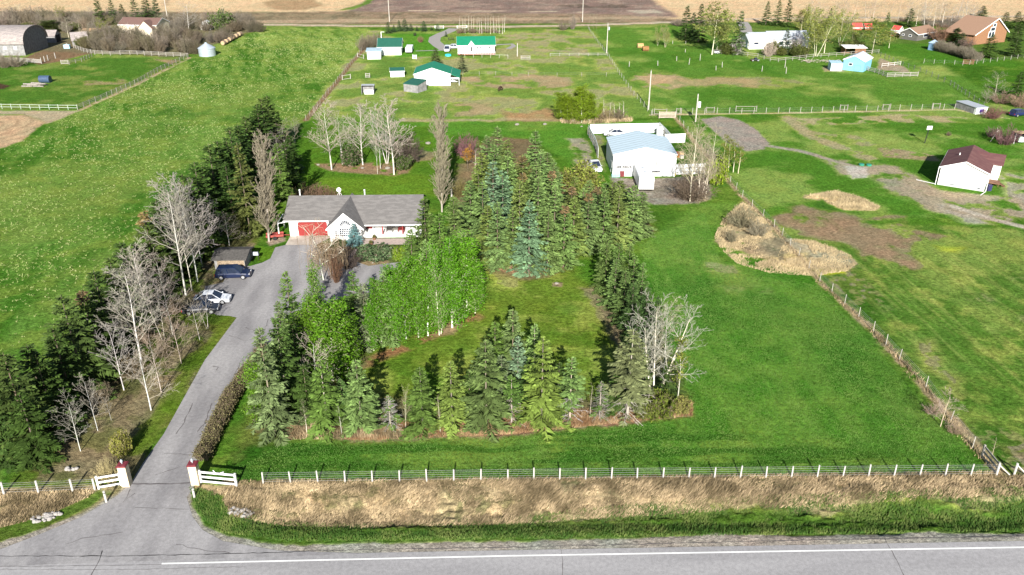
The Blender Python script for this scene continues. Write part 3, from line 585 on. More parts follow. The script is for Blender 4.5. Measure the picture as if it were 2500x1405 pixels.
def shrub(seed, h=2.5, r=2.2, stems=46, tw=9, leaves=0, lsz=.10, rmin=.014, leafy_top=0.0):
    g = np.random.default_rng(seed); S = []; T = []
    for i in range(stems):
        a = g.uniform(0, 6.28); q = math.sqrt(g.random()); d = unit(np.array([math.cos(a)*q*r/h*1.25, math.sin(a)*q*r/h*1.25, 1.])); L = h*g.uniform(.7, 1.05)*(1.05-.25*q)
        p = np.array([math.cos(a), math.sin(a), 0])*q*r*.35; pts = [p]
        for k in range(4):
            d = unit(d+g.normal(size=3)*.13); p2 = p+d*L/4; S.append([*p, *p2, .035*(1-k*.2), .03*(1-k*.2), g.random()]); p = p2; pts.append(p)
            for j in range(tw//3+1):
                e = unit(d+g.normal(size=3)*.6); l = L*g.uniform(.12, .3); b = p+e*l; S.append([*p, *b, rmin*1.2, rmin*.8, g.random()]); T.append(b)
                for m in range(2): e2 = unit(e+g.normal(size=3)*.6); S.append([*(p+e*l*.6), *(p+e*l*.6+e2*l*.6), rmin, rmin*.7, g.random()]); T.append(p+e*l*.6+e2*l*.6)
    V, Fq, v = tubes(S, 3); pr = [('stems', npmesh('stems', V, Fq, M_bark, v), 'twig')]; V0 = V
    if leaves:
        T = np.array(T); c = T[g.integers(0, len(T), leaves)]+g.normal(size=(leaves, 3))*.14; a = g.normal(size=(leaves, 3)); a /= np.linalg.norm(a, axis=1)[:, None]
        w = np.cross(a, g.normal(size=(leaves, 3))); w /= np.linalg.norm(w, axis=1)[:, None]; s = lsz*g.uniform(.6, 1.4, leaves)[:, None]
        V, Fq, v = diamonds(np.concatenate([c-a*s, c+a*s, w*s*.7, g.random(leaves)[:, None]], 1)); pr.append(('foliage', npmesh('foliage', V, Fq, M_soft, v), 'leaf'))
    return dict(h=np.percentile(V0[:, 2], 99.5), r=np.percentile(np.hypot(V0[:, 0], V0[:, 1]), 96), parts=pr)
SP = [spruce(1), spruce(2, r=2.7, droop=.32), spruce(3, nb=126, r=2.35), spruce(4, r=2.8, gap=.12), spruce(5, nb=110, droop=.36)]
SPT = [spruce(11, top=True), spruce(12, top=True, r=2.2, gap=.05)]
SPD = [spruce(21, live=.55, nb=130, r=2.4, gap=.1), spruce(22, live=.3, nb=140, r=2.5), spruce(23, live=1.2, nb=110, r=2.2), spruce(24, live=.42, nb=120, r=2.8, gap=.2)]
BT = [baretree(31), baretree(32), baretree(33, forks=2), baretree(34, ang=(52, 42, 44), s0=(.18, .2, .2)), baretree(35, nb=(26, 7, 5), len=(.34, .45, .5), ang=(38, 36, 38)), baretree(36, forks=3, rad=.12)]
BTS = [baretree(37, nb=(14, 5, 4)), baretree(38, nb=(12, 5, 4), forks=2, ang=(40, 38, 40))]     # small, sparse
PC = [baretree(41, P=COLUMN), baretree(42, P=COLUMN, forks=2)]
AK = dict(nb=(30, 8, 4), ang=(33, 34, 38), s0=(.02, .05, .1), len=(.24, .42, .5), tap=(.35, .3, .3), lsz=.075, rad=.08, up=(.05, .12, .08, .03))
AL = [baretree(51, leaves=8000, **AK), baretree(52, leaves=7600, **dict(AK, ang=(28, 34, 38))), baretree(53, leaves=9000, forks=2, **AK)]
ALT = [baretree(54, leaves=1500, lsz=.12, ang=(42, 36, 40)), baretree(55, leaves=1900, lsz=.13, forks=3, ang=(40, 36, 40))]    # just budding
THIN = [baretree(56, nb=(9, 3, 2), leaves=500, ang=(26, 30, 30), len=(.25, .4, .4), rad=.08), baretree(57, nb=(9, 4, 2), ang=(26, 30, 30), len=(.25, .4, .4), rad=.09)]
SH = [shrub(61), shrub(62, r=2.6), shrub(63, stems=60, h=3)]
SHL = [shrub(64, leaves=2600, lsz=.13), shrub(65, leaves=3200, h=3.2, lsz=.14)]
SHE = [shrub(66, leaves=3800, h=1.6, r=2.2, lsz=.13)]
W_ = (.46, .44, .40); TWG = (.30, .25, .195); TWL = (.37, .335, .28); BRK = (.14, .11, .085)
def plant(pr, name, label, cat, px, py, topy=None, group=None, leaf=(.1, .13, .06), bark=BRK, twig=TWG, dead=(.33, .30, .27), top=(.15, .11, .05), w=None, rz=None, H=None, parts=True, toplabel=None):
    P = G(px, py); P.z = ground_z(P.x, P.y)
    if H is None: H = HT(P, topy)
    k = H/pr['h']; kx = k if w is None else (w/SC(P)/2)/pr['r']
    o = thing(name, label, cat, P, rnd(0, 6.28) if rz is None else rz, group); o.scale = (kx, kx*rnd(.92, 1.08), k)
    cols = dict(leaf=leaf, bark=bark, twig=twig, dead=dead, top=top); j = rnd(.88, 1.12)
    for n, m, c in pr['parts']:
        q = bpy.data.objects.new(n, m); scene.collection.objects.link(q); q.parent = o
        cc = cols[c]; q.color = (cc[0]*j*rnd(.94, 1.06), cc[1]*j, cc[2]*j*rnd(.9, 1.1), 1)
        if c == 'top': q['label'] = toplabel or 'rust brown cone-laden treetop'
        if c == 'dead': q['label'] = 'bare grey lower branches'
    return o
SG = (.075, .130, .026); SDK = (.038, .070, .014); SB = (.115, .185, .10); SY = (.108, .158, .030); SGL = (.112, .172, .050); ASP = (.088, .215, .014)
def lean_label(n, tot, a, b): return '%s from %s in %s' % (ORD[n], a, b)

# --- dark spruce row along the left boundary
def rowx(y): return 60+(1130-y)*.806
ys = []; Yw = G(60, 1120).y
k = 0
while True:
    Pw = Vector((0, Yw, 0)); dep = math.atan2(CH, Yw); py = CY+F*math.tan(dep-TH)
    if py < 375: break
    ys.append(py); Yw += rnd(3.3, 4.3); k += 1
tops = {0: 9.2, 1: 9.6}
for i, y in enumerate(ys):
    x = rowx(y)+rnd(-9, 9)*min(1, y/800); hh = rnd(8.8, 11.4)+(1.2 if i > 8 else 0)
    if i in (4, 9): pr, nm = SPT[i % 2], ' with brown tip'
    else: pr, nm = SP[i % 5], ''
    plant(pr, 'spruce_tree', 'dark spruce%s, %s from the road in the left row' % (nm, ORD[i]), 'spruce tree', x, y, H=hh, group='dark spruces in the left boundary row', leaf=SDK if i % 3 else (.055, .085, .018), bark=BRK).scale.xy = (hh/10*1.42, hh/10*1.48)
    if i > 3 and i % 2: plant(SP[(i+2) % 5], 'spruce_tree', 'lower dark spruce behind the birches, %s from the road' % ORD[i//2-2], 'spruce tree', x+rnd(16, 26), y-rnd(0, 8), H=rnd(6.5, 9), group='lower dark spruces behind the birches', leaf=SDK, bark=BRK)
for i, (x, y, ty, l) in enumerate([(20, 1125, 945, 'broad dark spruce at the left picture edge, nearest the road fence'), (98, 1128, 960, 'broad dark spruce right of the edge one, by the road fence'), (45, 1055, 905, 'dark spruce tucked behind the two nearest the road fence'), (140, 1050, 868, 'tall dark spruce left of the lone white birch by the fence')]):
    plant(SP[i], 'spruce_tree', l, 'spruce tree', x, y, ty, 'dark spruces in the left boundary row', leaf=SDK, w=115)
# --- spruces between the row and the house, around the grey columnar poplar
for i, (x, y, ty, w, c, l) in enumerate([(575, 560, 395, 70, SDK, 'dark spruce left of the grey columnar poplar'), (612, 575, 350, 80, (.07, .085, .02), 'tall olive spruce directly left of the grey columnar poplar'), (600, 500, 335, 60, SDK, 'dark spruce peeking over behind the olive one by the columnar poplar'),
        (692, 490, 350, 60, SG, 'green spruce right of the grey columnar poplar'), (708, 455, 345, 60, SDK, 'dark spruce whose long shadow falls on the back lawn'), (716, 420, 330, 55, SDK, 'dark spruce half hidden under the grey crowns behind the house'), (640, 420, 318, 55, SDK, 'dark spruce top left of the grey crowns')]):
    plant(SP[(i+2) % 5], 'spruce_tree', l, 'spruce tree', x, y, ty, 'spruces beside the columnar poplar', leaf=c, w=w)
for i, (x, y, ty, w, l) in enumerate([(665, 400, 300, 75, 'grey leafless poplar behind the columnar one'), (700, 385, 285, 80, 'grey leafless poplar crown right above the dark spruces'), (720, 350, 290, 60, 'small leafless poplar at the foot of the field fence'), (690, 440, 310, 70, 'leafless poplar leaning among the dark spruces')]):
    plant(BT[i % 5], 'bare_tree', l, 'bare tree', x, y, ty, 'grey poplars at the head of the spruce row', bark=(.3, .27, .23), twig=(.27, .235, .19), w=w)
plant(PC[0], 'columnar_poplar', 'tall grey leafless columnar poplar left of the garage', 'poplar', 657, 590, 322, 'columnar poplars', bark=(.30, .28, .24), twig=(.22, .20, .155), w=58)
plant(PC[0], 'columnar_poplar', 'tall leafless columnar poplar at the right end of the house', 'poplar', 1079, 518, 252, 'columnar poplars', bark=(.30, .27, .21), twig=(.21, .19, .135), w=52)
# --- birches between the dark row and the drive
BL = [(197, 1102, 955, 105, 1, 'lone white birch nearest the road fence'), (239, 1052, 905, 70, 0, 'slim white birch second from the road fence'), (272, 1027, 965, 30, 6, 'thin white sapling beside the slim birch'), (303, 953, 775, 135, 1, 'bright white birch leaning left above the scrubby bank'),
      (369, 1002, 848, 150, 3, 'wide spreading birch closest to the drive'), (351, 908, 632, 150, 4, 'very tall pale birch behind the spreading one'), (394, 958, 785, 115, 0, 'grey-brown birch right of the very tall pale one'), (367, 798, 590, 110, 4, 'tall birch left of the cluster near the cars'),
      (400, 830, 610, 110, 2, 'tall twin-stemmed birch at the middle of the strip'), (422, 818, 600, 105, 0, 'tall birch right of the twin-stemmed one'), (443, 888, 742, 90, 3, 'brownish birch standing in the grass strip'), (488, 831, 725, 70, 6, 'small bare birch at the top of the grass strip'),
      (507, 803, 718, 60, 7, 'smallest bare birch beside the drive bend'), (454, 722, 425, 130, 4, 'tallest birch left of the parked cars'), (469, 710, 450, 110, 0, 'second of the tall birches by the parked cars'), (482, 688, 420, 130, 4, 'third of the tall birches by the parked cars'),
      (494, 652, 440, 130, 3, 'tall birch beside the log shed'), (410, 690, 530, 95, 0, 'birch in front of the dark row, left of the tall four'), (330, 765, 600, 100, 1, 'birch with a thin crown against the dark row'), (300, 860, 690, 90, 5, 'multi-stemmed pale birch against the dark spruces'), (440, 660, 470, 95, 5, 'many-stemmed birch behind the tall four'), (525, 610, 480, 90, 3, 'birch standing behind the log shed'), (560, 600, 520, 110, 3, 'low spreading birch reaching over the log shed')]
AB = BT+BTS
for x, y, ty, w, v, l in BL:
    plant(AB[v], 'birch_tree', l, 'birch tree', x, y, ty, 'leafless birches beside the drive', bark=W_ if 'brown' not in l else (.36, .3, .25), twig=TWL if 'brown' not in l else (.33, .26, .2), w=w)
for x, y, ty, l in [(276, 1178, 1118, 'small pale twiggy bush behind the left gate'), (255, 1172, 1130, 'thin pale sapling left of the left gate'), (300, 1110, 1060, 'low yellowish bush at the drive edge')]:
    plant(SHL[0] if 'yellow' in l else SH[0], 'bush', l, 'bush', x, y, ty, 'shrubs by the left gate', twig=(.36, .31, .16), leaf=(.20, .20, .04), w=50)
for x, y, ty, w, l in [(330, 920, 870, 70, 'brown brush patch under the very tall birch'), (345, 845, 800, 60, 'brown brush patch farther up the birch strip'), (400, 870, 830, 60, 'reddish brush in the middle of the birch strip'), (250, 985, 940, 60, 'brown brush beneath the slim birch'), (430, 765, 730, 50, 'brown brush near the smallest birch')]:
    plant(SH[1], 'brush', l, 'bush', x, y, ty, 'brush under the birches', twig=(.20, .155, .10), w=w)
# --- bottom island along the lawn
IS = [(672, 1062, 800, 92, 'SP0', (.09, .125, .045), 'tall spruce at the left front corner of the island'), (706, 1010, 775, 90, 'SP3', SDK, 'dark spruce behind the left front corner one'), (640, 1040, 880, 50, 'AL0', (.10, .2, .02), 'narrow fresh-green tree at the left tip of the island'),
      (802, 1056, 878, 78, 'SP4', SG, 'spruce with a pale trunk showing, second along the island front'), (884, 1047, 878, 88, 'SP1', SGL, 'bushy grey-green spruce, third along the island front'), (954, 1046, 965, 70, 'SPD2', SG, 'short dead grey spruce, needles all gone'),
      (1033, 1050, 896, 80, 'SP0', SG, 'spruce with a fine tapering tip right of the thin bare sapling'), (1105, 1044, 882, 84, 'SP3', SY, 'yellow-green spruce left of the widest front one'), (1188, 1042, 830, 112, 'SP1', (.10, .14, .045), 'widest yellow-green spruce of the island front'),
      (1249, 1036, 915, 62, 'SPD0', SG, 'half dead spruce between two full ones'), (1322, 1038, 822, 104, 'SP3', SY, 'tall bright yellow-green spruce in the middle of the front'), (1391, 1026, 872, 84, 'SPD3', SGL, 'thin grey spruce with bare lower limbs'),
      (1463, 1024, 930, 56, 'SPD2', SG, 'small dead grey spruce near the right end'), (1531, 1018, 805, 105, 'SPD1', (.11, .13, .06), 'large half-bare spruce near the right end of the island'), (1210, 968, 785, 82, 'SP1', SG, 'spruce left of the silver-blue one'), (1252, 960, 755, 85, 'SP2', SGL, 'tallest spruce of the island centre'),
      (1264, 985, 822, 62, 'SP4', SB, 'silver-blue spruce in the island centre'), (1303, 965, 790, 64, 'SP0', SGL, 'pale-tipped spruce right of the silver-blue one'), (1225, 1000, 868, 72, 'SP4', (.09, .12, .055), 'spruce behind the widest front one'), (1500, 1010, 905, 50, 'SP2', SDK, 'small dark spruce behind the half-bare one'),
      (1560, 985, 865, 60, 'SP1', SDK, 'dark spruce below the big bare poplar'), (1630, 985, 880, 60, 'SP4', SDK, 'dark spruce right of the big bare poplar'), (757, 1030, 890, 60, 'SP2', SDK, 'added dark filler spruce behind the thin sapling near the left front corner'), (842, 1030, 925, 50, 'SP0', (.07, .12, .03), 'added small green filler spruce between the second and third front spruces'), (1148, 1022, 905, 56, 'SP2', SDK, 'added dark filler spruce between the yellow-green and the widest front spruces'), (1290, 1010, 880, 60, 'SP4', SDK, 'added dark filler spruce left of the tall bright middle one'), (1362, 1005, 885, 60, 'SP0', SDK, 'added dark filler spruce right of the tall bright middle one')]  # last spruces added; dark needles stand for the shade behind the front
AM = dict(SP0=SP[0], SP1=SP[1], SP2=SP[2], SP3=SP[3], SP4=SP[4], AL0=AL[0], SPD0=SPD[0], SPD1=SPD[1], SPD2=SPD[2], SPD3=SPD[3])
for x, y, ty, w, v, c, l in IS:
    w *= 1.15
    plant(AM[v], 'spruce_tree' if 'SP' in v else 'aspen_tree', l, 'spruce tree' if 'SP' in v else 'aspen', x, y, ty, 'spruces of the roadside island', leaf=c, bark=(.34, .30, .25) if ('D' in v or 'pale' in l) else (.2, .17, .13), w=w)
for x, y, ty, l in ((835, 1066, 985, 'thin bare stem in front of the second front spruce'), (1075, 1056, 960, 'thin bare stem between two front spruces'), (1440, 1022, 935, 'thin bare stem left of the small dead grey spruce'), (1580, 1015, 920, 'thin bare stem right of the half-bare spruce')): plant(THIN[1], 'bare_tree', l, 'bare tree', x, y, ty, 'thin bare stems of the island', bark=(.45, .42, .36), w=20)
plant(BTS[1], 'bare_tree', 'thin bare white sapling beside the short dead spruce', 'bare tree', 990, 1056, 932, bark=(.5, .48, .38), twig=(.40, .38, .26), w=36)
plant(THIN[0], 'bare_tree', 'thin bare sapling at the foot of the left front corner spruce', 'bare tree', 750, 1062, 980, bark=(.45, .4, .33), twig=TWG, w=26)
plant(BT[5], 'poplar_tree', 'large bare white poplar at the right end of the island', 'poplar', 1596, 976, 705, 'bare poplars of the island', bark=(.6, .57, .5), twig=(.42, .39, .31), w=205)
plant(BT[4], 'poplar_tree', 'slimmer bare poplar right behind the large one', 'poplar', 1618, 940, 735, 'bare poplars of the island', bark=W_, twig=(.36, .34, .26), w=110)
plant(THIN[0], 'poplar_tree', 'thin budding yellow-green tree at the right tip of the island', 'poplar', 1652, 1000, 830, leaf=(.2, .22, .04), bark=(.4, .38, .3), w=46)
plant(BT[3], 'bare_tree', 'spreading bare pale tree between the left spruces of the island', 'bare tree', 775, 978, 815, bark=W_, twig=(.42, .38, .33), w=118)
for i, (x, y, ty, w, c, l) in enumerate([(1610, 1018, 965, 75, (.10, .13, .02), 'low olive bush under the big bare poplar'), (1570, 1020, 985, 50, (.13, .15, .03), 'small olive bush beside the half-bare spruce'), (1665, 1010, 975, 40, (.2, .2, .05), 'yellowish bush at the right island tip'), (1345, 1045, 1010, 40, (.09, .13, .03), 'low green bush at the foot of the yellow-green spruce'), (1160, 1055, 1020, 40, (.08, .13, .03), 'low green bush at the foot of the widest spruce')]):
    plant(SHL[i % 2], 'bush', l, 'bush', x, y, ty, 'low bushes of the island', leaf=c, twig=(.2, .16, .1), w=w)
# --- left inner island, beside the drive
LI = [(722, 860, 662, 76, 'SP3', SG, 'spruce with its tip against the drive, left side of the inner island'), (700, 905, 735, 70, 'SP0', (.085, .12, .04), 'green spruce beside the drive below the first'), (738, 905, 720, 66, 'SP1', SDK, 'dark spruce beside the leafing poplar'), (735, 960, 790, 70, 'SP2', SDK, 'dark spruce above the left front corner'),
      (872, 800, 662, 66, 'SP4', SG, 'spruce left of the leafing aspens'), (898, 848, 690, 70, 'SP1', (.11, .135, .07), 'tall grey-green spruce at the left end of the leafing aspens'), (948, 838, 660, 66, 'SP0', SGL, 'grey-green spruce among the leafing aspens'),
      (1043, 655, 482, 82, 'SP1', (.085, .125, .03), 'green spruce against the right end of the house'), (1078, 680, 520, 86, 'SP0', SG, 'spruce in front of the columnar poplar'), (1112, 640, 478, 84, 'SP2', SGL, 'tall spruce right of the columnar poplar'), (1048, 760, 585, 72, 'SP4', SGL, 'grey-green spruce above the leafing aspens'), (1010, 700, 560, 70, 'SP3', SG, 'spruce at the garden edge right of the path'), (1088, 742, 575, 80, 'SP3', SG, 'spruce behind the white-trunked aspen'), (1130, 720, 560, 76, 'SP1', SGL, 'spruce at the right rear of the aspens')]
for x, y, ty, w, v, c, l in LI:
    plant(AM[v], 'spruce_tree', l, 'spruce tree', x, y, ty, 'spruces of the inner island', leaf=c, w=w)
AS = [(790, 860, 668, 110, 2, 'large bright green leafing poplar beside the drive bend'), (812, 930, 740, 110, 0, 'bright green leafing poplar below the large one'), (770, 915, 745, 80, 1, 'slim leafing poplar left of the lower one'), (850, 900, 780, 70, 0, 'small leafing poplar right of the lower one'),
      (913, 856, 745, 55, 1, 'small leafing aspen at the left end of the row'), (932, 842, 690, 60, 0, 'leafing aspen second in the row'), (968, 836, 680, 62, 1, 'leafing aspen third in the row'), (992, 828, 655, 66, 0, 'leafing aspen fourth in the row'), (1022, 824, 660, 66, 1, 'leafing aspen fifth in the row'), (1045, 820, 640, 64, 0, 'leafing aspen just left of the white trunks'),
      (1073, 817, 585, 92, 2, 'tallest leafing aspen with white twin trunks'), (1104, 800, 590, 80, 1, 'leafing aspen right of the white trunks'), (1140, 772, 580, 84, 0, 'leafing aspen at the right end of the row'), (1160, 765, 640, 60, 1, 'small leafing aspen on the right flank'), (1120, 760, 600, 80, 2, 'leafing aspen behind the right flank'), (1000, 770, 640, 70, 1, 'leafing aspen in the second rank'), (1030, 760, 630, 70, 0, 'leafing aspen behind the fifth'), (960, 780, 655, 60, 1, 'leafing aspen beside the parking loop')]
for x, y, ty, w, v, l in AS:
    w *= .84; ty -= 8
    plant(AL[v], 'aspen_tree', l, 'aspen', x, y, ty, 'leafing aspens and poplars of the inner island', leaf=ASP if 'poplar' not in l else (.092, .195, .015), bark=(.58, .58, .5) if 'white' in l else (.42, .43, .33), twig=(.34, .37, .2), w=w)
# --- weeping birch and garden
g = np.random.default_rng(5); S0 = []; S1 = []; S2 = []
lim = [((0, 0, 0), (-.2, 0, 2.2)), ((-.2, 0, 2.2), (-.1, 0, 4.2)), ((-.1, 0, 4.2), (-1.0, .2, 6.2)), ((-.1, 0, 3.6), (1.5, -.2, 5.2)), ((1.5, -.2, 5.2), (2.1, 0, 6.5)), ((-1.0, .2, 6.2), (-.5, 0, 8.0)), ((-1, .2, 6.2), (-2.2, 0, 8.2)), ((-.2, 0, 2.9), (-1.3, 0, 4.0)), ((1.5, -.2, 5.2), (2.6, .6, 6)), ((0, 0, 3), (.6, 1.2, 5.4)), ((-.1, 0, 4.2), (-.3, -1.5, 6)), ((-.5, 0, 7.4), (.8, .3, 8.4)), ((2.1, 0, 3.6), (3.2, 0, 4.6)), ((0, 0, 2.4), (2.1, 0, 3.6))]
for a, b in lim:
    a, b = np.array(a, float), np.array(b, float); S0.append([*a, *b, .085-.007*a[2], .07-.0075*b[2], .9])
    for k in range(24):
        s = g.random(); p = a+(b-a)*s
        if p[2] < 2.9 or g.random() < (p[2]-3)/6: continue
        d = unit(np.array([g.normal(), g.normal(), .5])); q = p+d*g.uniform(.4, 1.7); S1.append([*p, *q, .03, .018, .5])
        L = g.uniform(1.2, min(4.2, q[2]-.3)); nn = 5; r_ = q
        for j in range(nn):
            r2 = r_+np.array([g.normal()*.07+d[0]*.05*(3-j), g.normal()*.07, -L/nn]); S2.append([*r_, *r2, .017, .014, g.random()]); r_ = r2
        for j in range(1):
            r_ = q+g.normal(size=3)*.15; L = g.uniform(.8, 2.5)
            for m_ in range(3): r2 = r_+np.array([g.normal()*.08, g.normal()*.08, -L/3]); S2.append([*r_, *r2, .016, .013, g.random()]); r_ = r2
WB = dict(h=8.4, r=3.4, parts=[('trunk', npmesh('trunk', *tubes(S0, 6)[:2], M_bark, tubes(S0, 6)[2]), 'bark'), ('branches', npmesh('branches', *tubes(S1, 3)[:2], M_bark, tubes(S1, 3)[2]), 'twig'), ('hanging_twigs', npmesh('hanging_twigs', *tubes(S2, 3)[:2], M_bark, tubes(S2, 3)[2]), 'leaf')])
plant(WB, 'weeping_birch', 'weeping birch with white trunk and hanging brown twigs in front of the garage', 'birch tree', 790, 684, 545, bark=W_, twig=(.45, .38, .3), leaf=(.30, .22, .15), rz=0, w=120)
plant(SH[2], 'bush', 'rust brown bare bush at the foot of the weeping birch', 'bush', 822, 690, 615, twig=(.17, .10, .065), w=36)
plant(SH[2], 'bush', 'dark bush left of the bay window', 'bush', 852, 655, 600, twig=(.10, .075, .06), w=64)
plant(SP[1], 'blue_spruce', 'small blue spruce in front of the bay window', 'spruce tree', 866, 601, 545, leaf=(.11, .20, .19), w=40)
plant(SHE[0], 'bush', 'low rounded evergreen bush below the bay window', 'bush', 830, 600, 588, leaf=(.04, .09, .02), w=36)
plant(SHE[0], 'bush', 'flat juniper filling the round garden bed', 'bush', 915, 628, 606, leaf=(.10, .15, .07), w=88)
plant(SHE[0], 'bush', 'yellow-green bush at the right end of the garden bed', 'bush', 976, 632, 605, leaf=(.14, .22, .02), w=34)
for x, y, ty, w, l in [(745, 492, 452, 60, 'brown bare bush behind the left end of the house roof'), (800, 490, 455, 62, 'brown bare bush behind the roof, right of the other'), (775, 480, 450, 50, 'low brown bush between the two behind the roof')]:
    plant(SH[1], 'bush', l, 'bush', x, y, ty, 'bushes behind the house', twig=(.16, .105, .07), w=w)
# --- back garden poplars
for x, y, ty, w, v, l in [(810, 415, 245, 110, 4, 'tall bare white poplar, leftmost in the back garden bed'), (836, 402, 262, 80, 0, 'bare poplar behind the leftmost one'), (886, 403, 245, 85, 4, 'bare white poplar with a narrow crown left of centre'), (922, 425, 300, 40, 6, 'thin bare stem between two poplars'), (929, 412, 262, 70, 0, 'bare poplar behind the thin stem'), (962, 427, 238, 120, 4, 'tallest bare white poplar at the right of the garden bed'), (945, 400, 255, 80, 5, 'many-stemmed bare poplar behind the tallest')]:
    plant(AB[v], 'poplar_tree', l, 'poplar', x, y, ty, 'bare poplars of the back garden', bark=W_, twig=(.42, .37, .31), w=w)
plant(SHL[0], 'bush', 'round dark green bush under the back garden poplars', 'bush', 860, 405, 358, leaf=(.05, .09, .02), w=52)
plant(SH[2], 'bush', 'dark bare bush right of the tallest poplar', 'bush', 1000, 395, 330, twig=(.13, .105, .08), w=80); plant(SHL[1], 'bush', 'dark green bush at the right tip of the garden bed', 'bush', 985, 415, 380, leaf=(.06, .10, .02), w=44)
plant(SH[2], 'bush', 'purple-brown rounded bush right of the columnar poplar', 'bush', 1140, 385, 330, twig=(.16, .08, .085), w=68); plant(ALT[0], 'small_tree', 'small orange-leaved tree in front of the purple bush', 'tree', 1142, 412, 355, leaf=(.38, .20, .02), w=34); plant(THIN[1], 'bare_tree', 'thin bare tree right of the orange one', 'bare tree', 1160, 425, 355, w=34, bark=(.4, .35, .3))
plant(SH[1], 'bush', 'olive bare bush behind the spruces right of the house', 'bush', 1125, 480, 440, twig=(.16, .13, .05), w=60)
# --- central grove, rows from the front edge to the back
GRV = [[(1192, 645, 500), (1215, 655, 492), (1252, 648, 510), (1291, 668, 488), (1336, 664, 508), (1375, 652, 500), (1398, 625, 480), (1432, 615, 470), (1470, 612, 462), (1505, 600, 458), (1540, 588, 450), (1562, 575, 468)],
       [(1180, 600, 440), (1228, 605, 415), (1268, 620, 440), (1312, 610, 430), (1352, 612, 450), (1392, 590, 455), (1420, 585, 460), (1455, 580, 455), (1490, 570, 442), (1530, 560, 458)],
       [(1150, 560, 440), (1170, 550, 400), (1205, 560, 392), (1240, 550, 380), (1275, 560, 420), (1308, 545, 395), (1345, 560, 415), (1400, 550, 430), (1435, 545, 440), (1475, 545, 445), (1510, 535, 440)],
       [(1178, 500, 372), (1208, 490, 352), (1240, 505, 365), (1275, 500, 378), (1318, 500, 372), (1350, 505, 395)], [(1190, 455, 330), (1215, 440, 308), (1240, 460, 340), (1306, 440, 318), (1335, 465, 372)]]
RN = ['front', 'second', 'third', 'fourth', 'rearmost']
for r_, row in enumerate(GRV):
    for i, (x, y, ty) in enumerate(row):
        br = (r_, i) in ((0, 5), (1, 5), (2, 4), (2, 6), (3, 3), (1, 7), (0, 7)); bl = (r_, i) in ((0, 3), (1, 1), (2, 2)); c = SB if bl else (SGL if (i+r_) % 3 else (.105, .145, .035))
        desc = 'silver-blue spruce' if bl else ('grey-green spruce with rusty tip' if br else 'grey-green spruce')
        plant(SPT[i % 2] if br else SP[(i*2+r_) % 5], 'spruce_tree', '%s, %s from the left in the %s rank of the grove' % (desc, ORD[i], RN[r_]), 'spruce tree', x, y, ty, 'spruces of the central grove', leaf=c, w=(86 if bl else 72)*(.75+.25*y/600), bark=BRK)
# --- dark row at the right of the inner lawn
for i, (x, y, ty, w) in enumerate([(1476, 712, 582, 62), (1505, 722, 592, 66), (1530, 728, 596, 62), (1498, 752, 630, 60), (1540, 760, 622, 66), (1520, 785, 660, 62), (1560, 790, 640, 60), (1538, 822, 690, 64), (1572, 828, 700, 60), (1552, 862, 740, 60), (1595, 862, 722, 56)]):
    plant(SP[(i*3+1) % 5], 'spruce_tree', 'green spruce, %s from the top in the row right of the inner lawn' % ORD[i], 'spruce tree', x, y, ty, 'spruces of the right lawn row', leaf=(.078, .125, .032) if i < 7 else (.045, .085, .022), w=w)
# --- trees round the shop
for x, y, ty, w, v, l in [(1684, 492, 300, 80, 4, 'bare pale poplar, leftmost at the gravel corner right of the shop'), (1703, 490, 330, 60, 0, 'bare poplar in the middle of the gravel corner clump'), (1722, 484, 345, 50, 4, 'bare poplar at the right of the gravel corner clump'), (1712, 478, 330, 70, 5, 'many-stemmed grey poplar behind the corner clump'), (1692, 420, 285, 90, 3, 'spreading bare poplar behind the side fence of the shop'), (1738, 400, 300, 70, 3, 'smaller spreading poplar beside the boundary fence')]:
    plant(AB[v], 'poplar_tree', l, 'poplar', x, y, ty, 'bare poplars right of the shop', bark=(.55, .5, .42), twig=(.36, .31, .22), w=w)
plant(SH[2], 'bush', 'fan of dark bare stems at the gravel corner', 'bush', 1680, 488, 430, twig=(.15, .12, .09), w=110)
plant(SHL[1], 'bush', 'yellow-green willow at the fence right of the shop', 'bush', 1748, 450, 388, leaf=(.20, .26, .02), w=60)
for i, x in enumerate((1765, 1778, 1790, 1802)):
    plant(THIN[0], 'sapling', 'slender budding sapling, %s of four along the boundary fence' % ORD[i], 'sapling', x, 415+i*3, 330+i*10, 'saplings along the boundary fence', leaf=(.18, .2, .04), bark=(.42, .38, .28), w=28)
plant(SHL[1], 'bush', 'olive willow between the grove and the pickup', 'bush', 1420, 465, 402, leaf=(.17, .20, .035), twig=(.2, .16, .08), w=95); plant(SHL[0], 'bush', 'low dark green bush left of the olive willow', 'bush', 1385, 450, 425, leaf=(.05, .12, .02), w=40); plant(SH[1], 'bush', 'rust brown bare bush in the grove by the willow', 'bush', 1292, 440, 402, twig=(.22, .12, .07), w=50)
for x, y, ty, w, l in [(1812, 555, 505, 70, 'grey-brown tangle of brush on the dry mound'), (1850, 575, 540, 60, 'brown brush right of the grey tangle on the mound'), (1785, 590, 560, 40, 'low brush at the left of the mound')]:
    plant(SH[1], 'brush', l, 'bush', x, y, ty, 'brush on the dry mound', twig=(.21, .18, .12), w=w)
plant(BT[3], 'bare_tree', 'small bare pale tree on the right boundary fence', 'bare tree', 2296, 1042, 955, bark=(.48, .42, .33), twig=(.42, .32, .25), w=95)
for x, y, l in [(2330, 1058, 'brown brush right of the small bare tree'), (2275, 1010, 'brown brush left of the small bare tree')]: plant(SH[0], 'brush', l, 'bush', x, y, y-22, 'brush on the right boundary fence', twig=(.30, .22, .15), w=45)
plant(THIN[1], 'sapling', 'thin leafless sapling in the right corner beside the brace posts', 'sapling', 2422, 1112, 1066, w=20, bark=(.4, .33, .25))
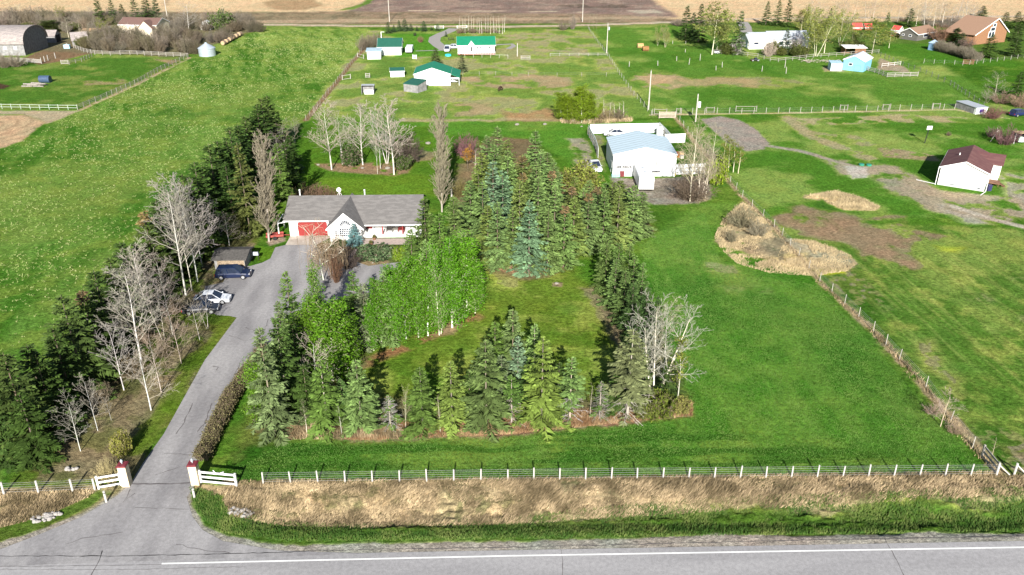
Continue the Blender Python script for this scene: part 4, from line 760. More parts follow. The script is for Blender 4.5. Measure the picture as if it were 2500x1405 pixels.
# clump in the far pasture
for i, (x, y, ty) in enumerate([(1370, 292, 225), (1385, 296, 230), (1400, 298, 228), (1420, 300, 208), (1438, 296, 225), (1455, 292, 240), (1410, 290, 215)]):
    plant(AL[i % 3], 'aspen_tree', 'fresh green aspen, %s of the pasture clump behind the shop' % ORD[i], 'aspen', x, y, ty, 'aspens of the pasture clump', leaf=(.20, .29, .02), bark=(.45, .45, .35), twig=(.2, .2, .08), w=34)
for i, (x, y, ty) in enumerate([(1474, 290, 238), (1488, 290, 245), (1500, 289, 250), (1512, 288, 248), (1522, 286, 245)]):
    plant(THIN[1], 'bare_tree', 'leafless grey aspen, %s right of the fresh green clump' % ORD[i], 'bare tree', x, y, ty, 'leafless aspens of the pasture clump', bark=(.5, .46, .38), w=22)
for x, l in ((1478, 'brown brush below the first leafless aspens'), (1508, 'brown brush below the last leafless aspens')): plant(SH[1], 'brush', l, 'bush', x, 291, 265, 'brush of the pasture clump', twig=(.2, .16, .1), w=48)

# --- hedge along the drive: one long clipped bank of twigs with fresh and old leaves
def hedge(name, label, pts, w, h, n, cols, col_leaf, parent=None):
    g = np.random.default_rng(99); P = [G(*p) for p in pts]; L = [(b-a).length for a, b in zip(P[:-1], P[1:])]; T = sum(L); S = []; D = []
    for i in range(n):
        t = g.random()*T; k = 0
        while t > L[k] and k < len(L)-1: t -= L[k]; k += 1
        a = P[k].lerp(P[k+1], t/L[k]); d = (P[k+1]-P[k]).normalized(); nn = Vector((-d.y, d.x, 0)); o = g.uniform(-1, 1); hh = h*(1-.35*abs(o)**3)*g.uniform(.55, 1.05)*(.9+.25*math.sin(a.y*.9)*math.sin(a.y*.37))
        b0 = a+nn*o*w*.35; b1 = a+nn*(o*w*.5+g.normal()*.12)+d*g.normal()*.2; z0 = hh*g.uniform(0, .6)
        S.append([b0.x, b0.y, z0, b1.x, b1.y, hh, .02, .012, g.random()])
        for q in range(3):
            f = g.uniform(.3, 1); c = np.array([b0.x+(b1.x-b0.x)*f, b0.y+(b1.y-b0.y)*f, z0+(hh-z0)*f])+g.normal(size=3)*.12; ax = unit(g.normal(size=3)); ww = unit(np.cross(ax, g.normal(size=3)))
            D.append([*(c-ax*.09), *(c+ax*.09), *(ww*.05), g.random()])
    V, Fq, v = tubes(S, 3); o = thing(name, label, 'hedge', P[0]); q = bpy.data.objects.new('stems', npmesh('stems', V-np.array(P[0]), Fq, M_bark, v)); scene.collection.objects.link(q); q.parent = o; q.color = (*cols, 1)
    V, Fq, v = diamonds(D); q = bpy.data.objects.new('foliage', npmesh('foliage', V-np.array(P[0]), Fq, M_leaf, v)); scene.collection.objects.link(q); q.parent = o; q.color = (*col_leaf, 1)
hedge('hedge', 'long brown-green hedge lining the right side of the drive', [(494, 1128), (530, 1050), (575, 965), (618, 900), (646, 868)], 1.5, 1.5, 9000, (.17, .13, .09), (.11, .10, .045))
# ---------------------------------------------------------------- buildings
def ribbed(name, col, rough=.5, pitch=.3, axis=0, depth=.5, var=.12, metal=0, rust=None):
    """sheet metal or boards: ribs across one local axis, as bump plus a thin seam"""
    m, nt, b = nmat(name); tc = nt.nodes.new('ShaderNodeTexCoord'); sx = nt.nodes.new('ShaderNodeSeparateXYZ'); nt.links.new(tc.outputs['Object'], sx.inputs[0])
    mo = nt.nodes.new('ShaderNodeMath'); mo.operation = 'MULTIPLY'; mo.inputs[1].default_value = 1/pitch; nt.links.new(sx.outputs[axis], mo.inputs[0])
    fr = nt.nodes.new('ShaderNodeMath'); fr.operation = 'FRACT'; nt.links.new(mo.outputs[0], fr.inputs[0])
    mr = nt.nodes.new('ShaderNodeMapRange'); mr.inputs[1].default_value = 0; mr.inputs[2].default_value = .16; mr.inputs[3].default_value = .72; mr.inputs[4].default_value = 1; nt.links.new(fr.outputs[0], mr.inputs[0]); mr.inputs[3].default_value = .72 if pitch < 1 else .5; mr.inputs[2].default_value = .16 if pitch < 1 else .3
    n = nt.nodes.new('ShaderNodeTexNoise'); n.inputs['Scale'].default_value = 1.3; n.inputs['Detail'].default_value = 6; nt.links.new(tc.outputs['Object'], n.inputs[0])
    r2 = nt.nodes.new('ShaderNodeMapRange'); r2.inputs[1].default_value = .3; r2.inputs[2].default_value = .7; r2.inputs[3].default_value = 1-var; r2.inputs[4].default_value = 1+var; nt.links.new(n.outputs[0], r2.inputs[0])
    mu = nt.nodes.new('ShaderNodeMath'); mu.operation = 'MULTIPLY'; nt.links.new(mr.outputs[0], mu.inputs[0]); nt.links.new(r2.outputs[0], mu.inputs[1])
    mx = nt.nodes.new('ShaderNodeMix'); mx.data_type = 'RGBA'; mx.blend_type = 'MULTIPLY'; mx.inputs[0].default_value = 1; mx.inputs[6].default_value = (*col, 1)
    nt.links.new(mu.outputs[0], mx.inputs[7]); nt.links.new(mx.outputs[2], b.inputs['Base Color']); b.inputs['Roughness'].default_value = rough; b.inputs['Metallic'].default_value = metal; b.inputs['Specular IOR Level'].default_value = .3
    bp = nt.nodes.new('ShaderNodeBump'); bp.inputs['Strength'].default_value = depth; bp.inputs['Distance'].default_value = .03; nt.links.new(mr.outputs[0], bp.inputs['Height']); nt.links.new(bp.outputs[0], b.inputs['Normal']); return m
M_white = ribbed('white_siding', (.74, .73, .71), .6, .2, 2, .3, .05); M_whitem = ribbed('white_sheet_metal', (.76, .77, .78), .45, .3, 0, .4, .05); M_trim = mat('white_trim', (.80, .80, .79), .5, .05)
M_shing = mat('grey_shingles', (.145, .137, .132), .95, .25, 9, bump=.5, stretch=(1, 3, 3), col2=(.185, .175, .168), scale2=.8); M_maroon = mat('maroon_shingles', (.125, .055, .055), .95, .2, 8, bump=.4, stretch=(1, 3, 3), col2=(.155, .075, .07)); M_brown = mat('brown_shingles', (.25, .155, .105), .95, .2, 8, bump=.4, stretch=(1, 3, 3))
M_green = ribbed('green_roof_metal', (.012, .20, .105), .55, .3, 0, .3, .08); M_dgreen = ribbed('dark_green_roof', (.02, .10, .07), .6, .3, 0, .3, .1); M_blue = ribbed('pale_blue_roof', (.50, .61, .67), .4, 1.35, 1, .8, .05); M_grey_roof = mat('grey_blue_roof', (.36, .39, .43), .8, .15, 5)
M_glass = mat('window_glass', (.02, .028, .05), .12, .3, 2, spec=.6); M_red = mat('red_paint', (.24, .03, .028), .5, .12, 2); M_redroof = mat('red_roof', (.50, .07, .06), .6, .15, 2); M_wood = ribbed('weathered_boards', (.24, .235, .235), .9, .18, 0, .6, .3); M_brownw = ribbed('brown_boards', (.19, .10, .06), .9, .18, 0, .6, .3)
M_dark = mat('dark_inside', (.015, .015, .018), .9, .2); M_bluewall = ribbed('blue_wall', (.20, .46, .60), .55, .3, 0, .3, .06); M_cream = mat('cream_stucco', (.66, .58, .44), .9, .1, 3); M_char = ribbed('charcoal_siding', (.115, .11, .10), .8, .2, 2, .3, .1)
M_shake = mat('old_cedar_shakes', (.25, .22, .215), .95, .35, 4, bump=.6, stretch=(1, 4, 4), col2=(.33, .29, .27)); M_galv = ribbed('galvanised_steel', (.44, .50, .56), .38, .5, 2, .4, .12, .35); M_found = mat('parged_foundation', (.50, .50, .47), .9, .1, 3); M_conc2 = mat('paving', (.42, .34, .30), .9, .15, 2)
M_black = mat('black_paint', (.02, .02, .022), .6, .2); M_post = mat('pale_post_wood', (.40, .375, .33), .9, .2, 4); M_wpost = mat('white_post_wood', (.50, .48, .44), .8, .12, 4, bump=.2); M_gpost = mat('grey_post_wood', (.24, .22, .19), .95, .25, 4); M_wire = mat('galvanised_wire', (.40, .41, .40), .5, .1); M_rail = mat('grey_rails', (.31, .29, .26), .9, .2, 4)
M_stone = mat('cream_stone', (.66, .56, .40), .9, .25, 4, bump=.5, col2=(.42, .33, .22), thr=(.55, .7), scale2=2); M_tyre = mat('tyre_rubber', (.02, .02, .02), .9, .2); M_rim = mat('alloy', (.55, .56, .58), .3, .1, metal=.6); M_vblue = mat('blue_tarp_and_shade', (.16, .27, .42), .6, .3, 3)  # tarp blue also serves as painted shade on the trailer side
def bldg(name, label, bl, br, ey, ry, back, ridge='y', cat='building', wallM=None, roofM=None, oh=.35, group=None, D=None, side='l', rt_=.14, roofname='roof', fas=True, turn=None):
    """building from picture readings: bottom-left, bottom-right of front wall, eave row, ridge row, a back eave corner"""
    P, Q = G(*bl), G(*br); dx = (Q-P).normalized()
    if turn is not None: dx = Vector((math.cos(R(turn)), math.sin(R(turn)), 0)); Q = P+dx*(Q-P).length
    ny = Vector((-dx.y, dx.x, 0)); L = (Q-P).length; he = HT(P, ey)
    if D is None:
        B = G(back[0], back[1], he)-(P if side == 'l' else Q); D = max(1.5, B.dot(ny)-oh)
    if ridge == 'y': hr = HT(P+dx*L/2, ry)
    elif ridge == 'x': hr = HT(P+dx*L/2+ny*D/2, ry)
    else: hr = HT(P+dx*L/2+ny*(D+oh), ry)          # 'shed': back edge higher
    t = thing(name, label, cat, P, math.atan2(dx.y, dx.x), group); t['kind_'] = 0; del t['kind_']
    mb = MB()
    if ridge == 'y': mb.prism([(0, 0, 0), (L, 0, 0), (L, 0, he), (L/2, 0, hr), (0, 0, he)], (0, D, 0))
    elif ridge == 'x': mb.prism([(0, 0, 0), (0, D, 0), (0, D, he), (0, D/2, hr), (0, 0, he)], (L, 0, 0))
    else: mb.prism([(0, 0, 0), (0, D, 0), (0, D, hr), (0, 0, he)], (L, 0, 0))
    mb.build('walls', wallM or M_white, t)
    mb = MB(); e = .02
    if ridge == 'y':
        s = (hr-he)/(L/2); a, b = -oh, L+oh
        for x0, z0, x1, z1 in ((a, he-s*oh, L/2, hr), (L/2, hr, b, he-s*oh)):
            mb.prism([(x0, -oh, z0+e), (x1, -oh, z1+e), (x1, -oh, z1+rt_), (x0, -oh, z0+rt_)], (0, D+2*oh, 0))
    elif ridge == 'x':
        s = (hr-he)/(D/2)
        for y0, z0, y1, z1 in ((-oh, he-s*oh, D/2, hr), (D/2, hr, D+oh, he-s*oh)):
            mb.prism([(-oh, y0, z0+e), (-oh, y1, z1+e), (-oh, y1, z1+rt_), (-oh, y0, z0+rt_)], (L+2*oh, 0, 0))
    else:
        s = (hr-he)/D; mb.prism([(-oh, -oh, he-s*oh+e), (-oh, D+oh, hr+s*oh+e), (-oh, D+oh, hr+s*oh+rt_), (-oh, -oh, he-s*oh+rt_)], (L+2*oh, 0, 0))
    rf = mb.build(roofname, roofM or M_shing, t)
    if ridge != 'shed' and fas:   # pale fascia boards, a little proud of the slabs
        mb = MB(); w = .03
        if ridge == 'y':
            for x0, z0, x1, z1 in ((-oh, he-s*oh, L/2, hr), (L/2, hr, L+oh, he-s*oh)):
                mb.prism([(x0, -oh-w, z0-.12), (x1, -oh-w, z1-.12), (x1, -oh-w, z1+rt_-.01), (x0, -oh-w, z0+rt_-.01)], (0, w-.003, 0))
            for x in (-oh-w, L+oh+.003): mb.box(x, x+w-.003, -oh-w, D+oh, he-s*oh-.12, he-s*oh+rt_-.01)
        else:
            mb.box(-oh-w, L+oh+w, -oh-w, -oh-.003, he-s*oh-.12, he-s*oh+rt_-.01)
            for x in (-oh-w, L+oh+.003):
                for y0, z0, y1, z1 in ((-oh, he-s*oh, D/2, hr), (D/2, hr, D+oh, he-s*oh)):
                    mb.prism([(x, y0, z0-.12), (x, y1, z1-.12), (x, y1, z1+rt_-.01), (x, y0, z0+rt_-.01)], (w-.003, 0, 0))
        mb.build('fascia', M_trim, t)
    return dict(t=t, P=P, dx=dx, ny=ny, L=L, D=D, he=he, hr=hr)
def uz(B, px, py, y=0.0):
    """local (u,z) on the front plane (y=0) of a building seen at a picture point"""
    d = fw+rt*((px-CX)/F)-up*((py-CY)/F); O = Vector((0, 0, CH)); p0 = B['P']+B['ny']*y
    t = (p0-O).dot(B['ny'])/d.dot(B['ny']); q = O+d*t-B['P']; return q.dot(B['dx']), q.z
def opening(B, name, x0, y0, x1, y1, y=0.0, fm=None, pm=None, fr=.09, bars=(0, 0), label=None, local=None, sides=None):
    """window or door from picture rectangle; frame is the part, pane its sub-part"""
    if local: u0, z0, u1, z1 = local
    else: (u0, z1), (u1, z0) = uz(B, x0, y0, y), uz(B, x1, y1, y)
    mb = MB(); a, b = y-.07, y-.004
    mb.box(u0-fr, u0, a, b, z0-fr, z1+fr); mb.box(u1, u1+fr, a, b, z0-fr, z1+fr); mb.box(u0+.001, u1-.001, a, b, z1, z1+fr); mb.box(u0+.001, u1-.001, a, b, z0-fr, z0)
    for k in range(1, bars[0]+1): x = u0+(u1-u0)*k/(bars[0]+1); mb.box(x-.03, x+.03, a+.01, b-.012, z0+.001, z1-.001)
    for k in range(1, bars[1]+1): z = z0+(z1-z0)*k/(bars[1]+1); mb.box(u0+.001, u1-.001, a+.013, b-.014, z-.03, z+.03)
    o = mb.build(name, fm or M_trim, B['t'])
    mb = MB(); mb.box(u0+.002, u1-.002, y-.03, y-.006, z0+.002, z1-.002); mb.build('pane' if 'window' in name else 'panel', pm or M_glass, o)
    if label: o['label'] = label
    return o
def side_opening(B, name, x, y0, y1, z0, z1, fm=None, pm=None, fr=.08):
    s = 1 if x > 0 else -1; mb = MB(); a, b = (x+.004*s, x+.06*s); a, b = min(a, b), max(a, b)
    mb.box(a, b, y0-fr, y0, z0-fr, z1+fr); mb.box(a, b, y1, y1+fr, z0-fr, z1+fr); mb.box(a, b, y0+.001, y1-.001, z1, z1+fr); mb.box(a, b, y0+.001, y1-.001, z0-fr, z0)
    o = mb.build(name, fm or M_trim, B['t']); mb = MB(); c, d = x+.006*s, x+.03*s; mb.box(min(c, d), max(c, d), y0+.002, y1-.002, z0+.002, z1-.002); mb.build('pane' if 'window' in name else 'panel', pm or M_glass, o); return o

# --- the home: garage wing, projecting bay with arched window, porch wing
PH = G(709, 577); y_b = G(845, 591).y-PH.y
H = dict(P=PH, dx=Vector((1, 0, 0)), ny=Vector((0, 1, 0)))
home = thing('house', 'long white bungalow with grey shingle roof, arched bay window and red garage door', 'house', PH); H['t'] = home
xl = 0.0; xg = uz(H, 800, 560)[0]; xr = uz(H, 1024, 560)[0]; he = 2.85; hr = 4.75; Dp = 9.6
bx0, bx1 = uz(H, 806, 580, y_b)[0], uz(H, 883, 580, y_b)[0]
mb = MB(); yp = 1.7      # porch wall recess
mb.prism([(xl, 0, 0), (xl, Dp, 0), (xl, Dp, he), (xl, Dp/2, hr), (xl, 0, he)], (bx0+.3-xl, 0, 0))
mb.prism([(bx0+.302, yp, 0), (bx0+.302, Dp, 0), (bx0+.302, Dp, he), (bx0+.302, Dp/2, hr), (bx0+.302, yp, he+(hr-he)*yp/(Dp/2)-.02)], (xr-bx0-.302, 0, 0))
apz = uz(H, 838, 521, y_b)[1]; bm = (bx0+bx1)/2; bez = he-.35
mb.prism([(bx0, y_b, 0), (bx1, y_b, 0), (bx1, y_b, bez), (bm, y_b, apz-.12), (bx0, y_b, bez)], (0, yp+.5-y_b, 0))
mb.build('walls', M_white, home)
s = (hr-he)/(Dp/2); oh = .55; mb = MB()
ra = [(xl-.6, y0, z0) for y0, z0 in ()]
def slab(mb, x0, x1, y0, z0, y1, z1, t=.13): mb.prism([(x0, y0, z0+.02), (x0, y1, z1+.02), (x0, y1, z1+t), (x0, y0, z0+t)], (x1-x0, 0, 0))
slab(mb, xl-.7, bm, -oh, he-s*oh, Dp/2, hr); slab(mb, bm+.003, xr+.5, -oh-1.0, he-s*(oh+1.0), Dp/2, hr); slab(mb, xl-.7, xr+.5, Dp+oh, he-s*oh, Dp/2+.002, hr)
roof = mb.build('roof', M_shing, home)
mb = MB(); yk = y_b-.45; bs = (apz-bez)/(bm-bx0)
yr = Dp/2+2.2 if apz > hr else (apz-he)/s+.1
for x0, z0, x1, z1 in ((bx0-.45, bez-bs*.45, bm, apz), (bm, apz, bx1+.45, bez-bs*.45)):
    yb0 = max(0, (z0-he)/s); 
    if x0 < bm and x1 <= bm+.01: ring = [(x0, yk, z0+.05), (x1, yk, z1+.05), (x1, yr+1.5, z1+.05), (x0, yb0+.9, z0+.05)]
    else: ring = [(x0, yk, z0+.05), (x1, yk, z1+.05), (x1, yb0+.9, z1+.05), (x0, yr+1.5, z0+.05)]
    mb.prism([Vector(p) for p in ring], (0, 0, .13))
mb.build('bay_roof', M_shing, home)
mb = MB()
for x0, z0, x1, z1 in ((bx0-.45, bez-bs*.45, bm, apz), (bm, apz, bx1+.45, bez-bs*.45)): mb.prism([(x0, yk-.04, z0-.12), (x1, yk-.04, z1-.12), (x1, yk-.04, z1+.16), (x0, yk-.04, z0+.16)], (0, .037, 0))
mb.box(xl-.7, bx0-.4, -oh-.13, -oh-.004, he-s*oh-.06, he-s*oh+.1); mb.box(bx1+.4, xr+.5, -oh-1.13, -oh-1.004, he-s*(oh+1)-.06, he-s*(oh+1)+.1)
mb.build('gutter', M_trim, home)
(g0, gz1), (g1, gz0) = uz(H, 726, 540.5), uz(H, 801, 575); mb = MB()
c = .35; ring = [(g0, -.05, .05), (g1, -.05, .05), (g1, -.05, gz1-c), (g1-c, -.05, gz1), (g0+c, -.05, gz1), (g0, -.05, gz1-c)]
mb.prism(ring, (0, .046, 0))
for k in range(1, 4): mb.box(g0+.05, g1-.05, -.062, -.052, .05+k*.58, .075+k*.58)
mb.build('garage_door', M_red, home)
opening(H, 'window', 829, 558, 857, 577, y_b, bars=(5, 3)); opening(H, 'window', 817, 552, 824, 577, y_b, bars=(1, 4)); opening(H, 'window', 866, 552, 873, 577, y_b, bars=(1, 4))
(wu0, wz0), (wu1, _) = uz(H, 829, 552, y_b), uz(H, 857, 552, y_b); wr = (wu1-wu0)/2; wc = (wu0+wu1)/2; mb = MB()
mb.prism([(wc+wr*math.cos(a), y_b-.03, wz0+wr*math.sin(a)) for a in [k*math.pi/14 for k in range(15)]], (0, .024, 0)); fan = None
m2 = MB()
for k in range(14):
    a, b = k*math.pi/14, (k+1)*math.pi/14; m2.prism([(wc+r*math.cos(t), y_b-.075, wz0+r*math.sin(t)) for r, t in ((wr, a), (wr+.12, a), (wr+.12, b), (wr, b))], (0, .07, 0))
for k in range(0, 8): a = k*math.pi/7; m2.bar((wc, y_b-.05, wz0+.02), (wc+wr*math.cos(a), y_b-.05, wz0+wr*math.sin(a)+.02), .05, .05)
fan = m2.build('arched_window', M_trim, home); mb.build('pane', M_glass, fan)
pz = .45
mb = MB(); mb.box(bx1+.01, xr+.3, -.9, yp-.01, 0, pz); mb.build('porch_deck', M_trim, home)
opening(H, 'door', 894, 550, 910, 566, yp, pm=M_red, label='red front door')
opening(H, 'window', 888, 551, 892, 566, yp, bars=(1, 3)); opening(H, 'window', 912, 551, 917, 566, yp, bars=(1, 3)); opening(H, 'window', 946, 546, 965, 555, yp, bars=(2, 0)); opening(H, 'window', 996, 547, 1008, 553, yp)
for px in (935, 984, 1018):
    u = uz(H, px, 575, -.85)[0]; mb = MB(); mb.box(u-.08, u+.08, -.85, -.69, pz, he-s*1.2-.1); mb.build('porch_post', M_trim if px == 1018 else M_red, home)
mb = MB(); u0 = uz(H, 683, 585)[0]; mb.box(u0, u0+.15, -.3, -.15, 0, 2.3); mb.bar((u0+.07, -.22, 2.2), (xl, -.22, 2.5), .12, .12); mb.bar((u0+.07, 3.5, 2.2), (xl, 3.5, 2.5), .1, .1); mb.bar((u0+.07, -.22, 2.28), (u0+.07, 3.5, 2.28), .12, .12); mb.box(u0, u0+.15, 3.4, 3.55, 0, 2.2); mb.build('side_arbour', M_trim, home)
for px, h_ in ((733, .9), (891, .8)):
    u = uz(H, px, 490, Dp/2)[0]; mb = MB(); mb.tube((u, Dp/2+.3, hr-.1), (u, Dp/2+.3, hr+h_), .09, n=8); mb.tube((u, Dp/2+.3, hr+h_), (u, Dp/2+.3, hr+h_+.12), .14, n=8); mb.build('vent_pipe', M_trim, home)
u = uz(H, 829, 484, Dp/2)[0]; mb = MB(); mb.tube((u, Dp/2+.3, hr), (u, Dp/2+.3, hr+.9), .04); mb.bar((u-.35, Dp/2+.3, hr), (u, Dp/2+.3, hr+.7), .04, .04); mb.bar((u+.35, Dp/2+.3, hr), (u, Dp/2+.3, hr+.7), .04, .04); dm = mb.build('dish_mast', M_trim, home)
mb = MB(); mb.lathe([(0, 0), (.2, .02), (.34, .1), (.36, .13), (.33, .13), (.2, .05), (0, .03)], n=14); d = mb.build('dish', M_trim, dm); d.location = (u, Dp/2+.1, hr+.95); d.rotation_euler = (R(60), 0, 0)
# garden paving, porch chairs, pots
mb = MB(); mb.face([(p.x, p.y, .03) for p in [G(*q) for q in [(886, 598), (1000, 598), (1000, 583), (884, 583)]]]); kind(mb.build('patio', M_conc2), 'structure')
mb = MB(); mb.face([(p.x, p.y, .025) for p in [G(*q) for q in [(855, 640), (872, 612), (892, 598.5), (880, 598.5), (862, 612), (845, 640)]]][::-1]); kind(mb.build('path', M_conc2), 'structure')
M_wick = mat('dark_wicker', (.06, .055, .05), .9, .3, 20)
def chair(px, label, m, w=.8):
    u, z = uz(H, px, 570, .5); t = thing('porch_chair', label, 'chair', (PH.x+u, PH.y+.5, pz), 0, 'porch furniture'); mb = MB(); mb.box(-w/2, w/2, -.35, .3, .32, .45); mb.build('seat', m, t)
    mb = MB(); mb.box(-w/2, w/2, .24, .32, .451, 1.0); mb.build('backrest', m, t)
    mb = MB(); mb.box(-w/2-.08, -w/2-.002, -.35, .3, 0, .65); mb.box(w/2+.002, w/2+.08, -.35, .3, 0, .65); mb.build('armrests', m, t)
chair(952, 'dark wicker armchair on the porch, left of the grey table', M_wick); chair(981, 'dark red cushioned armchair by the middle porch post', mat('dark_red_cushion', (.16, .02, .02), .9)); 
t = thing('porch_table', 'low grey table between the two porch chairs', 'table', (PH.x+uz(H, 966, 570, .5)[0], PH.y+.5, pz)); mb = MB(); mb.box(-.4, .4, -.3, .3, .4, .45); mb.build('tabletop', M_gpost, t)
for a in (-1, 1):
    for b_ in (-1, 1): mb = MB(); mb.box(a*.35-.03, a*.35+.03, b_*.25-.03, b_*.25+.03, 0, .4); mb.build('leg', M_gpost, t)
for px, py, l in ((914, 586, 'brown flower pot beside the patio path'), (906, 600, 'dark planter on the patio corner')):
    t = thing('flower_pot', l, 'pot', G(px, py)); mb = MB(); mb.lathe([(0, .0), (.2, 0), (.3, .45), (.26, .45), (.18, .3), (0, .3)], n=12); mb.build('pot', M_brownw, t); SHm = SHE[0]['parts'][1][1]; q = bpy.data.objects.new('plant', SHm); scene.collection.objects.link(q); q.parent = t; q.scale = (.14, .14, .3); q.location = (0, 0, .3); q.color = (.12, .12, .04, 1)
# --- log shed, red box trailer beside garage, barbecue
B = bldg('log_shed', 'dark weathered shed beside the drive behind the navy car', (526, 658), (600, 657), 634, 612, (530, 612), 'x', 'shed', M_wood, mat('dark_roof_felt', (.085, .08, .075), .95, .3, 4), D=4.0, fas=False)
opening(B, 'doorway', 530, 637, 598, 655, pm=mat('stacked_firewood', (.26, .20, .14), .9, .5, 7), fm=M_gpost)
t = thing('barbecue', 'grey covered barbecue at the shed corner beside the lawn', 'barbecue', G(625, 634)); mb = MB(); mb.box(-.5, .5, -.25, .25, .7, .85); mb.prism([(-.45, -.24, .851), (-.45, .24, .851), (-.45, .2, 1.1), (-.45, 0, 1.2), (-.45, -.2, 1.1)], (.9, 0, 0)); mb.build('lid', M_grey_roof, t, bevel=.03)
for a in (-1, 1):
    for b_ in (-1, 1): mb = MB(); mb.box(a*.42-.03, a*.42+.03, b_*.18-.03, b_*.18+.03, 0, .7); mb.build('leg', M_black, t)
t = thing('trailer', 'small red flat trailer parked left of the garage', 'trailer', G(672, 583), R(12)); mb = MB(); mb.box(-1.3, 1.3, -.6, .6, .45, .55); mb.box(-1.3, 1.3, -.64, -.602, .5, .8); mb.box(-1.3, 1.3, .602, .64, .5, .8); mb.bar((1.3, 0, .5), (2.2, 0, .4), .08, .08); mb.build('bed', mat('dull_red', (.28, .06, .05), .8), t)
for a in (-1, 1): mb = MB(); mb.tube((0, a*.66, .3), (0, a*.8, .3), .3, n=12); mb.build('wheel', M_tyre, t)

# --- the shop
S = bldg('workshop', 'big white metal workshop with pale blue roof beside the gravel yard', (1495, 431), (1645, 427), 378, 361, (1477, 336), 'y', 'workshop', M_whitem, M_blue, oh=.12, rt_=.1, turn=-1.6)
mb = MB(); (u0, z1), (u1, z0) = uz(S, 1556, 383), uz(S, 1591, 426); mb.box(u0, u1, -.06, -.004, .03, z1)
for k in range(1, 6): z = z1*k/6; mb.box(u0+.02, u1-.02, -.075, -.062, z-.02, z+.02)
mb.build('roller_door', M_trim, S['t'])
M_txt = M_black; (su0, sz1), (su1, sz0) = uz(S, 1504, 404.5), uz(S, 1543, 410.5); mb = MB(); mb.box(su0, su1, -.05, -.004, sz0, sz1); sg = mb.build('sign', M_txt, S['t'], ); sg['label'] = 'black strip with illegible white lettering'
g = random.Random(3); n = 10; mb = MB(); w = (su1-su0)/n
for k in range(n):    # unreadable white strokes
    x = su0+k*w+.05; hgt = sz1-sz0
    mb.box(x, x+w*.16, -.062, -.052, sz0+hgt*.12, sz1-hgt*.12)
    for q in range(g.choice((1, 2))): zz = sz0+hgt*g.choice((.15, .42, .72)); mb.box(x+w*.17, x+w*g.uniform(.45, .62), -.062, -.052, zz, zz+hgt*.14)
    if g.random() < .5: mb.box(x+w*.5, x+w*.64, -.063, -.0525, sz0+hgt*.3, sz1-hgt*.12)
mb.build('lettering', M_trim, sg)
(u0, z1), (u1, z0) = uz(S, 1627, 375), uz(S, 1628, 425)
mb = MB(); u, z = uz(S, 1602, 405); mb.tube((u, -.3, .9), (u, -.3, 3.0), .04); mb.box(u-.75, u+.75, -.4, -.22, .9, 1.1); mb.build('basketball_post', M_black, S['t'])
side_opening(S, 'window', -.0001, 1.2, 2.0, 1.4, 2.4); side_opening(S, 'door', -.0001, 2.8, 3.8, .05, 2.1, pm=M_trim)
mb = MB(); mb.box(S['L']-.25, S['L']-.05, -.2, -.02, 0, S['he']-.2); mb.box(.0, .14, -.15, -.02, 0, S['he']-.2); mb.build('downpipe', M_trim, S['t'])
def panelwall(name, label, pts, h, m=None, posts=1, inner=1, grp=None):
    P = [G(*p) for p in pts]; t = thing(name, label, 'fence', P[0], 0, grp); mb = MB(); pm = MB(); 
    for a, b in zip(P[:-1], P[1:]):
        a, b = a-P[0], b-P[0]; d = (b-a).normalized(); n = Vector((-d.y, d.x, 0))*.03; mb.prism([a+n, a-n, b-n, b+n], (0, 0, h))
    mb.build('panels', m or M_whitem, t); k = 0
    for a, b in zip(P[:-1], P[1:]):
        a, b = a-P[0], b-P[0]; L = (b-a).length; d = (b-a)/L; n = Vector((d.y, -d.x, 0))*.1*inner; q = 0
        while q < L: c = a+d*q+n; mb = MB(); mb.box(c.x-.05, c.x+.05, c.y-.05, c.y+.05, 0, h*.8); mb.build('post', M_gpost, t); q += 2.6
        mb = MB(); mb.bar(a+n*.7+Vector((0, 0, h*.62)), b+n*.7+Vector((0, 0, h*.62)), .04, .08); mb.bar(a+n*.7+Vector((0, 0, h*.25)), b+n*.7+Vector((0, 0, h*.25)), .04, .08); mb.build('rail', M_gpost, t)
    return t
hp = HT(G(1440, 327), 304)
panelwall('metal_fence', 'white sheet metal yard wall behind the workshop', [(1440, 327), (1607, 324)], hp); panelwall('metal_fence', 'curving white sheet metal wall left of the workshop yard', [(1436, 329), (1444, 345), (1453, 362), (1460, 386)], 2.1, grp=None)
panelwall('metal_fence', 'blue-grey metal wall running down the right side of the workshop yard', [(1608, 324), (1622, 338), (1634, 352)], 2.3); panelwall('metal_fence', 'short white metal wall right behind the workshop', [(1622, 350), (1672, 348)], 1.9)
panelwall('metal_fence', 'white metal wall running right from the workshop front corner', [(1649, 427), (1727, 424)], HT(G(1680, 426), 401))
# yard clutter
def crate(px, py, sx, sy, sz, m, name, label, cat, rz=0, lid=None):
    t = thing(name, label, cat, G(px, py), rz); mb = MB(); mb.box(-sx/2, sx/2, -sy/2, sy/2, 0, sz); mb.build('body', m, t, bevel=.04)
    mb = MB(); mb.box(-sx/2-.04, sx/2+.04, -sy/2-.04, sy/2+.04, sz+.003, sz+.09); mb.build('lid', lid or m, t, bevel=.02); return t
crate(1518, 431, .8, .6, .95, mat('maroon_plastic', (.16, .03, .035), .6), 'bin', 'dark red bin against the workshop front wall', 'bin'); crate(1503, 432, 1.5, .6, .35, mat('mint_plastic', (.25, .55, .48), .6), 'box', 'low mint green box at the left foot of the workshop', 'box')
crate(1601, 427, 1.0, .6, .9, M_trim, 'freezer', 'white chest against the workshop wall under the post', 'chest'); crate(1638, 429, 1.7, .5, .3, mat('yellow_paint', (.6, .48, .1), .6), 'box', 'low yellow box at the right foot of the workshop', 'box')
crate(1610, 332, 1.4, 1.1, 1.8, M_trim, 'tank', 'white upright tank in the workshop yard', 'tank')
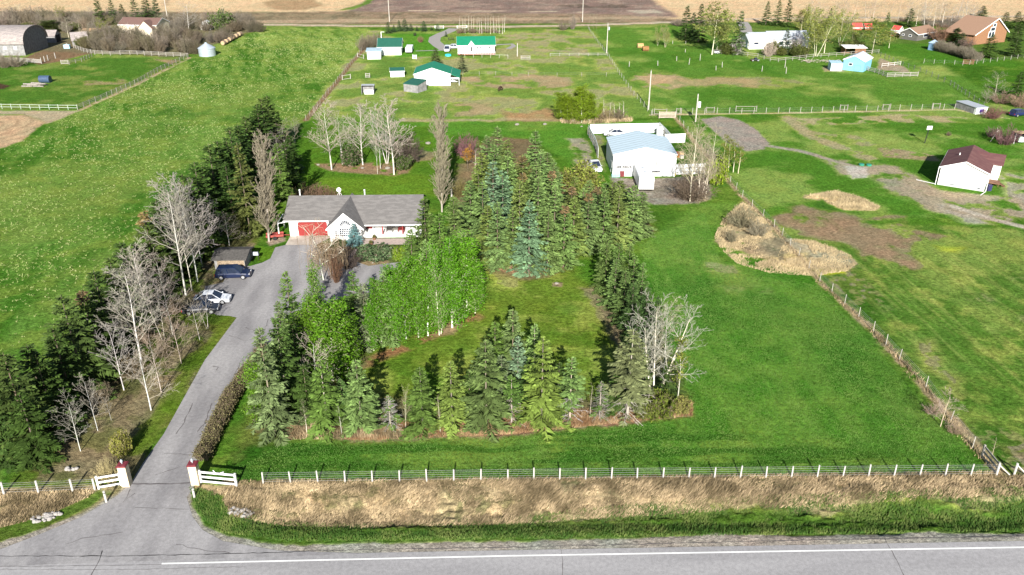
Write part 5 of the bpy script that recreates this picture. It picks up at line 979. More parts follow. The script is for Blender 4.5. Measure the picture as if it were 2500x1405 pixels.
for k, (px, py) in enumerate([(1658, 385), (1662, 380), (1655, 378), (1664, 387)]): crate(px, py, rnd(.5, .9), rnd(.5, .9), rnd(.4, 1.0), mat('rusty_%d' % k, [(.45, .2, .06), (.5, .35, .2), (.3, .1, .05), (.55, .5, .45)][k], .9, .4, 4), 'crate', ['orange rusty crate right of the workshop', 'tan crate behind the orange rusty one', 'small dark red crate by the workshop side wall', 'pale crate nearest the fence wall right of the workshop'][k], 'crate', rnd(0, 1))

# --- white house with maroon roof on the right
W = bldg('house', 'white new house with maroon roof standing on bare dirt', (2288, 451), (2402, 469), 407, 396, (2340, 369.5), 'y', 'house', M_white, M_maroon, oh=.3)
mb = MB(); mb.box(-.02, W['L']+.02, -.02, -.004, 0, .75); mb.build('foundation', M_found, W['t'])
opening(W, 'window', 2319, 449, 2334, 453.5); opening(W, 'window', 2386, 459, 2393, 463); mb = MB(); mb.box(-.35, -.25, -.35, -.25, 0, W['he']); mb.bar((-.3, -.3, .15), (-3.6, .6, .12), .08, .08); mb.build('downpipe', M_trim, W['t'])
mb = MB(); x = W['L']; mb.box(x+.2, x+.3, -.35, -.25, .2, W['he']-.2); mb.bar((x+.25, -.3, .2), (x-.3, -2.4, .06), .09, .09); mb.build('downpipe', M_trim, W['t'])
# cross gable towards the drive side
L_, D_, he_, hr_ = W['L'], W['D'], W['he'], W['hr']
ox = L_+1.2; y0c, y1c = D_*.55, D_*1.0-.1; zc = he_+(hr_-he_)*.75; mb = MB(); mb.prism([(0, y0c, 0), (0, y1c, 0), (0, y1c, he_), (0, (y0c+y1c)/2, zc), (0, y0c, he_)], (1.5, 0, 0)); o = mb.build('side_wing', M_white, W['t']); o.location = (L_+.005, 0, 0)
mb = MB(); ym = (y0c+y1c)/2
for ya_, za_, yb_, zb_ in ((y0c-.3, he_-.12, ym, zc), (ym, zc, y1c+.3, he_-.12)): mb.prism([(L_*.55, ya_, za_+.06), (L_*.55, yb_, zb_+.06), (L_*.55, yb_, zb_+.2), (L_*.55, ya_, za_+.2)], (L_*.45+1.85, 0, 0))
mb.build('side_roof', M_maroon, W['t']); side_opening(W, 'door', L_+1.506, ym-.5, ym+.5, .6, 2.6, pm=M_red); side_opening(W, 'window', L_+.0001, 1.2, 2.6, 1.2, 2.3)
mb = MB(); mb.box(L_+.01, L_+2.0, y0c-2.5, y0c-.2, .5, .62); mb.box(L_+.1, L_+.2, y0c-2.4, y0c-2.3, 0, .5); mb.box(L_+1.8, L_+1.9, y0c-2.4, y0c-2.3, 0, .5)
for k in range(3): mb.box(L_+2.01+k*.3, L_+2.3+k*.3, y0c-2.0, y0c-.8, .36-k*.16, .42-k*.16)
mb.build('timber_steps', M_brownw, W['t'])
mb = MB(); mb.tube((L_*.28, D_*.5, hr_-.8), (L_*.28, D_*.5, hr_-.1), .1, n=8); mb.build('vent_pipe', M_trim, W['t'])
crate(2413, 466, .7, .7, 1.0, mat('dark_blue_plastic', (.03, .03, .09), .5), 'bin', 'dark blue barrel at the front corner of the maroon-roofed house', 'barrel')
for x, y, l in ((2103, 404, 'left green plastic lid in the bare dirt'), (2121, 405, 'right green plastic lid in the bare dirt')): t = thing('septic_cover', l, 'lid', G(x, y)); mb = MB(); mb.lathe([(0, .35), (.45, .32), (.5, .28), (.5, 0)], n=14); mb.build('lid', mat('green_plastic', (.03, .22, .15), .5), t)

# --- green-roofed farm
Gb = bldg('barn', 'large white barn with green metal roof and an open lean-to', (1012, 210), (1100, 209.5), 182, 167, (1014.5, 165), 'y', 'barn', M_whitem, M_green, oh=.2)
L_, D_, he_ = Gb['L'], Gb['D'], Gb['he']; s_ = (Gb['hr']-he_)/(L_/2)
mb = MB(); mb.prism([(L_+.205, -.2, he_-s_*.2), (L_+2.6, -.2, he_-.95), (L_+2.6, -.2, he_-.82), (L_+.205, -.2, he_-s_*.2+.13)], (0, D_+.4, 0)); mb.build('lean_to_roof', M_green, Gb['t'])
mb = MB(); mb.box(L_+.01, L_+2.3, 0, .1, he_-1.35, he_-.95); mb.box(L_+2.3, L_+2.4, 0, D_, 0, he_-.98); mb.box(L_+.01, L_+2.29, D_*.5, D_*.5+.1, 0, he_-1.0); mb.build('lean_to_walls', M_whitem, Gb['t'])
bldg('garage', 'white garage with dark green roof beside the far field', (924, 135.5), (980, 135), 115, 94, (0, 0), 'x', 'garage', M_whitem, M_dgreen, D=7.5)
bldg('shed', 'small white shed with pale blue roof in front of the dark green garage', (897, 145.5), (930, 145), 126, 118, (0, 0), 'shed', 'shed', M_whitem, ribbed('pale_metal_roof', (.40, .52, .58), .4, .3, 0), D=4)
bldg('shed', 'small white shed with a dark green roof in the horse pasture', (953.5, 189), (987.5, 188), 175, 166, (0, 0), 'x', 'shed', M_whitem, M_dgreen, D=4, oh=.15)
bldg('shed', 'weathered grey plank shed with a green roof patch beside the barn', (986, 223.5), (1020, 228), 205, 194, (0, 0), 'shed', 'shed', M_wood, M_dgreen, D=4.2, oh=.1)
t = thing('animal_shelter', 'small open-fronted grey plank shelter in the pasture', 'shelter', G(883, 231)); w_ = 3.1; mb = MB(); mb.box(0, .1, 0, 2.2, 0, 2.1); mb.box(w_, w_+.1, 0, 2.2, 0, 2.1); mb.box(.1, w_, 2.1, 2.2, 0, 2.1); mb.build('walls', M_wood, t); mb = MB(); mb.box(.7, w_-.01, .1, .3, 0, 1.1); mb.build('front_board', M_trim, t); mb = MB(); mb.box(-.1, w_+.2, .9, 2.3, 2.11, 2.2); mb.build('roof', M_grey_roof, t)
Gh = bldg('house', 'white country house with bright green roof and small front gable', (1118, 134), (1208, 133), 111, 90, (0, 0), 'x', 'house', M_white, M_green, D=8.5)
gx, _ = uz(Gh, 1151, 120); gap = uz(Gh, 1151, 102, -.6)[1]; gw = 1.35
mb = MB(); mb.prism([(gx-gw, -.6, 0), (gx+gw, -.6, 0), (gx+gw, -.6, Gh['he']-.3), (gx, -.6, gap), (gx-gw, -.6, Gh['he']-.3)], (0, .596, 0)); mb.prism([(gx-gw, -.0, Gh['he']-.3), (gx+gw, -.0, Gh['he']-.3), (gx, 0, gap-.02)], (0, 1.8, 0)); mb.build('entrance_gable', M_trim, Gh['t'])
for a in ((1131, 115, 1134, 119.5), (1165, 114.5, 1168.5, 120), (1172, 114.5, 1174.5, 120), (1194, 114, 1197.5, 119.5)): opening(Gh, 'window', *a, fr=.06)
opening(Gh, 'door', 1149.5, 115, 1153, 127, -.6, pm=M_dark); mb = MB(); mb.box(0, Gh['L'], -2.6, -.62, .35, .5); mb.build('deck', mat('deck_boards', (.30, .12, .09), .9), Gh['t']); mb = MB()
for k in range(24): x = Gh['L']*k/23; mb.box(x-.03, x+.03, -2.58, -2.52, .5, 1.3)
mb.box(0, Gh['L'], -2.6, -2.5, 1.3, 1.38); mb.build('railing', M_trim, Gh['t'])
# --- bungalow, blue barn and friends on the right
Wb = bldg('house', 'white bungalow with pale grey roof half hidden by trees', (1827, 121), (1880, 120), 99, 80, (0, 0), 'x', 'house', M_white, M_grey_roof, D=8, oh=.4)
opening(Wb, 'window', 1841, 104, 1852, 108.5, label='wide dark window'); side_opening(Wb, 'door', -.0001, 1, 2.4, .3, 2.4, pm=M_vblue)
Lw = Wb['L']; mb = MB(); L2 = 13.5; mb.prism([(Lw+.005, .8, 0), (Lw+.005, 8.8, 0), (Lw+.005, 8.8, 3), (Lw+.005, 4.8, 4.9), (Lw+.005, .8, 3)], (L2, 0, 0)); mb.build('walls', M_white, Wb['t']); mb = MB()
for y0_, z0_, y1_, z1_ in ((.3, 2.8, 4.8, 4.95), (4.8, 4.95, 9.3, 2.8)): mb.prism([(Lw-.3, y0_, z0_+.02), (Lw-.3, y1_, z1_+.02), (Lw-.3, y1_, z1_+.15), (Lw-.3, y0_, z0_+.15)], (L2+.8, 0, 0))
mb.build('roof', M_grey_roof, Wb['t'])
for k in range(5): opening(Wb, 'window', 0, 0, 0, 0, .8, local=(Lw+1+k*2.2, 1.0, Lw+2.4+k*2.2, 2.3), fr=.06)
Bb = bldg('barn', 'bright blue barn with pale roof beside the corral', (2056, 171.0), (2108, 176), 145, 136, (2137, 145), 'y', 'barn', M_bluewall, mat('pale_roof_metal', (.50, .55, .62), .5, .08), oh=.2, D=8.0, turn=-38)
opening(Bb, 'window', 2073.5, 154.5, 2080, 160.5); opening(Bb, 'door', 2087, 160, 2099, 174, pm=M_bluewall, fm=mat('blue_trim', (.16, .40, .52), .6))
bldg('shed', 'pale blue lean-to shed at the left end of the blue barn', (2027, 173.5), (2055, 174), 156, 149, (0, 0), 'shed', 'shed', ribbed('pale_blue_wall', (.50, .66, .74), .6, .3, 0), mat('blue_shed_roof', (.35, .5, .62), .6), D=3.2, oh=.12)
t = thing('field_shelter', 'open brown shelter with flat white roof behind the blue barn', 'shelter', G(2062, 135)); mb = MB(); mb.box(3.2, 6.6, 0, .1, 0, 2.1); mb.box(6.6, 6.7, 0, 3.5, 0, 2.1); mb.box(0, 6.6, 3.4, 3.5, 0, 2.3); mb.box(0, .12, 0, .12, 0, 2.2); mb.build('walls', M_brownw, t); mb = MB(); mb.prism([(-.3, -.4, 2.15), (-.3, 3.8, 2.55), (-.3, 3.8, 2.65), (-.3, -.4, 2.25)], (7.3, 0, 0)); mb.build('roof', M_trim, t)
# charcoal bungalow: gable end to the left-front, long wall to the right
Cb = bldg('house', 'charcoal bungalow with brown roof left of the big brown-roofed house', (2195, 95), (2238, 101), 78, 69, (2266, 79), 'y', 'house', M_char, M_brown, D=12, oh=.4)
opening(Cb, 'window', 2203, 83, 2207.5, 87); opening(Cb, 'window', 2220, 85, 2225, 90); side_opening(Cb, 'window', Cb['L']+.0001, 4, 7, 1.0, 2.3)
# tall house with one great roof plane and a glazed gable
P0, Q0 = G(2377, 110), G(2452, 103); dxx = (Q0-P0).normalized(); t = thing('house', 'tall timber house with huge brown roof slope and glazed gable', 'house', P0, math.atan2(dxx.y, dxx.x)); A_ = dict(t=t, P=P0, dx=dxx, ny=Vector((-dxx.y, dxx.x, 0)), L=(Q0-P0).length)
zl = uz(A_, 2372, 83)[1]; ua, za = uz(A_, 2437, 45.5); Lx = A_['L']; DD = 15
_rl, _rr = G(2354, 37, za), G(2437, 45, za); _c, _s = math.cos(-t.rotation_euler.z), math.sin(-t.rotation_euler.z); _v = _rl-_rr; dback = Vector((_v.x*_c-_v.y*_s, _v.x*_s+_v.y*_c, 0))*.9; print('timber', dback, za, zl)
mb = MB(); mb.prism([(0, 0, 0), (Lx, 0, 0), (Lx, 0, za*.45), (ua, 0, za-.2), (0, 0, zl)], dback); mb.build('walls', mat('cedar_cladding', (.25, .13, .07), .8, .3, 4), t)
mb = MB(); mb.prism([(-.9, -.5, zl-.6), (ua, -.5, za), (ua, -.5, za+.2), (-.9, -.5, zl-.4)], dback*1.07); mb.prism([(ua+.002, -.5, za), (Lx+.7, -.5, za*.40), (Lx+.7, -.5, za*.40+.2), (ua+.002, -.5, za+.2)], dback*1.07); mb.build('roof', M_brown, t)
mb = MB(); mb.prism([(-.9, -.56, zl-.75), (ua, -.56, za-.15), (ua, -.56, za+.19), (-.9, -.56, zl-.41)], (0, .057, 0)); mb.prism([(ua+.002, -.56, za-.15), (Lx+.7, -.56, za*.40-.15), (Lx+.7, -.56, za*.4+.19), (ua+.002, -.56, za+.19)], (0, .057, 0)); mb.build('bargeboard', M_trim, t)
for u0, z0, u1, z1 in ((ua-2.7, 2.2, ua-1.6, 3.8), (ua-1.3, 2.2, ua-.2, 3.8), (ua-2.2, 4.2, ua-.3, 5.2), (ua-1.4, 5.6, ua-.3, 6.5)):
    if z1 < za: opening(A_, 'window', 0, 0, 0, 0, 0, local=(u0, z0*za/8.2, u1, z1*za/8.2), fr=.22)
for bl, br, ey, ry, l in (((2082, 74), (2104, 74), 67, 57, 'small red-roofed cabin behind the blue barn trees'), ((2112, 74), (2128, 74), 67, 58, 'smaller red-roofed cabin right of the first'), ((2176, 84), (2192, 86), 72, 64, 'white playhouse with a bright red roof')):
    bldg('cabin', l, bl, br, ey, ry, (0, 0), 'x', 'cabin', M_white if 'play' in l else mat('red_boards', (.35, .08, .06), .8), M_redroof, D=3, oh=.3)
t = thing('gazebo', 'grey-blue six-sided shed at the end of the bare hedge', 'shed', G(2277, 122)); mb = MB(); mb.lathe([(1.7, 0), (1.7, 2.3)], n=6); mb.build('walls', M_vblue, t); mb = MB(); mb.lathe([(0, 3.3), (1.95, 2.25), (1.85, 2.2), (0, 3.1)], n=6); mb.build('roof', mat('blue_grey_roof', (.36, .48, .60), .6), t)
Sh = bldg('shed', 'old shed with dark board side and white front at the end of the pasture fence', (2381, 280), (2408, 278.5), 264.5, 247, (2362, 246), 'shed', 'shed', M_trim, M_grey_roof, oh=.15, D=7)
mb = MB(); mb.box(-.05, -.003, .6, Sh['D'], 0, Sh['he']); mb.build('side_boards', M_wood, Sh['t']); opening(Sh, 'window', 2392, 267, 2401, 275, pm=mat('purple_blind', (.08, .05, .25), .4))
t = thing('play_hut', 'play hut with slatted tan roof at the right picture edge', 'play hut', G(2474, 352), R(-8)); mb = MB()
for k in range(12): mb.box(k*.36, k*.36+.28, -.2, 1.9, 2.3, 2.36)
mb.build('roof_slats', mat('tan_slats', (.52, .38, .22), .9), t)
for a in (0, 4.1):
    for b_ in (0, 1.7): mb = MB(); mb.box(a, a+.12, b_, b_+.12, 0, 2.29); mb.build('post', M_trim, t)
mb = MB(); mb.box(.2, 4.0, 1.4, 1.5, 0, 2.0); mb.build('back_wall', M_dark, t); mb = MB(); mb.box(1, 2.1, .2, 1.0, .4, .9); mb.prism([(1, .2, .9), (2.1, .2, .9), (1.8, .3, 1.4), (1.3, .3, 1.4)], (0, .6, 0)); mb.build('seat_box', mat('white_green_plastic', (.6, .7, .6), .5), t)
t = thing('swing_frame', 'wooden A-frame swing post under the purple bush', 'swing frame', G(2430, 345)); mb = MB(); mb.bar((-1.3, -.4, 0), (0, 0, 2.4), .09, .09); mb.bar((.9, -.5, 0), (.12, 0, 2.4), .09, .09); mb.bar((-.1, 0, 2.42), (.9, 1.9, 2.42), .09, .09); mb.build('beams', M_post, t)
# --- left farmstead
Pq = G(63, 136); Dq = G(92, 116).y-Pq.y; t = thing('barn', 'huge old arched-roof barn with grey shakes at the left picture edge', 'barn', Pq); Lq = 26; hw_ = HT(G(30, 137), 111); ha = HT(Pq+Vector((0, Dq/2, 0)), 64)
arc = [(Dq/2-Dq/2*math.cos(a)*(1.03), hw_+(ha-hw_)*math.sin(a)**.85) for a in [k*math.pi/16 for k in range(17)]]
mb = MB(); mb.prism([(0, 0, 0), (0, Dq, 0)]+[(0, Dq, hw_)]+[(0, y, z) for y, z in arc[::-1][1:-1]]+[(0, 0, hw_)], (-Lq, 0, 0)); mb.build('walls', M_wood, t)
mb = MB()
for (y0, z0), (y1, z1) in zip(arc[:-1], arc[1:]):
    mb.hexa([(-Lq, y0, z0), (.4, y0, z0), (.4, y1, z1), (-Lq, y1, z1), (-Lq, y0+(y0-Dq/2)*.03, z0+.2), (.4, y0+(y0-Dq/2)*.03, z0+.2), (.4, y1+(y1-Dq/2)*.03, z1+.2), (-Lq, y1+(y1-Dq/2)*.03, z1+.2)])
mb.build('roof', M_shake, t)
for k in range(4): mb = MB(); x = -3.2-k*3.2; mb.box(x, x+.9, -.05, -.004, hw_*.55, hw_*.85); mb.build('window', M_trim, t)
def shed2(name, label, px, py, L, D, he, hr, wm, rm, rz=0):
    t = thing(name, label, 'shed', G(px, py), rz); mb = MB(); mb.prism([(0, 0, 0), (0, D, 0), (0, D, he), (0, D/2, hr), (0, 0, he)], (L, 0, 0)); mb.build('walls', wm, t); mb = MB()
    for y0, z0, y1, z1 in ((-.25, he-.1, D/2, hr), (D/2, hr, D+.25, he-.1)): mb.prism([(-.2, y0, z0+.02), (-.2, y1, z1+.02), (-.2, y1, z1+.14), (-.2, y0, z0+.14)], (L+.4, 0, 0))
    mb.build('roof', rm, t); return t
t = shed2('shed', 'small grey log shed with a mossy roof behind the farmyard', 104, 105, 4.6, 4.5, 2.2, 3.9, M_wood, M_shake); mb = MB(); mb.box(4.605, 4.66, .8, 3.7, 0, 2.4); mb.build('doorway', M_dark, t)
shed2('shed', 'grey slumping shed half buried in farmyard brush', 178, 112, 5, 4, 1.6, 4.0, M_wood, M_shake, R(25)); shed2('shed', 'low shed with rusty brown roof in the brush before the farmhouse', 202, 92, 6, 4, 2, 2.8, M_cream, mat('rusty_roof', (.3, .2, .12), .9, .3))
Fh = bldg('house', 'cream farmhouse with brown roof hidden in leafless trees', (295, 90), (386, 92), 60, 44, (0, 0), 'x', 'house', M_cream, mat('brown_farm_roof', (.16, .095, .08), .95, .2, 5), D=9)
for a in ((308, 60, 313, 63.5), (327, 61, 331, 64), (300, 76, 306, 82)): opening(Fh, 'window', *a, fr=.08)
mb = MB(); u = Fh['L']*.78; mb.prism([(u-2.6, -2.2, 0), (u+2.6, -2.2, 0), (u+2.6, -2.2, 3.4), (u, -2.2, 5.8), (u-2.6, -2.2, 3.4)], (0, 2.19, 0)); mb.build('front_wing', M_cream, Fh['t']); mb = MB()
for x0, z0, x1, z1 in ((u-3, 3.2, u, 5.9), (u, 5.9, u+3, 3.2)): mb.prism([(x0, -2.5, z0), (x1, -2.5, z1), (x1, -2.5, z1+.15), (x0, -2.5, z0+.15)], (0, 4.5, 0))
mb.build('wing_roof', mat('brown_wing_roof', (.16, .095, .08), .95, .2, 5), Fh['t'])
P = G(507, 136); t = thing('grain_bin', 'round galvanised grain bin with conical roof beside the hay field', 'grain bin', P); rb = 20/SC(P); hb = HT(P, 117.5); ht_ = HT(P, 104)
mb = MB(); mb.lathe([(rb, 0), (rb, hb)], n=28); mb.build('wall', M_galv, t, smooth=True); mb = MB(); mb.lathe([(rb+.12, hb-.05), (rb+.12, hb+.03), (.35, ht_-.25), (.35, ht_), (0, ht_+.03)], n=28); mb.build('roof', ribbed('bin_roof', (.46, .52, .58), .4, .4, 0, .3, .1, .3), t)
mb = MB(); mb.box(-.5, .5, -rb-.06, -rb+.05, .4, 2.0); mb.build('hatch', M_galv, t)
P = G(503, 73); t = thing('dome_shelter', 'white arched shelter with dark openings among the farm trees', 'shelter', P); mb = MB(); mb.prism([(1.9*math.cos(a), 0, 3.2*math.sin(a)**.8 if 0 < a < math.pi else 0) for a in [k*math.pi/12 for k in range(13)]], (0, 3, 0)); mb.build('shell', M_trim, t)
for x, z, w_, h_ in ((-.9, .4, .5, .9), (.2, 1.4, .7, .9), (.7, .2, .4, 1.0)): mb = MB(); mb.box(x, x+w_, -.05, -.004, z, z+h_); mb.build('opening', M_dark, t)
M_bale = mat('old_hay', (.30, .21, .15), .95, .3, 3, bump=.5)
for k in range(6):
    P = G(547+k*7.8, 111-k*4.4); t = thing('hay_bale', 'old round hay bale, %s in the row beyond the grain bin' % ORD[k], 'hay bale', P, R(-12), 'round bales beyond the grain bin'); mb = MB(); mb.tube((0, -.75, .85), (0, .75, .85), .72, n=18); mb.build('hay', M_bale, t); mb = MB(); mb.tube((0, -.79, .85), (0, -.752, .85), .66, n=18); mb.build('bale_end', mat('cut_hay%d' % k, (.42, .30, .18), .95, .3, 4), t)
for px, py, l, c in ((1563, 118, 'tan round hay bale lying in the green pasture', (.42, .28, .12)), (1576, 125, 'dark brown hay bale right of the tan one', (.24, .13, .05))):
    t = thing('hay_bale', l, 'hay bale', G(px, py), 0, 'bales in the green pasture'); mb = MB(); mb.tube((-1, 0, .8), (1, 0, .8), .82, n=16); mb.build('hay', mat('pasture_hay', c, .95, .3, 3), t)
t = thing('water_tank', 'small pale blue tank in the farmyard dirt', 'tank', G(165, 119)); mb = MB(); mb.box(-1, 1, -.6, .6, 0, 1.3); mb.build('body', mat('light_blue_tank', (.35, .55, .65), .5), t, bevel=.1); mb = MB(); mb.tube((0, 0, 1.3), (0, 0, 1.5), .25, n=10); mb.build('cap', M_trim, t)
t = thing('culvert_pipe', 'dark blue arched tank lying behind the log pile', 'tank', G(112, 202), R(0)); mb = MB(); mb.tube((-1.4, 0, .9), (1.4, 0, .9), 1.0, n=18); mb.build('shell', mat('dark_blue_tank', (.05, .08, .14), .4), t)
M_log = mat('grey_logs', (.24, .215, .19), .9, .3, 4)
for k in range(9):
    t = thing('log', 'grey log in the pile on the left pasture', 'log', G(66+k*4.6, 213-(k % 3)*2.2)+Vector((0, 0, .2+.36*(k % 2))), R(rnd(-12, 12)), 'log pile'); mb = MB(); mb.tube((-1.4, 0, 0), (1.5, .1, 0), .22, .17, n=8); mb.build('wood', M_log, t)
# ---------------------------------------------------------------- fences
def fence(label, pts, sp, h, pw, m, rails=(), wires=(), rm=None, name='fence', rw=.05, rh=.10, ptsw=None, round_=False, rig=1.0, px_posts=None, group=None, lean=.03):
    P = [G(*p) for p in pts]; O = P[0]; t = thing(name, label, 'fence', (O.x, O.y, 0), 0, group); pos = []
    if px_posts: pos = [G(*p) for p in px_posts]
    else:
        for a, b in zip(P[:-1], P[1:]):
            n = max(1, round((b-a).length/sp))
            for k in range(n): pos.append(a.lerp(b, k/n))
        pos.append(P[-1])
    base = MB(); base.tube((0, 0, -.1), (0, 0, h), pw/2, pw/2*.85, n=7) if round_ else base.box(-pw/2, pw/2, -pw/2, pw/2, -.1, h)
    pm = None
    for p in pos[:100]:
        if pm is None: o = base.build('post', m, t); pm = o.data
        else: o = bpy.data.objects.new('post', pm); scene.collection.objects.link(o); o.parent = t
        o.location = (p.x-O.x, p.y-O.y, ground_z(p.x, p.y)); o.scale = (1, 1, rnd(.93, 1.08)); o.rotation_euler = (rnd(-lean, lean), rnd(-lean, lean), rnd(-.1, .1))
    for nm, hs, w1, h1, mm in (('rail', rails, rw, rh, rm or m), ('wire', wires, .010, .010, M_wire)):
        for z in hs:
            mb = MB()
            for a, b in zip(pos[:-1], pos[1:]):
                if nm == 'wire': mb.bar((a.x-O.x, a.y-O.y-.02, z), (b.x-O.x, b.y-O.y-.02, z), w1, h1)
                else: mb.bar((a.x-O.x, a.y-O.y-pw/2-rw/2-.003, z+rnd(-.02, .02)), (b.x-O.x, b.y-O.y-pw/2-rw/2-.003, z+rnd(-.02, .02)), w1, h1)
            mb.build(nm, mm, t)
    return t
W5 = (.25, .5, .75, 1.0, 1.2)
M_stone2 = mat('field_stone', (.24, .22, .19), .95, .3, 5, bump=.4)
fence('long white-post wire fence along the highway verge', [(643, 1181), (1240, 1172.5), (2432, 1161)], 2.40, 1.27, .15, M_wpost, wires=W5, round_=True)
fence('short white-post wire fence left of the drive entrance', [(-120, 1213), (10, 1207), (178, 1200), (232, 1197)], 2.5, 1.27, .20, M_wpost, wires=W5, round_=True)
def gate(name, label, a, b, h, m, n=3, orn=False):
    A, B = G(*a), G(*b); d = (B-A); L = d.length; t = thing(name, label, 'gate', A, math.atan2(d.y, d.x)); w = .07
    for k in range(n): z = .18+(h-.28)*k/(n-1); mb = MB(); hh_ = .09 if n >= 3 else .05; mb.box(.081, L-.081, -w/2, w/2, z-hh_, z+hh_); mb.build('rail', m, t)
    for x in (0, L): mb = MB(); mb.box(x-.08, x+.08, -.08, .08, -.05, h+.08); mb.build('post', m, t)
    if orn: mb = MB(); mb.bar((L*.5, -.1, h-.1), (L*.42, -.1, h+.32), .05, .06); mb.bar((L*.5, -.1, h-.1), (L*.72, -.1, h+.25), .05, .06); mb.bar((L*.45, -.1, h+.05), (L*.62, -.1, h+.05), .04, .05); mb.build('ornament', m, t)
    return t
gate('wing_panel', 'white three-rail wing panel left of the left stone pier', (242, 1194), (297, 1185), 1.3, M_trim); gate('wing_panel', 'white three-rail wing panel with crossed ornament right of the right pier', (492, 1179), (578, 1187), 1.3, M_trim, orn=True)
def pier(px, py, ty, l):
    P = G(px, py); h = HT(P, ty); t = thing('stone_pier', l, 'gate pier', P); w = .36; mb = MB(); mb.box(-w, w, -w, w, 0, h); mb.build('shaft', M_stone, t, bevel=.03); mb = MB(); mb.box(-w-.07, w+.07, -w-.07, w+.07, h+.002, h+.10); mb.prism([(-w, -w, h+.101), (w, -w, h+.101), (w, w, h+.101), (-w, w, h+.101)], (0, 0, .06)); mb.build('cap', mat('red_cap', (.17, .03, .04), .6, .3, 5), t, bevel=.02)
    mb = MB(); mb.tube((0, 0, h+.16), (0, 0, h+.3), .04, n=8); mb.lathe([(.09, h+.3), (.12, h+.36), (.12, h+.52), (.03, h+.62), (0, h+.64)], n=8); mb.build('lantern', M_grey_roof, t)
pier(311, 1184, 1136, 'left cream stone gate pier with red cap'); pier(480, 1180, 1134, 'right cream stone gate pier with red cap')
for px, py, ty, l in ((260, 1226, 1200, 'white marker post left of the drive mouth'), (475, 1215, 1194, 'white marker post right of the drive mouth')):
    P = G(px, py); h = HT(P, ty); t = thing('marker_post', l, 'post', P); mb = MB(); mb.tube((0, 0, -.1), (0, 0, h), .10, n=10); mb.build('shaft', M_wpost, t); mb = MB(); mb.tube((0, 0, h*.82), (0, 0, h*.88), .106, n=10); mb.build('band', M_black, t)
M_rock = mat('white_rock', (.33, .31, .29), .95, .3, 5, bump=.5); rk = []
for s_ in range(4):
    g = np.random.default_rng(s_); import bmesh
    bm = bmesh.new(); bmesh.ops.create_icosphere(bm, subdivisions=2, radius=1)
    for v in bm.verts: v.co = v.co*(1+.35*(vn(np.array([v.co.x*1.7+9+s_]), np.array([v.co.y*1.7+9+v.co.z*2]))[0]-.5)); v.co.z *= .7
    me = bpy.data.meshes.new('rock'); bm.to_mesh(me); bm.free(); me.materials.append(M_rock); rk.append(me)
for (cx_, cy_, wpx, hpx, n, l, gname) in ((112, 1264, 38, 9, 34, 'white rock in the heap at the left culvert', 'rocks at the left culvert'), (590, 1250, 32, 10, 30, 'white rock in the heap at the right culvert', 'rocks at the right culvert'), (178, 1146, 14, 3, 8, 'pale stone in the grass by the left gate', 'stones in the grass')):
    for k in range(n):
        a, q = rnd(0, 6.28), math.sqrt(rnd(0, 1)); P = G(cx_+math.cos(a)*q*wpx*(1), cy_+math.sin(a)*q*hpx-math.cos(a)*q*hpx*(.9 if cx_ == 112 else 0)); s = rnd(.10, .26); o = bpy.data.objects.new('rock', rk[k % 4]); scene.collection.objects.link(o); tag(o, l, 'rock', gname)
        o.location = (P.x, P.y, ground_z(P.x, P.y)+s*.3); o.scale = (s, s*rnd(.7, 1.1), s*rnd(.7, 1)); o.rotation_euler = (rnd(-.4, .4), rnd(-.4, .4), rnd(0, 6))
for px, py, s, l in ((885, 412, .6, 'pale boulder at the front of the back garden bed'), (946, 413, .9, 'tan boulder beside the tallest bare poplar'), (777, 404, .6, 'round boulder at the left tip of the garden bed'), (1359, 694, .55, 'stone ring boulder on the inner lawn'), (947, 627, .35, 'white rock at the garden pond edge'), (910, 643, .3, 'tan rock edging the garden bed'), (1045, 352, 1.0, 'pale boulder beyond the back garden'), (1330, 305, .8, 'rubble boulder on the dirt heap'), (1262, 306, .9, 'white rubble block on the dirt heap'), (1420, 310, .5, 'small pale stone near the yard wall')):
    o = bpy.data.objects.new('boulder', rk[int(px) % 4].copy()); o.data.materials.clear(); o.data.materials.append(M_stone2); scene.collection.objects.link(o); s *= .55; o.location = G(px, py)+Vector((0, 0, s*.3)); o.scale = (s, s*.8, s*.8); tag(o, l, 'rock')
# right boundary: thin pale posts and wire
fence('thin-post wire fence down the right boundary', [(1650, 286), (1700, 352), (1756, 415), (1812, 482), (1890, 556), (1950, 625), (2001, 688), (2062, 742), (2132, 810), (2195, 878), (2260, 945), (2320, 1030), (2374, 1094)], 4.3, 1.35, .10, M_post, wires=W5, round_=True, lean=.06)
gate('wooden_gate', 'grey three-rail gate section at the lower right corner', (2396, 1117), (2431, 1160), 1.35, M_rail)
for a, b, l in (((2432, 1161), (2464, 1162), 'white corner post with diagonal brace, left of two'), ((2475, 1161), (2507, 1163), 'white post with diagonal brace at the right picture edge')):
    A, Bq = G(*a), G(*b); t = thing('brace_post', l, 'post', A, 0); mb = MB(); mb.tube((0, 0, -.1), (0, 0, 1.35), .10, n=8); mb.build('post', M_wpost, t); mb = MB(); v = Bq-A; mb.bar((.05, -.02, 1.15), (v.x, v.y, .12), .1, .1); mb.build('brace', M_wpost, t)
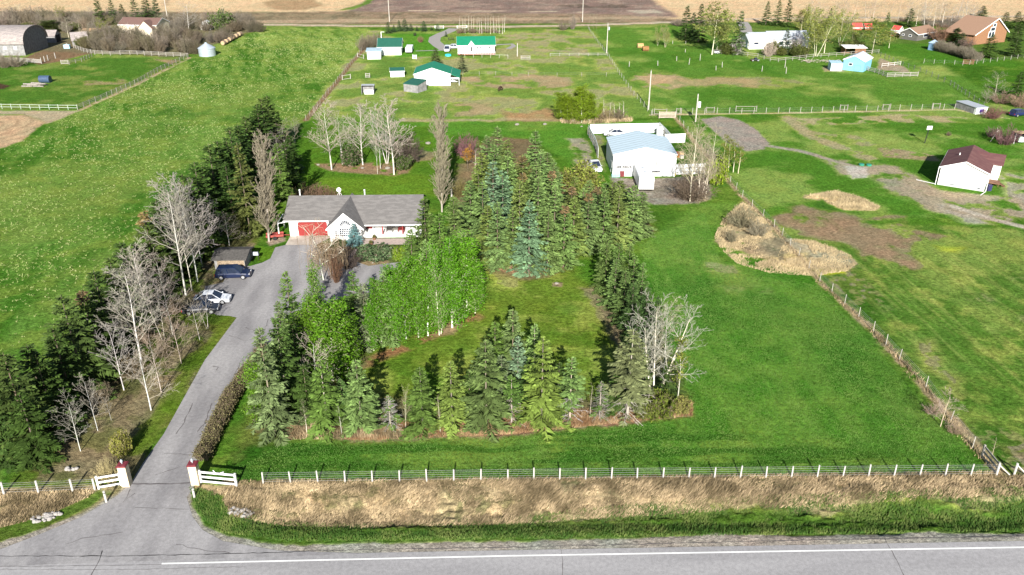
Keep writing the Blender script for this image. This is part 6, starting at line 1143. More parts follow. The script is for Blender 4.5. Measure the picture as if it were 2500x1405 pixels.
# far fences
fence('pale rail fence along the bottom of the left paddock', [(-40, 266), (190, 269)], 2.4, 1.25, .12, mat('greenish_rails', (.34, .40, .33), .9, .2), rails=(.55, 1.15), name='rail_fence')
fence('rail fence climbing from the paddock corner to the grain bin', [(190, 269), (262, 238), (330, 208), (385, 176), (430, 155), (458, 142)], 2.6, 1.3, .13, M_rail, rails=(.5, .85, 1.2), name='rail_fence')
fence('brown-grass wire fence between hay field and horse pasture', [(747, 295), (775, 262), (820, 206), (850, 166), (895, 112), (905, 98)], 4, 1.3, .13, M_gpost, wires=(.5, .9, 1.2), round_=True)
fence('wire fence between the two far pastures', [(1436, 72), (1462, 110), (1484, 138), (1512, 182), (1540, 224), (1572, 262), (1590, 282)], 4.2, 1.3, .12, M_rail, wires=(.4, .8, 1.15), round_=True)
fence('long wire fence across the pasture behind the workshop', [(1592, 281), (1660, 279), (1900, 277), (2060, 274), (2330, 267), (2355, 270)], 2.9, 1.45, .12, M_post, wires=(.4, .8, 1.2), round_=True)
for a, b, l in (((1597, 280), (1627, 281), 'left'), ((1651, 279), (1663, 279), 'second'), ((1724, 276), (1743, 276), 'third'), ((1796, 273), (1846, 273), 'fourth'), ((2050, 270), (2068, 270), 'fifth'), ((2154, 269), (2172, 268), 'sixth'), ((2275, 266), (2293, 266), 'rightmost')):
    gate('fence_section', '%s wooden brace panel of the long pasture fence' % l, a, b, 1.35, M_gpost, 2)
fence('wire fence bounding the lot with brush in front of the far gardens', [(2140, 134), (2190, 156), (2260, 182), (2320, 208), (2365, 238), (2400, 262)], 3.2, 1.4, .13, mat('dark_post', (.10, .11, .09), .9), rails=(.9,), wires=(.4, 1.2), rw=.04, rh=.05)
fence('thin wire fence below the bare hedge on the right', [(2255, 155), (2330, 158), (2350, 160), (2400, 155), (2500, 142)], 3.4, 1.4, .12, M_post, wires=(.5, 1.0), round_=True)
fence('white board corral fence below the blue barn', [(2104, 170), (2135, 178), (2165, 189), (2240, 187)], 2.3, 1.3, .14, M_rail, rails=(.3, .7, 1.15), name='rail_fence', rh=.16)
fence('white board fence on the upper side of the corral', [(2152, 165), (2198, 160)], 2.3, 1.2, .12, M_wpost, rails=(.5, 1.05), name='rail_fence', rh=.14); fence('rail fence behind the blue barn', [(1742, 131), (1800, 135), (1850, 141), (1880, 150), (1900, 152), (1985, 142), (2060, 137), (2145, 131)], 2.8, 1.25, .12, M_rail, rails=(.6, 1.15), name='rail_fence')
fence('low rail fence in front of the green-roofed house', [(1135, 140), (1240, 143)], 3, 1.1, .1, M_post, rails=(1.0,), name='rail_fence'); fence('rail fence across the middle of the far pasture', [(1343, 138), (1483, 137)], 3, 1.0, .12, M_rail, rails=(.4, .9), name='rail_fence'); fence('sparse wire fence beside the big green-roofed barn', [(1130, 186), (1210, 184), (1290, 186), (1360, 187), (1480, 187), (1512, 184)], 6, 1.1, .10, M_gpost, wires=(.6, 1.0))
fence('grey rail fence below the farmyard thicket', [(180, 118), (205, 128), (232, 134), (270, 136), (318, 134), (460, 141)], 2.6, 1.4, .14, M_rail, rails=(.5, .9, 1.3), name='rail_fence'); fence('leaning board fence in front of the big old barn', [(0, 152), (50, 152), (102, 156)], 3, 1.3, .16, M_rail, rails=(.3, .6, .9, 1.2), name='rail_fence', rh=.2); fence('crooked fence posts on the farmyard dirt', [(102, 156), (118, 148), (136, 143)], 2.5, 1.7, .2, M_rail, wires=(1.0,)); fence('low dark fence between farmyard and paddock', [(170, 158), (200, 151), (225, 139)], 2.2, 1.2, .15, M_gpost, rails=(.6, 1.0), name='rail_fence')
for a, b, l in (((1015-7, 144), (1017, 144.5), 'white feeder rack on the grass before the camper'), ((893, 190), (903, 190), 'small wooden rack in the horse pasture'), ((150, 157), (167, 157), 'grey slatted hurdle on the paddock edge'), ((1272, 146), (1294, 146), 'pale cattle trough rack in the far pasture')):
    gate('rack', l, a, b, 1.2, M_trim if 'white' in l else M_rail, 3)
gate('wooden_gate', 'pale double gate beside the hay field fence', (836, 196), (856, 193), 1.3, M_post, 2); gate('wooden_gate', 'pale gate by the small blue-roofed shed', (873, 140), (888, 144), 1.2, M_post, 2); gate('wooden_gate', 'low planked gate at the head of the right boundary fence', (1609, 289), (1648, 289), 1.5, mat('tan_planks', (.42, .35, .28), .9), 5)
gate('white_gate', 'white gate left of the far lane mouth', (1062, 70), (1083, 70), 1.0, M_trim, 2); gate('white_gate', 'white gate right of the far lane mouth', (1116, 70), (1140, 69), 1.0, M_trim, 2)
gate('wooden_gate', 'brown gate panel at the foot of the bare hedge', (2350, 157), (2376, 158), 1.4, M_brownw, 4)
for x, y, h in ((1536, 163, 1.5), (1606, 161, 1.5), (1652, 149, 1.4), (1682, 158, 1.9), (1709, 148, 2.0), (1748, 172, 1.3), (1763, 165, 1.6), (1860, 175, 1.6), (1919, 180, 1.9), (1916, 166, 2.1), (1642, 107, 1.0), (1674, 107, 1.0), (1673, 128, 1.0)):
    P = G(x, y); o = MB(); o.tube((0, 0, -.1), (rnd(-.15, .15), 0, h), .10, .08, n=6); tag(o.build('fence_post', M_post, loc=P), 'lone leaning wooden post in the green right-hand pasture', 'post', 'lone posts in the right pasture')
for px, py, ty, l, box in ((1481, 130, 58, 'utility pole between the two far pastures', 1), (1583, 268, 174, 'utility pole at the pasture fence', 0), (1698, 298, 230, 'utility pole behind the workshop with a white transformer', 2), (1422, 54, -14, 'utility pole on the far road, right of centre', 0), (951, 54, -30, 'utility pole on the far road above the hay field', 0), (1263, 138, 106, 'short pole in the far pasture', 0), (1103, 490, 462, 'pole beside the columnar poplar behind the house', 0), (408, 40, -20, 'utility pole beyond the farmhouse trees', 0), (931, 93, 79, 'white lamp pole beside the dark green garage', 3)):
    P = G(px, py); h = HT(P, ty); t = thing('utility_pole' if box != 3 else 'lamp_pole', l, 'pole', P); mb = MB(); mb.tube((0, 0, -.2), (0, 0, h), .17, .12, n=8); mb.build('pole', M_trim if box == 3 else mat('pole_wood', (.45, .42, .37), .9, .2), t)
    if box == 2: mb = MB(); mb.tube((.45, -.2, h-3.0), (.45, -.2, h-1.7), .32, n=12); mb.build('transformer', M_trim, t); 
    if box == 1: mb = MB(); mb.tube((.4, -.2, h-2.0), (.4, -.2, h-1.0), .25, n=12); mb.build('transformer', M_grey_roof, t)
    if box in (0, 1, 2) and h > 8: mb = MB(); mb.tube((0, 0, h), (0, 0, h+.25), .05, n=6); mb.build('insulator', M_grey_roof, t)
    if box == 3: mb = MB(); mb.box(-.1, 1.2, -.1, .1, h, h+.12); mb.build('lamp_head', M_trim, t)
P = G(2257, 350); t = thing('basketball_hoop', 'dark pole with white backboard on the lot above the maroon-roofed house', 'basketball hoop', P); h = HT(P, 315); mb = MB(); mb.tube((0, 0, 0), (.3, 0, h), .09, n=8); mb.build('pole', M_black, t); mb = MB(); mb.box(-.2, .9, -.08, 0, h-.2, h+.6); mb.build('backboard', M_trim, t); mb = MB(); mb.lathe([(.22, h-.1), (.25, h-.08), (.22, h-.06)], (.4, -.35, 0), n=12); mb.build('rim', M_red, t)

# ---------------------------------------------------------------- vehicles
M_head = mat('lamp_glass', (.75, .77, .8), .15, .05); M_tail = mat('tail_lamp', (.4, .02, .02), .3, .05)
def carpaint(n, c): return mat(n, c, .28, .04, 2, spec=.6, coat=.6)
def vehicle(name, label, cat, px, py, deg, col, L=4.6, Wd=1.85, H=1.65, style='suv', group=None):
    t = thing(name, label, cat, G(px, py), R(deg), group); pm = carpaint(name+'_paint', col); w = Wd/2; z0 = .28; zb = H*.56; zh = H*.52
    st = dict(suv=((.5, .30, .98, .93), (.30, .52)), car=((.42, .22, .86, .72), (.16, .44)), pickup=((.36, .20, .62, .54), (.2, .30)))[style]
    # stations along x (rear -L/2 .. front L/2): lower body as lofted cross-sections
    X_ = [-L/2, -L/2+.12, -L/2+.5, -.2*L, .12*L, .30*L, L/2-.45, L/2-.1, L/2]; top = [zb*.72, zb*.93, zb, zb, zb, zh, zh*.93, zh*.84, zh*.6]; wid = [.84, .93, .98, 1, 1, .99, .96, .88, .74]
    if style == 'pickup': top = [zb*.95, zb, zb, zb, zb, zh*1.02, zh, zh*.95, zh*.6]
    mb = MB(); rings = []
    for x, tz, ww in zip(X_, top, wid):
        a = w*ww; rings.append([(x, -a*.92, z0), (x, -a, z0+.22), (x, -a, tz-.14), (x, -a*.90, tz), (x, a*.90, tz), (x, a, tz-.14), (x, a, z0+.22), (x, a*.92, z0)])
    i0 = len(mb.v)
    for r_ in rings: mb.v += r_
    for k in range(len(rings)-1):
        for j in range(8): a = i0+k*8; mb.f.append((a+j, a+8+j, a+8+(j+1) % 8, a+(j+1) % 8)); mb.mi.append(0)
    mb.f.append(tuple(i0+j for j in range(8))); mb.mi.append(0); mb.f.append(tuple(i0+(len(rings)-1)*8+j for j in range(8))[::-1]); mb.mi.append(0)
    body = mb.build('body', pm, t)
    if style == 'suv': xa, xb, xc, xd = -L/2+.12, -L/2+.45, .10*L, .27*L
    elif style == 'car': xa, xb, xc, xd = -L/2+.45, -.20*L, .06*L, .26*L
    else: xa, xb, xc, xd = -.08*L, -.05*L, .14*L, .28*L
    zt = H; i = .16
    def frust(s0, zA, zB, f0=0, f1=1):
        q = lambda f, x0, x1: x0+(x1-x0)*f
        ya, yb = w*.90-i*f0*1.0, w*.90-i*f1*1.0
        return [(q(f0, xa, xb), -ya, zA), (q(f0, xd, xc), -ya, zA), (q(f0, xd, xc), ya, zA), (q(f0, xa, xb), ya, zA), (q(f1, xa, xb), -yb, zB), (q(f1, xd, xc), -yb, zB), (q(f1, xd, xc), yb, zB), (q(f1, xa, xb), yb, zB)]
    mb = MB(); mb.hexa(frust(0, zb-.02, zt-.05)); mb.build('windows', M_glass, t)
    mb = MB(); ya = w*.90-i; mb.hexa([(xb-.03, -ya-.02, zt-.048), (xc+.03, -ya-.02, zt-.048), (xc+.03, ya+.02, zt-.048), (xb-.03, ya+.02, zt-.048), (xb+.1, -ya+.1, zt), (xc-.1, -ya+.1, zt), (xc-.1, ya-.1, zt), (xb+.1, ya-.1, zt)])
    for sy in (-1, 1):
        for x0, x1 in ((xa, xb), (xd, xc), ((xa+xd)/2, (xb+xc)/2), ((xa*.55+xd*.45)*.5+xa*.5, (xb*.55+xc*.45)*.5+xb*.5) if style == 'suv' else (xa, xb)): mb.bar((x0, sy*(w*.90+.012), zb-.03), (x1, sy*(ya+.014), zt-.03), .05, .07)
    mb.build('roof', pm, t)
    for sx in (-1, 1):
        for sy in (-1, 1):
            wb = thing_part('wheel', t, (sx*L*.31, sy*(w-.10), .34)); 
    for sy in (-1, 1): mb = MB(); mb.box(L/2-.16, L/2-.03, sy*w*.62-.17, sy*w*.62+.17, zh*.68, zh*.84); mb.build('headlight', M_head, t); mb = MB(); mb.box(-L/2-.01, -L/2+.08, sy*w*.74-.1, sy*w*.74+.1, zb*.62, zb*.85); mb.build('tail_light', M_tail, t)
    for sy in (-1, 1): mb = MB(); mb.box(xd-.12, xd+.04, sy*(w+.02)-.1*(sy < 0), sy*(w+.02)+.1*(sy > 0), zb+.0, zb+.13); mb.build('mirror', pm, t)
    if style == 'pickup':
        mb = MB(); mb.box(-L/2+.12, -.10*L, -w*.78, w*.78, zb+.003, zb+.05); mb.build('bed_cover', M_black, t)
    return t
def thing_part(nm, parent, loc):
    mb = MB(); mb.tube((0, -.11, 0), (0, .11, 0), .34, n=16); ty = mb.build('wheel', M_tyre, parent); ty.location = loc
    mb = MB(); mb.tube((0, -.125, 0), (0, .125, 0), .21, n=12); mb.build('rim', M_rim, ty); return ty
vehicle('parked_car', 'navy blue SUV parked on the drive in front of the shed', 'car', 571, 677, 3, (.006, .014, .05), 4.7, 1.9, 1.7)
vehicle('parked_car', 'white car parked behind the birch twigs below the navy SUV', 'car', 519, 738, 4, (.72, .75, .8), 4.7, 1.85, 1.5, 'car'); vehicle('parked_car', 'black car parked beside the white one, nearest the trees', 'car', 492, 762, 8, (.02, .022, .03), 4.4, 1.8, 1.5, 'car')
vehicle('pickup_truck', 'white pickup with black bed cover parked left of the workshop', 'pickup truck', 1450, 413, -80, (.70, .72, .74), 5.4, 1.95, 1.8, 'pickup')
vehicle('parked_car', 'white car facing the camera on the far lane by the green-roofed house', 'car', 1092, 125, -92, (.72, .73, .75), 4.7, 1.9, 1.7); vehicle('parked_car', 'white car half behind the left wall of the green-roofed house', 'car', 1110, 119, 5, (.70, .72, .74), 4.6, 1.8, 1.5, 'car')
vehicle('parked_car', 'white car with purple tail in the walled workshop yard', 'car', 1500, 331, 182, (.72, .72, .74), 4.8, 1.9, 1.5, 'car'); vehicle('parked_car', 'dark blue car at the right picture edge beyond the purple brush', 'car', 2486, 283, 20, (.015, .02, .09), 4.6, 1.85, 1.6)
vehicle('ride_on_mower', 'black wheeled machine on the grass before the bungalow', 'mower', 1843, 150, 0, (.03, .03, .03), 2.6, 1.2, 1.1, 'pickup'); vehicle('parked_car', 'dark red car on the lawn at the rightmost red-roofed playhouse', 'car', 2187, 90, 10, (.3, .04, .05), 4.3, 1.8, 1.4, 'car')
vehicle('pickup_truck', 'white pickup at the left side of the bungalow behind the fence', 'car', 1762, 131, 0, (.72, .73, .76), 5.2, 1.9, 1.5, 'pickup')
# tall cargo trailer backed towards the camera
def boxrv(name, label, px, py, ty, wpx, depth, deg=0, win=True):
    P = G(px, py); h = HT(P, ty); w = wpx/SC(P)/2; t = thing(name, label, 'trailer', P, R(deg)); mb = MB(); mb.box(-w, w, 0, depth, .5, h-.06); mb.build('body', M_trim, t, bevel=.08); mb = MB(); mb.box(-w+.05, w-.05, .05, depth-.05, h-.055, h+.02); mb.build('roof', mat(name+'_roof', (.72, .74, .76), .6, .1), t)
    mb = MB(); mb.box(-.2, .2, depth*.3, depth*.36, h+.021, h+.2); mb.box(-.25, .25, depth*.6, depth*.68, h+.021, h+.25); mb.build('roof_vent', M_grey_roof, t)
    if win:
        for sx in (-1, 1): mb = MB(); mb.box(sx*w*.45-.2, sx*w*.45+.2, -.03, -.004, h*.5, h*.65); mb.build('window', M_glass, t)
    mb = MB(); mb.box(-w*.9, w*.9, -.06, -.004, .42, .56); mb.build('bumper', M_black, t)
    for sx in (-1, 1):
        for y in (depth*.4, depth*.4+.8): mb = MB(); mb.tube((sx*(w-.25), y, .35), (sx*(w-.02), y, .35), .36, n=14); mb.build('wheel', M_tyre, t)
    return t
rv = boxrv('cargo_trailer', 'tall white box trailer standing in the gravel before the workshop', 1577, 470, 434, 37, 8.0, -2.5, False)
mb = MB(); w_ = 18/SC(G(1577, 470)); mb.box(-w_-.03, -w_-.004, 1.0, 5.8, 1.0, 2.0); mb.build('side_shade_panel', M_vblue, rv)  # blue panel added to paint the shade on the trailer's left side
boxrv('motorhome', 'white camper with two rear windows beside the dark green garage', 998, 132, 117, 16, 6, 0)
t = thing('trampoline', 'turquoise round paddling pool or tub on the grass by the white car', 'tub', G(1094, 137)); mb = MB(); mb.lathe([(0, .45), (.85, .45), (.95, .5), (1, .45), (1, 0)], n=18); mb.build('basin', mat('turquoise_plastic', (.05, .50, .60), .5), t)
# horse grazing in the far pasture: one skinned body
def skin_beast(label, px, py, deg, col, s=1.0, cat='horse'):
    V = [(0, 0, 1.25), (.35, 0, 1.28), (.7, 0, 1.27), (-.35, 0, 1.27), (-.65, 0, 1.25), (1.0, 0, 1.15), (1.3, 0, .8), (1.5, 0, .38), (1.62, 0, .12), (-.9, 0, 1.1), (-1.0, 0, .7), (.72, .2, .95), (.75, .21, .5), (.72, .21, .05), (.72, -.2, .95), (.85, -.21, .5), (.8, -.21, .05), (-.68, .2, .95), (-.82, .21, .5), (-.75, .21, .05), (-.68, -.2, .95), (-.7, -.21, .5), (-.62, -.21, .05)]
    E = [(0, 1), (1, 2), (0, 3), (3, 4), (2, 5), (5, 6), (6, 7), (7, 8), (4, 9), (9, 10), (2, 11), (11, 12), (12, 13), (2, 14), (14, 15), (15, 16), (4, 17), (17, 18), (18, 19), (4, 20), (20, 21), (21, 22)]
    Rr = [.30, .31, .30, .31, .30, .17, .14, .13, .07, .06, .05, .13, .07, .06, .13, .07, .06, .15, .08, .06, .15, .08, .06]
    me = bpy.data.meshes.new('horse'); me.from_pydata(V, E, []); o = bpy.data.objects.new('horse', me); scene.collection.objects.link(o); m = o.modifiers.new('s', 'SKIN'); 
    for k, r in enumerate(Rr): me.skin_vertices[0].data[k].radius = (r, r)
    me.skin_vertices[0].data[0].use_root = True; o.modifiers.new('u', 'SUBSURF').levels = 1; me.materials.append(mat(label[:8], col, .8, .1)); o.location = G(px, py); o.rotation_euler = (0, 0, R(deg)); o.scale = (s, s, s); return tag(o, label, cat)
skin_beast('dark brown horse grazing in the far pasture', 1221, 224, 60, (.05, .025, .018), .9)
t = thing('picnic_table', 'small dark table on the grass beside the far lane', 'table', G(1101, 99)); mb = MB(); mb.box(-1, 1, -.4, .4, .7, .78); mb.build('tabletop', M_black, t)
for a in (-1, 1): mb = MB(); mb.box(a*.8-.06, a*.8+.06, -.35, .35, 0, .7); mb.build('leg', M_black, t)
# ---------------------------------------------------------------- far trees
C_BR = (.20, .17, .13); C_BT = (.33, .29, .23)
for i, (x, y, ty, w, c) in enumerate([(247, 62, -8, 34, SDK), (280, 60, -6, 24, SDK), (303, 56, 10, 26, SDK), (335, 60, -10, 30, (.06, .09, .03)), (365, 60, -12, 34, SDK), (388, 60, -6, 30, (.05, .08, .03))]):
    plant(SP[i % 5], 'spruce_tree', 'tall dark spruce, %s from the left behind the cream farmhouse' % ORD[i], 'spruce tree', x, y, ty, 'spruces behind the farmhouse', leaf=c, w=w)
for x, y, ty, w in ((300, 110, 62, 34), (320, 112, 50, 40), (345, 110, 58, 36), (378, 112, 60, 40), (400, 100, 50, 40), (420, 112, 66, 40), (285, 104, 60, 34)): plant(BT[int(x) % 5], 'bare_tree', 'leafless tree standing close in front of the cream farmhouse', 'bare tree', x, y, ty, 'bare trees before the farmhouse', bark=(.4, .35, .3), twig=(.27, .23, .18), w=w)
plant(BT[3], 'bare_tree', 'big pale spreading bare tree right of the cream farmhouse', 'bare tree', 462, 78, 0, twig=(.40, .35, .29), bark=(.5, .45, .4), w=72)
plant(SHL[1], 'bush', 'round olive-green willow near the white arched shelter', 'bush', 545, 74, 28, leaf=(.09, .13, .03), w=62)
for x, y, ty, w, l in ((150, 58, 12, 28, 'yellow-green budding tree above the small log shed'), (256, 88, 38, 44, 'yellow-green leafing tree left of the farmhouse'), (118, 80, 50, 40, 'dull green tree behind the small log shed')): plant(ALT[1] if 'dull' not in l else AL[0], 'small_tree', l, 'tree', x, y, ty, 'leafing trees of the farmstead', leaf=(.17, .2, .03) if 'dull' not in l else (.09, .12, .03), w=w)
for k, (x, y, ty) in enumerate([(36, 52, 15), (76, 56, 12), (145, 62, 20), (168, 92, 40), (195, 82, 35), (52, 50, 8), (100, 45, 14), (225, 50, 12), (262, 95, 52), (270, 100, 62), (350, 108, 60), (125, 48, 10), (10, 50, 18)]):
    plant(BTS[k % 2] if k % 3 else BT[4], 'bare_tree', 'pale-stemmed leafless tree standing in the farmstead thicket', 'bare tree', x, y, ty, 'pale bare trees of the farmstead thicket', bark=(.52, .47, .40), twig=C_BT, w=34)
r2 = random.Random(11)
def thicket(polys, n, label, grp, cols, h=(16, 26), w=(26, 44), protos=None):
    for k in range(n):
        (x0, y0, x1, y1, dy) = polys[k % len(polys)]; f = r2.random(); x = x0+(x1-x0)*f; y = y0+(y1-y0)*f+r2.uniform(0, dy)
        pr = (protos or SH)[k % len(protos or SH)]; plant(pr, 'thicket_bush', label, 'bush', x, y, y-r2.uniform(*h)*(.7+.3*y/100), grp, twig=cols[k % len(cols)], leaf=(.10, .12, .03), w=r2.uniform(*w))
thicket([(-20, 48, 620, 52, 14), (-20, 58, 240, 60, 22), (0, 50, 400, 48, 8), (390, 60, 640, 58, 20)], 84, 'grey-brown leafless bush in the thicket behind the farmstead', 'leafless bushes behind the farmstead', [C_BR, (.16, .14, .10), (.24, .2, .15)], (26, 42))
thicket([(205, 120, 460, 128, 8), (210, 108, 460, 112, 8), (195, 100, 300, 95, 8), (300, 100, 470, 100, 10)], 64, 'dark leafless bush in the thicket in front of the farmhouse', 'leafless bushes in front of the farmhouse', [(.16, .135, .095), (.13, .115, .07), (.20, .17, .13)], (26, 42))
thicket([(430, 118, 480, 125, 8), (470, 100, 560, 92, 12), (540, 78, 640, 66, 14), (400, 95, 470, 85, 15)], 40, 'dark bushy shrub between the grain bin and the back road', 'shrubs behind the grain bin', [(.13, .11, .075), (.16, .13, .1)], (22, 30))
thicket([(200, 112, 260, 100, 6), (70, 95, 110, 90, 8), (60, 72, 250, 68, 8)], 12, 'olive bush with first leaves by the farmyard sheds', 'olive bushes by the farmyard', [(.12, .12, .05)], (16, 22), (26, 36), SHL)
thicket([(-10, 158, 50, 158, 10)], 4, 'grey bare bush at the left edge below the old barn', 'bushes below the old barn', [(.22, .19, .15)], (22, 30))
for i, (x, y, ty, w) in enumerate([(948, 82, 54, 18), (962, 79, 62, 16), (975, 77, 50, 16), (989, 76, 46, 24), (1004, 76, 58, 14), (1018, 76, 65, 10), (1035, 77, 51, 20), (1054, 75, 67, 10), (1069, 76, 58, 14), (1089, 90, 76, 8)]):
    plant(SP[i % 5], 'spruce_tree', 'small spruce, %s from the left in the row beyond the garage' % ORD[i], 'spruce tree', x, y, ty, 'small spruces beyond the garage', leaf=(.06, .10, .04), w=w)
plant(SP[1], 'spruce_tree', 'shaggy spruce behind the big green-roofed barn', 'spruce tree', 1064, 158, 117, leaf=(.085, .10, .04), w=32); plant(SP[3], 'spruce_tree', 'shaggy spruce at the right rear of the big green-roofed barn', 'spruce tree', 1128, 176, 132, leaf=(.085, .10, .04), w=28)
thicket([(885, 118, 925, 112, 6)], 6, 'grey bare bush beside the dark green garage', 'bushes beside the dark green garage', [(.19, .165, .12)], (24, 34), (24, 34)); plant(BTS[0], 'bare_tree', 'thin bare tree among the bushes beside the garage', 'bare tree', 914, 116, 76, w=20)
plant(SH[0], 'bush', 'small reddish bare bush on the lawn before the far spruces', 'bush', 1027, 104, 86, twig=(.24, .14, .1), w=16); plant(SHE[0], 'bush', 'dark round bush on the same lawn', 'bush', 1013, 88, 81, leaf=(.03, .05, .02), w=7)
for i in range(17):
    plant(THIN[1], 'bare_tree', 'slender pale aspen in the bare row behind the green-roofed house', 'bare tree', 1122+i*6.9+rnd(-1.5, 1.5), 82+rnd(-3, 2), 34+rnd(0, 8), 'bare aspens behind the green-roofed house', bark=(.55, .5, .42), twig=(.36, .30, .22), w=13)
thicket([(1120, 80, 1236, 80, 2)], 9, 'low brown brush under the bare aspen row', 'brush under the bare aspens', [(.22, .17, .12)], (10, 16), (18, 26))
for x, y, ty, w, l in ((1376, 74, 48, 30, 'brown bush at the head of the far pasture'), (1398, 72, 34, 20, 'taller twiggy bush at the head of the far pasture')): plant(SH[0], 'bush', l, 'bush', x, y, ty, 'bushes at the head of the far pasture', twig=C_BR, w=w)
for i, (x, ty) in enumerate(((1402, 32), (1438, 28), (1448, 34), (1456, 30))): plant(THIN[1], 'bare_tree', 'thin bare tree at the far corner of the pasture, %s from the left' % ORD[i], 'bare tree', x, 72, ty, 'thin bare trees at the pasture corner', w=10)
for x, y, ty, w, l in ((1605, 112, 62, 22, 'small leafing tree with a narrow crown in the green pasture'), (1624, 116, 60, 34, 'wider pale leafing tree in the green pasture')): plant(ALT[1], 'small_tree', l, 'tree', x, y, ty, 'two small trees in the green pasture', leaf=(.24, .26, .08), bark=(.45, .4, .3), twig=(.33, .3, .18), w=w)
for i, (x, y, ty, w, c) in enumerate([(1672, 98, 14, 40, SDK), (1705, 104, 8, 40, SDK), (1690, 88, 30, 30, (.05, .08, .03)), (1800, 134, 26, 42, (.05, .08, .03)), (1869, 62, 3, 26, SDK), (1896, 64, 0, 28, SDK), (1920, 66, -4, 30, SDK), (1915, 134, 70, 30, (.05, .075, .04)), (1968, 62, 18, 16, SDK), (2024, 60, 20, 18, SDK), (2164, 66, 30, 20, SG), (2218, 66, 20, 32, SDK), (2396, 42, 14, 28, SDK), (2450, 70, 30, 34, SDK), (2478, 72, 28, 34, SDK), (2500, 74, 26, 34, SDK), (2440, 100, 66, 30, SDK), (2480, 100, 60, 40, (.06, .1, .025)), (2412, 141, 84, 44, SDK), (2474, 137, 92, 44, SDK), (2479, 238, 174, 38, SDK), (2332, 105, 68, 40, SDK), (2345, 112, 80, 30, (.06, .09, .03))]):
    L_ = ['dark spruce at the left of the tall budding willow', 'dark spruce directly left of the tall budding willow', 'olive-dark spruce behind the two left of the willow', 'narrow spruce between the willow and the white bungalow', 'leftmost dark spruce behind the bungalow', 'middle dark spruce behind the bungalow', 'rightmost dark spruce of the trio behind the bungalow', 'spruce standing in front of the bungalow', 'spruce tip left among the willows behind the bungalow', 'spruce tip right among the willows', 'green spruce left of the red-roofed playhouse', 'broad dark spruce behind the charcoal bungalow', 'dark spruce above the great brown roof', 'dark spruce right of the glazed gable', 'second dark spruce right of the glazed gable', 'dark spruce at the top right picture edge', 'low dark spruce by the tall timber house', 'bright dark-green spruce at the right edge', 'dark spruce in front of the glazed gable', 'dark spruce casting shadow on the right lawn', 'dark spruce beside the bare tree above the old shed', 'dark spruce between charcoal bungalow and timber house', 'lower green spruce before the great brown roof'][i]
    plant(SP[i % 5], 'spruce_tree', L_, 'spruce tree', x, y, ty, 'spruces of the right-hand gardens', leaf=c, w=w)
WL = (.21, .235, .05)
for i, (x, y, ty, w, l) in enumerate([(1738, 134, 0, 120, 'tall budding yellow-green willow left of the bungalow'), (1752, 128, 25, 70, 'second budding willow right behind the tallest'), (1972, 132, 40, 60, 'budding willow in front of the bungalow right end'), (1992, 138, 12, 90, 'large budding willow right of the bungalow'), (2012, 130, 30, 70, 'budding willow behind the large one'), (2050, 112, 20, 64, 'budding willow with a bright trunk'), (1952, 100, 12, 60, 'budding willow rising behind the bungalow roof'), (1975, 80, 15, 60, 'budding willow behind the bungalow, further right'), (2128, 132, 40, 90, 'spreading grey-green tree right of the blue barn trees'), (2085, 118, 60, 50, 'small budding tree before the red cabin'), (2170, 118, 70, 44, 'olive tree left of the charcoal bungalow')]):
    plant(ALT[i % 2], 'willow_tree', l, 'willow', x, y, ty, 'budding willows of the right-hand gardens', leaf=WL, bark=(.52, .49, .36), twig=(.33, .32, .16), w=w)
for x, y, ty, w, l in ((1877, 138, 98, 34, 'grey weeping bare shrub before the bungalow'), (1940, 134, 78, 50, 'whitish bare tree before the bungalow'), (1800, 134, 92, 36, 'grey twiggy bush under the narrow spruce')): plant(BT[5] if 'tree' in l else SH[2], 'bare_tree', l, 'bare tree', x, y, ty, 'bare trees before the bungalow', twig=(.42, .36, .33), bark=(.5, .45, .42), w=w)
for i in range(16):
    plant(BTS[i % 2] if i % 3 else BT[0], 'bare_tree', 'bare grey tree in the shelterbelt along the stubble field', 'bare tree', 1975+i*27+rnd(-8, 8), 50+rnd(-3, 6), -14+rnd(-6, 16), 'bare shelterbelt trees', bark=(.42, .37, .31), twig=(.33, .28, .23), w=44)
for i in range(8): plant(BT[i % 5], 'bare_tree', 'pale bare tree leaning behind the timber house', 'bare tree', 2215+i*21, 66+rnd(-6, 6), 2+rnd(-4, 10), 'bare trees left of the timber house', bark=(.5, .45, .38), twig=(.38, .33, .26), w=50)
thicket([(1950, 52, 2360, 50, 8), (1640, 60, 1760, 60, 6), (2230, 60, 2340, 58, 10)], 22, 'grey-brown bush at the foot of the shelterbelt', 'shelterbelt bushes', [(.2, .165, .13), (.24, .2, .16)], (12, 20), (30, 44))
thicket([(1760, 128, 1790, 130, 4), (1885, 132, 1970, 134, 6), (2010, 118, 2130, 128, 6)], 14, 'dark green bush among the bungalow garden trees', 'dark garden bushes', [(.1, .09, .05)], (16, 26), (30, 44), SHL)
plant(SH[2], 'bush', 'reddish brown bare bush between the two brown-roofed houses', 'bush', 2290, 100, 62, twig=(.20, .12, .09), w=54); plant(SH[0], 'bush', 'brown bush under the glazed gable', 'bush', 2358, 118, 90, twig=(.15, .10, .08), w=40)
hedge('hedge', 'long bare grey hedge running right from the blue six-sided shed', [(2288, 124), (2330, 134), (2370, 147), (2388, 151)], 4.5, 3.4, 5200, (.19, .165, .13), (.13, .115, .07))
plant(BT[3], 'bare_tree', 'bushy bare tree above the old board shed', 'bare tree', 2425, 248, 172, twig=(.30, .27, .19), bark=(.35, .3, .24), w=72); plant(BT[5], 'bare_tree', 'small bare tree behind the old board shed', 'bare tree', 2408, 252, 215, twig=(.28, .24, .19), w=40)
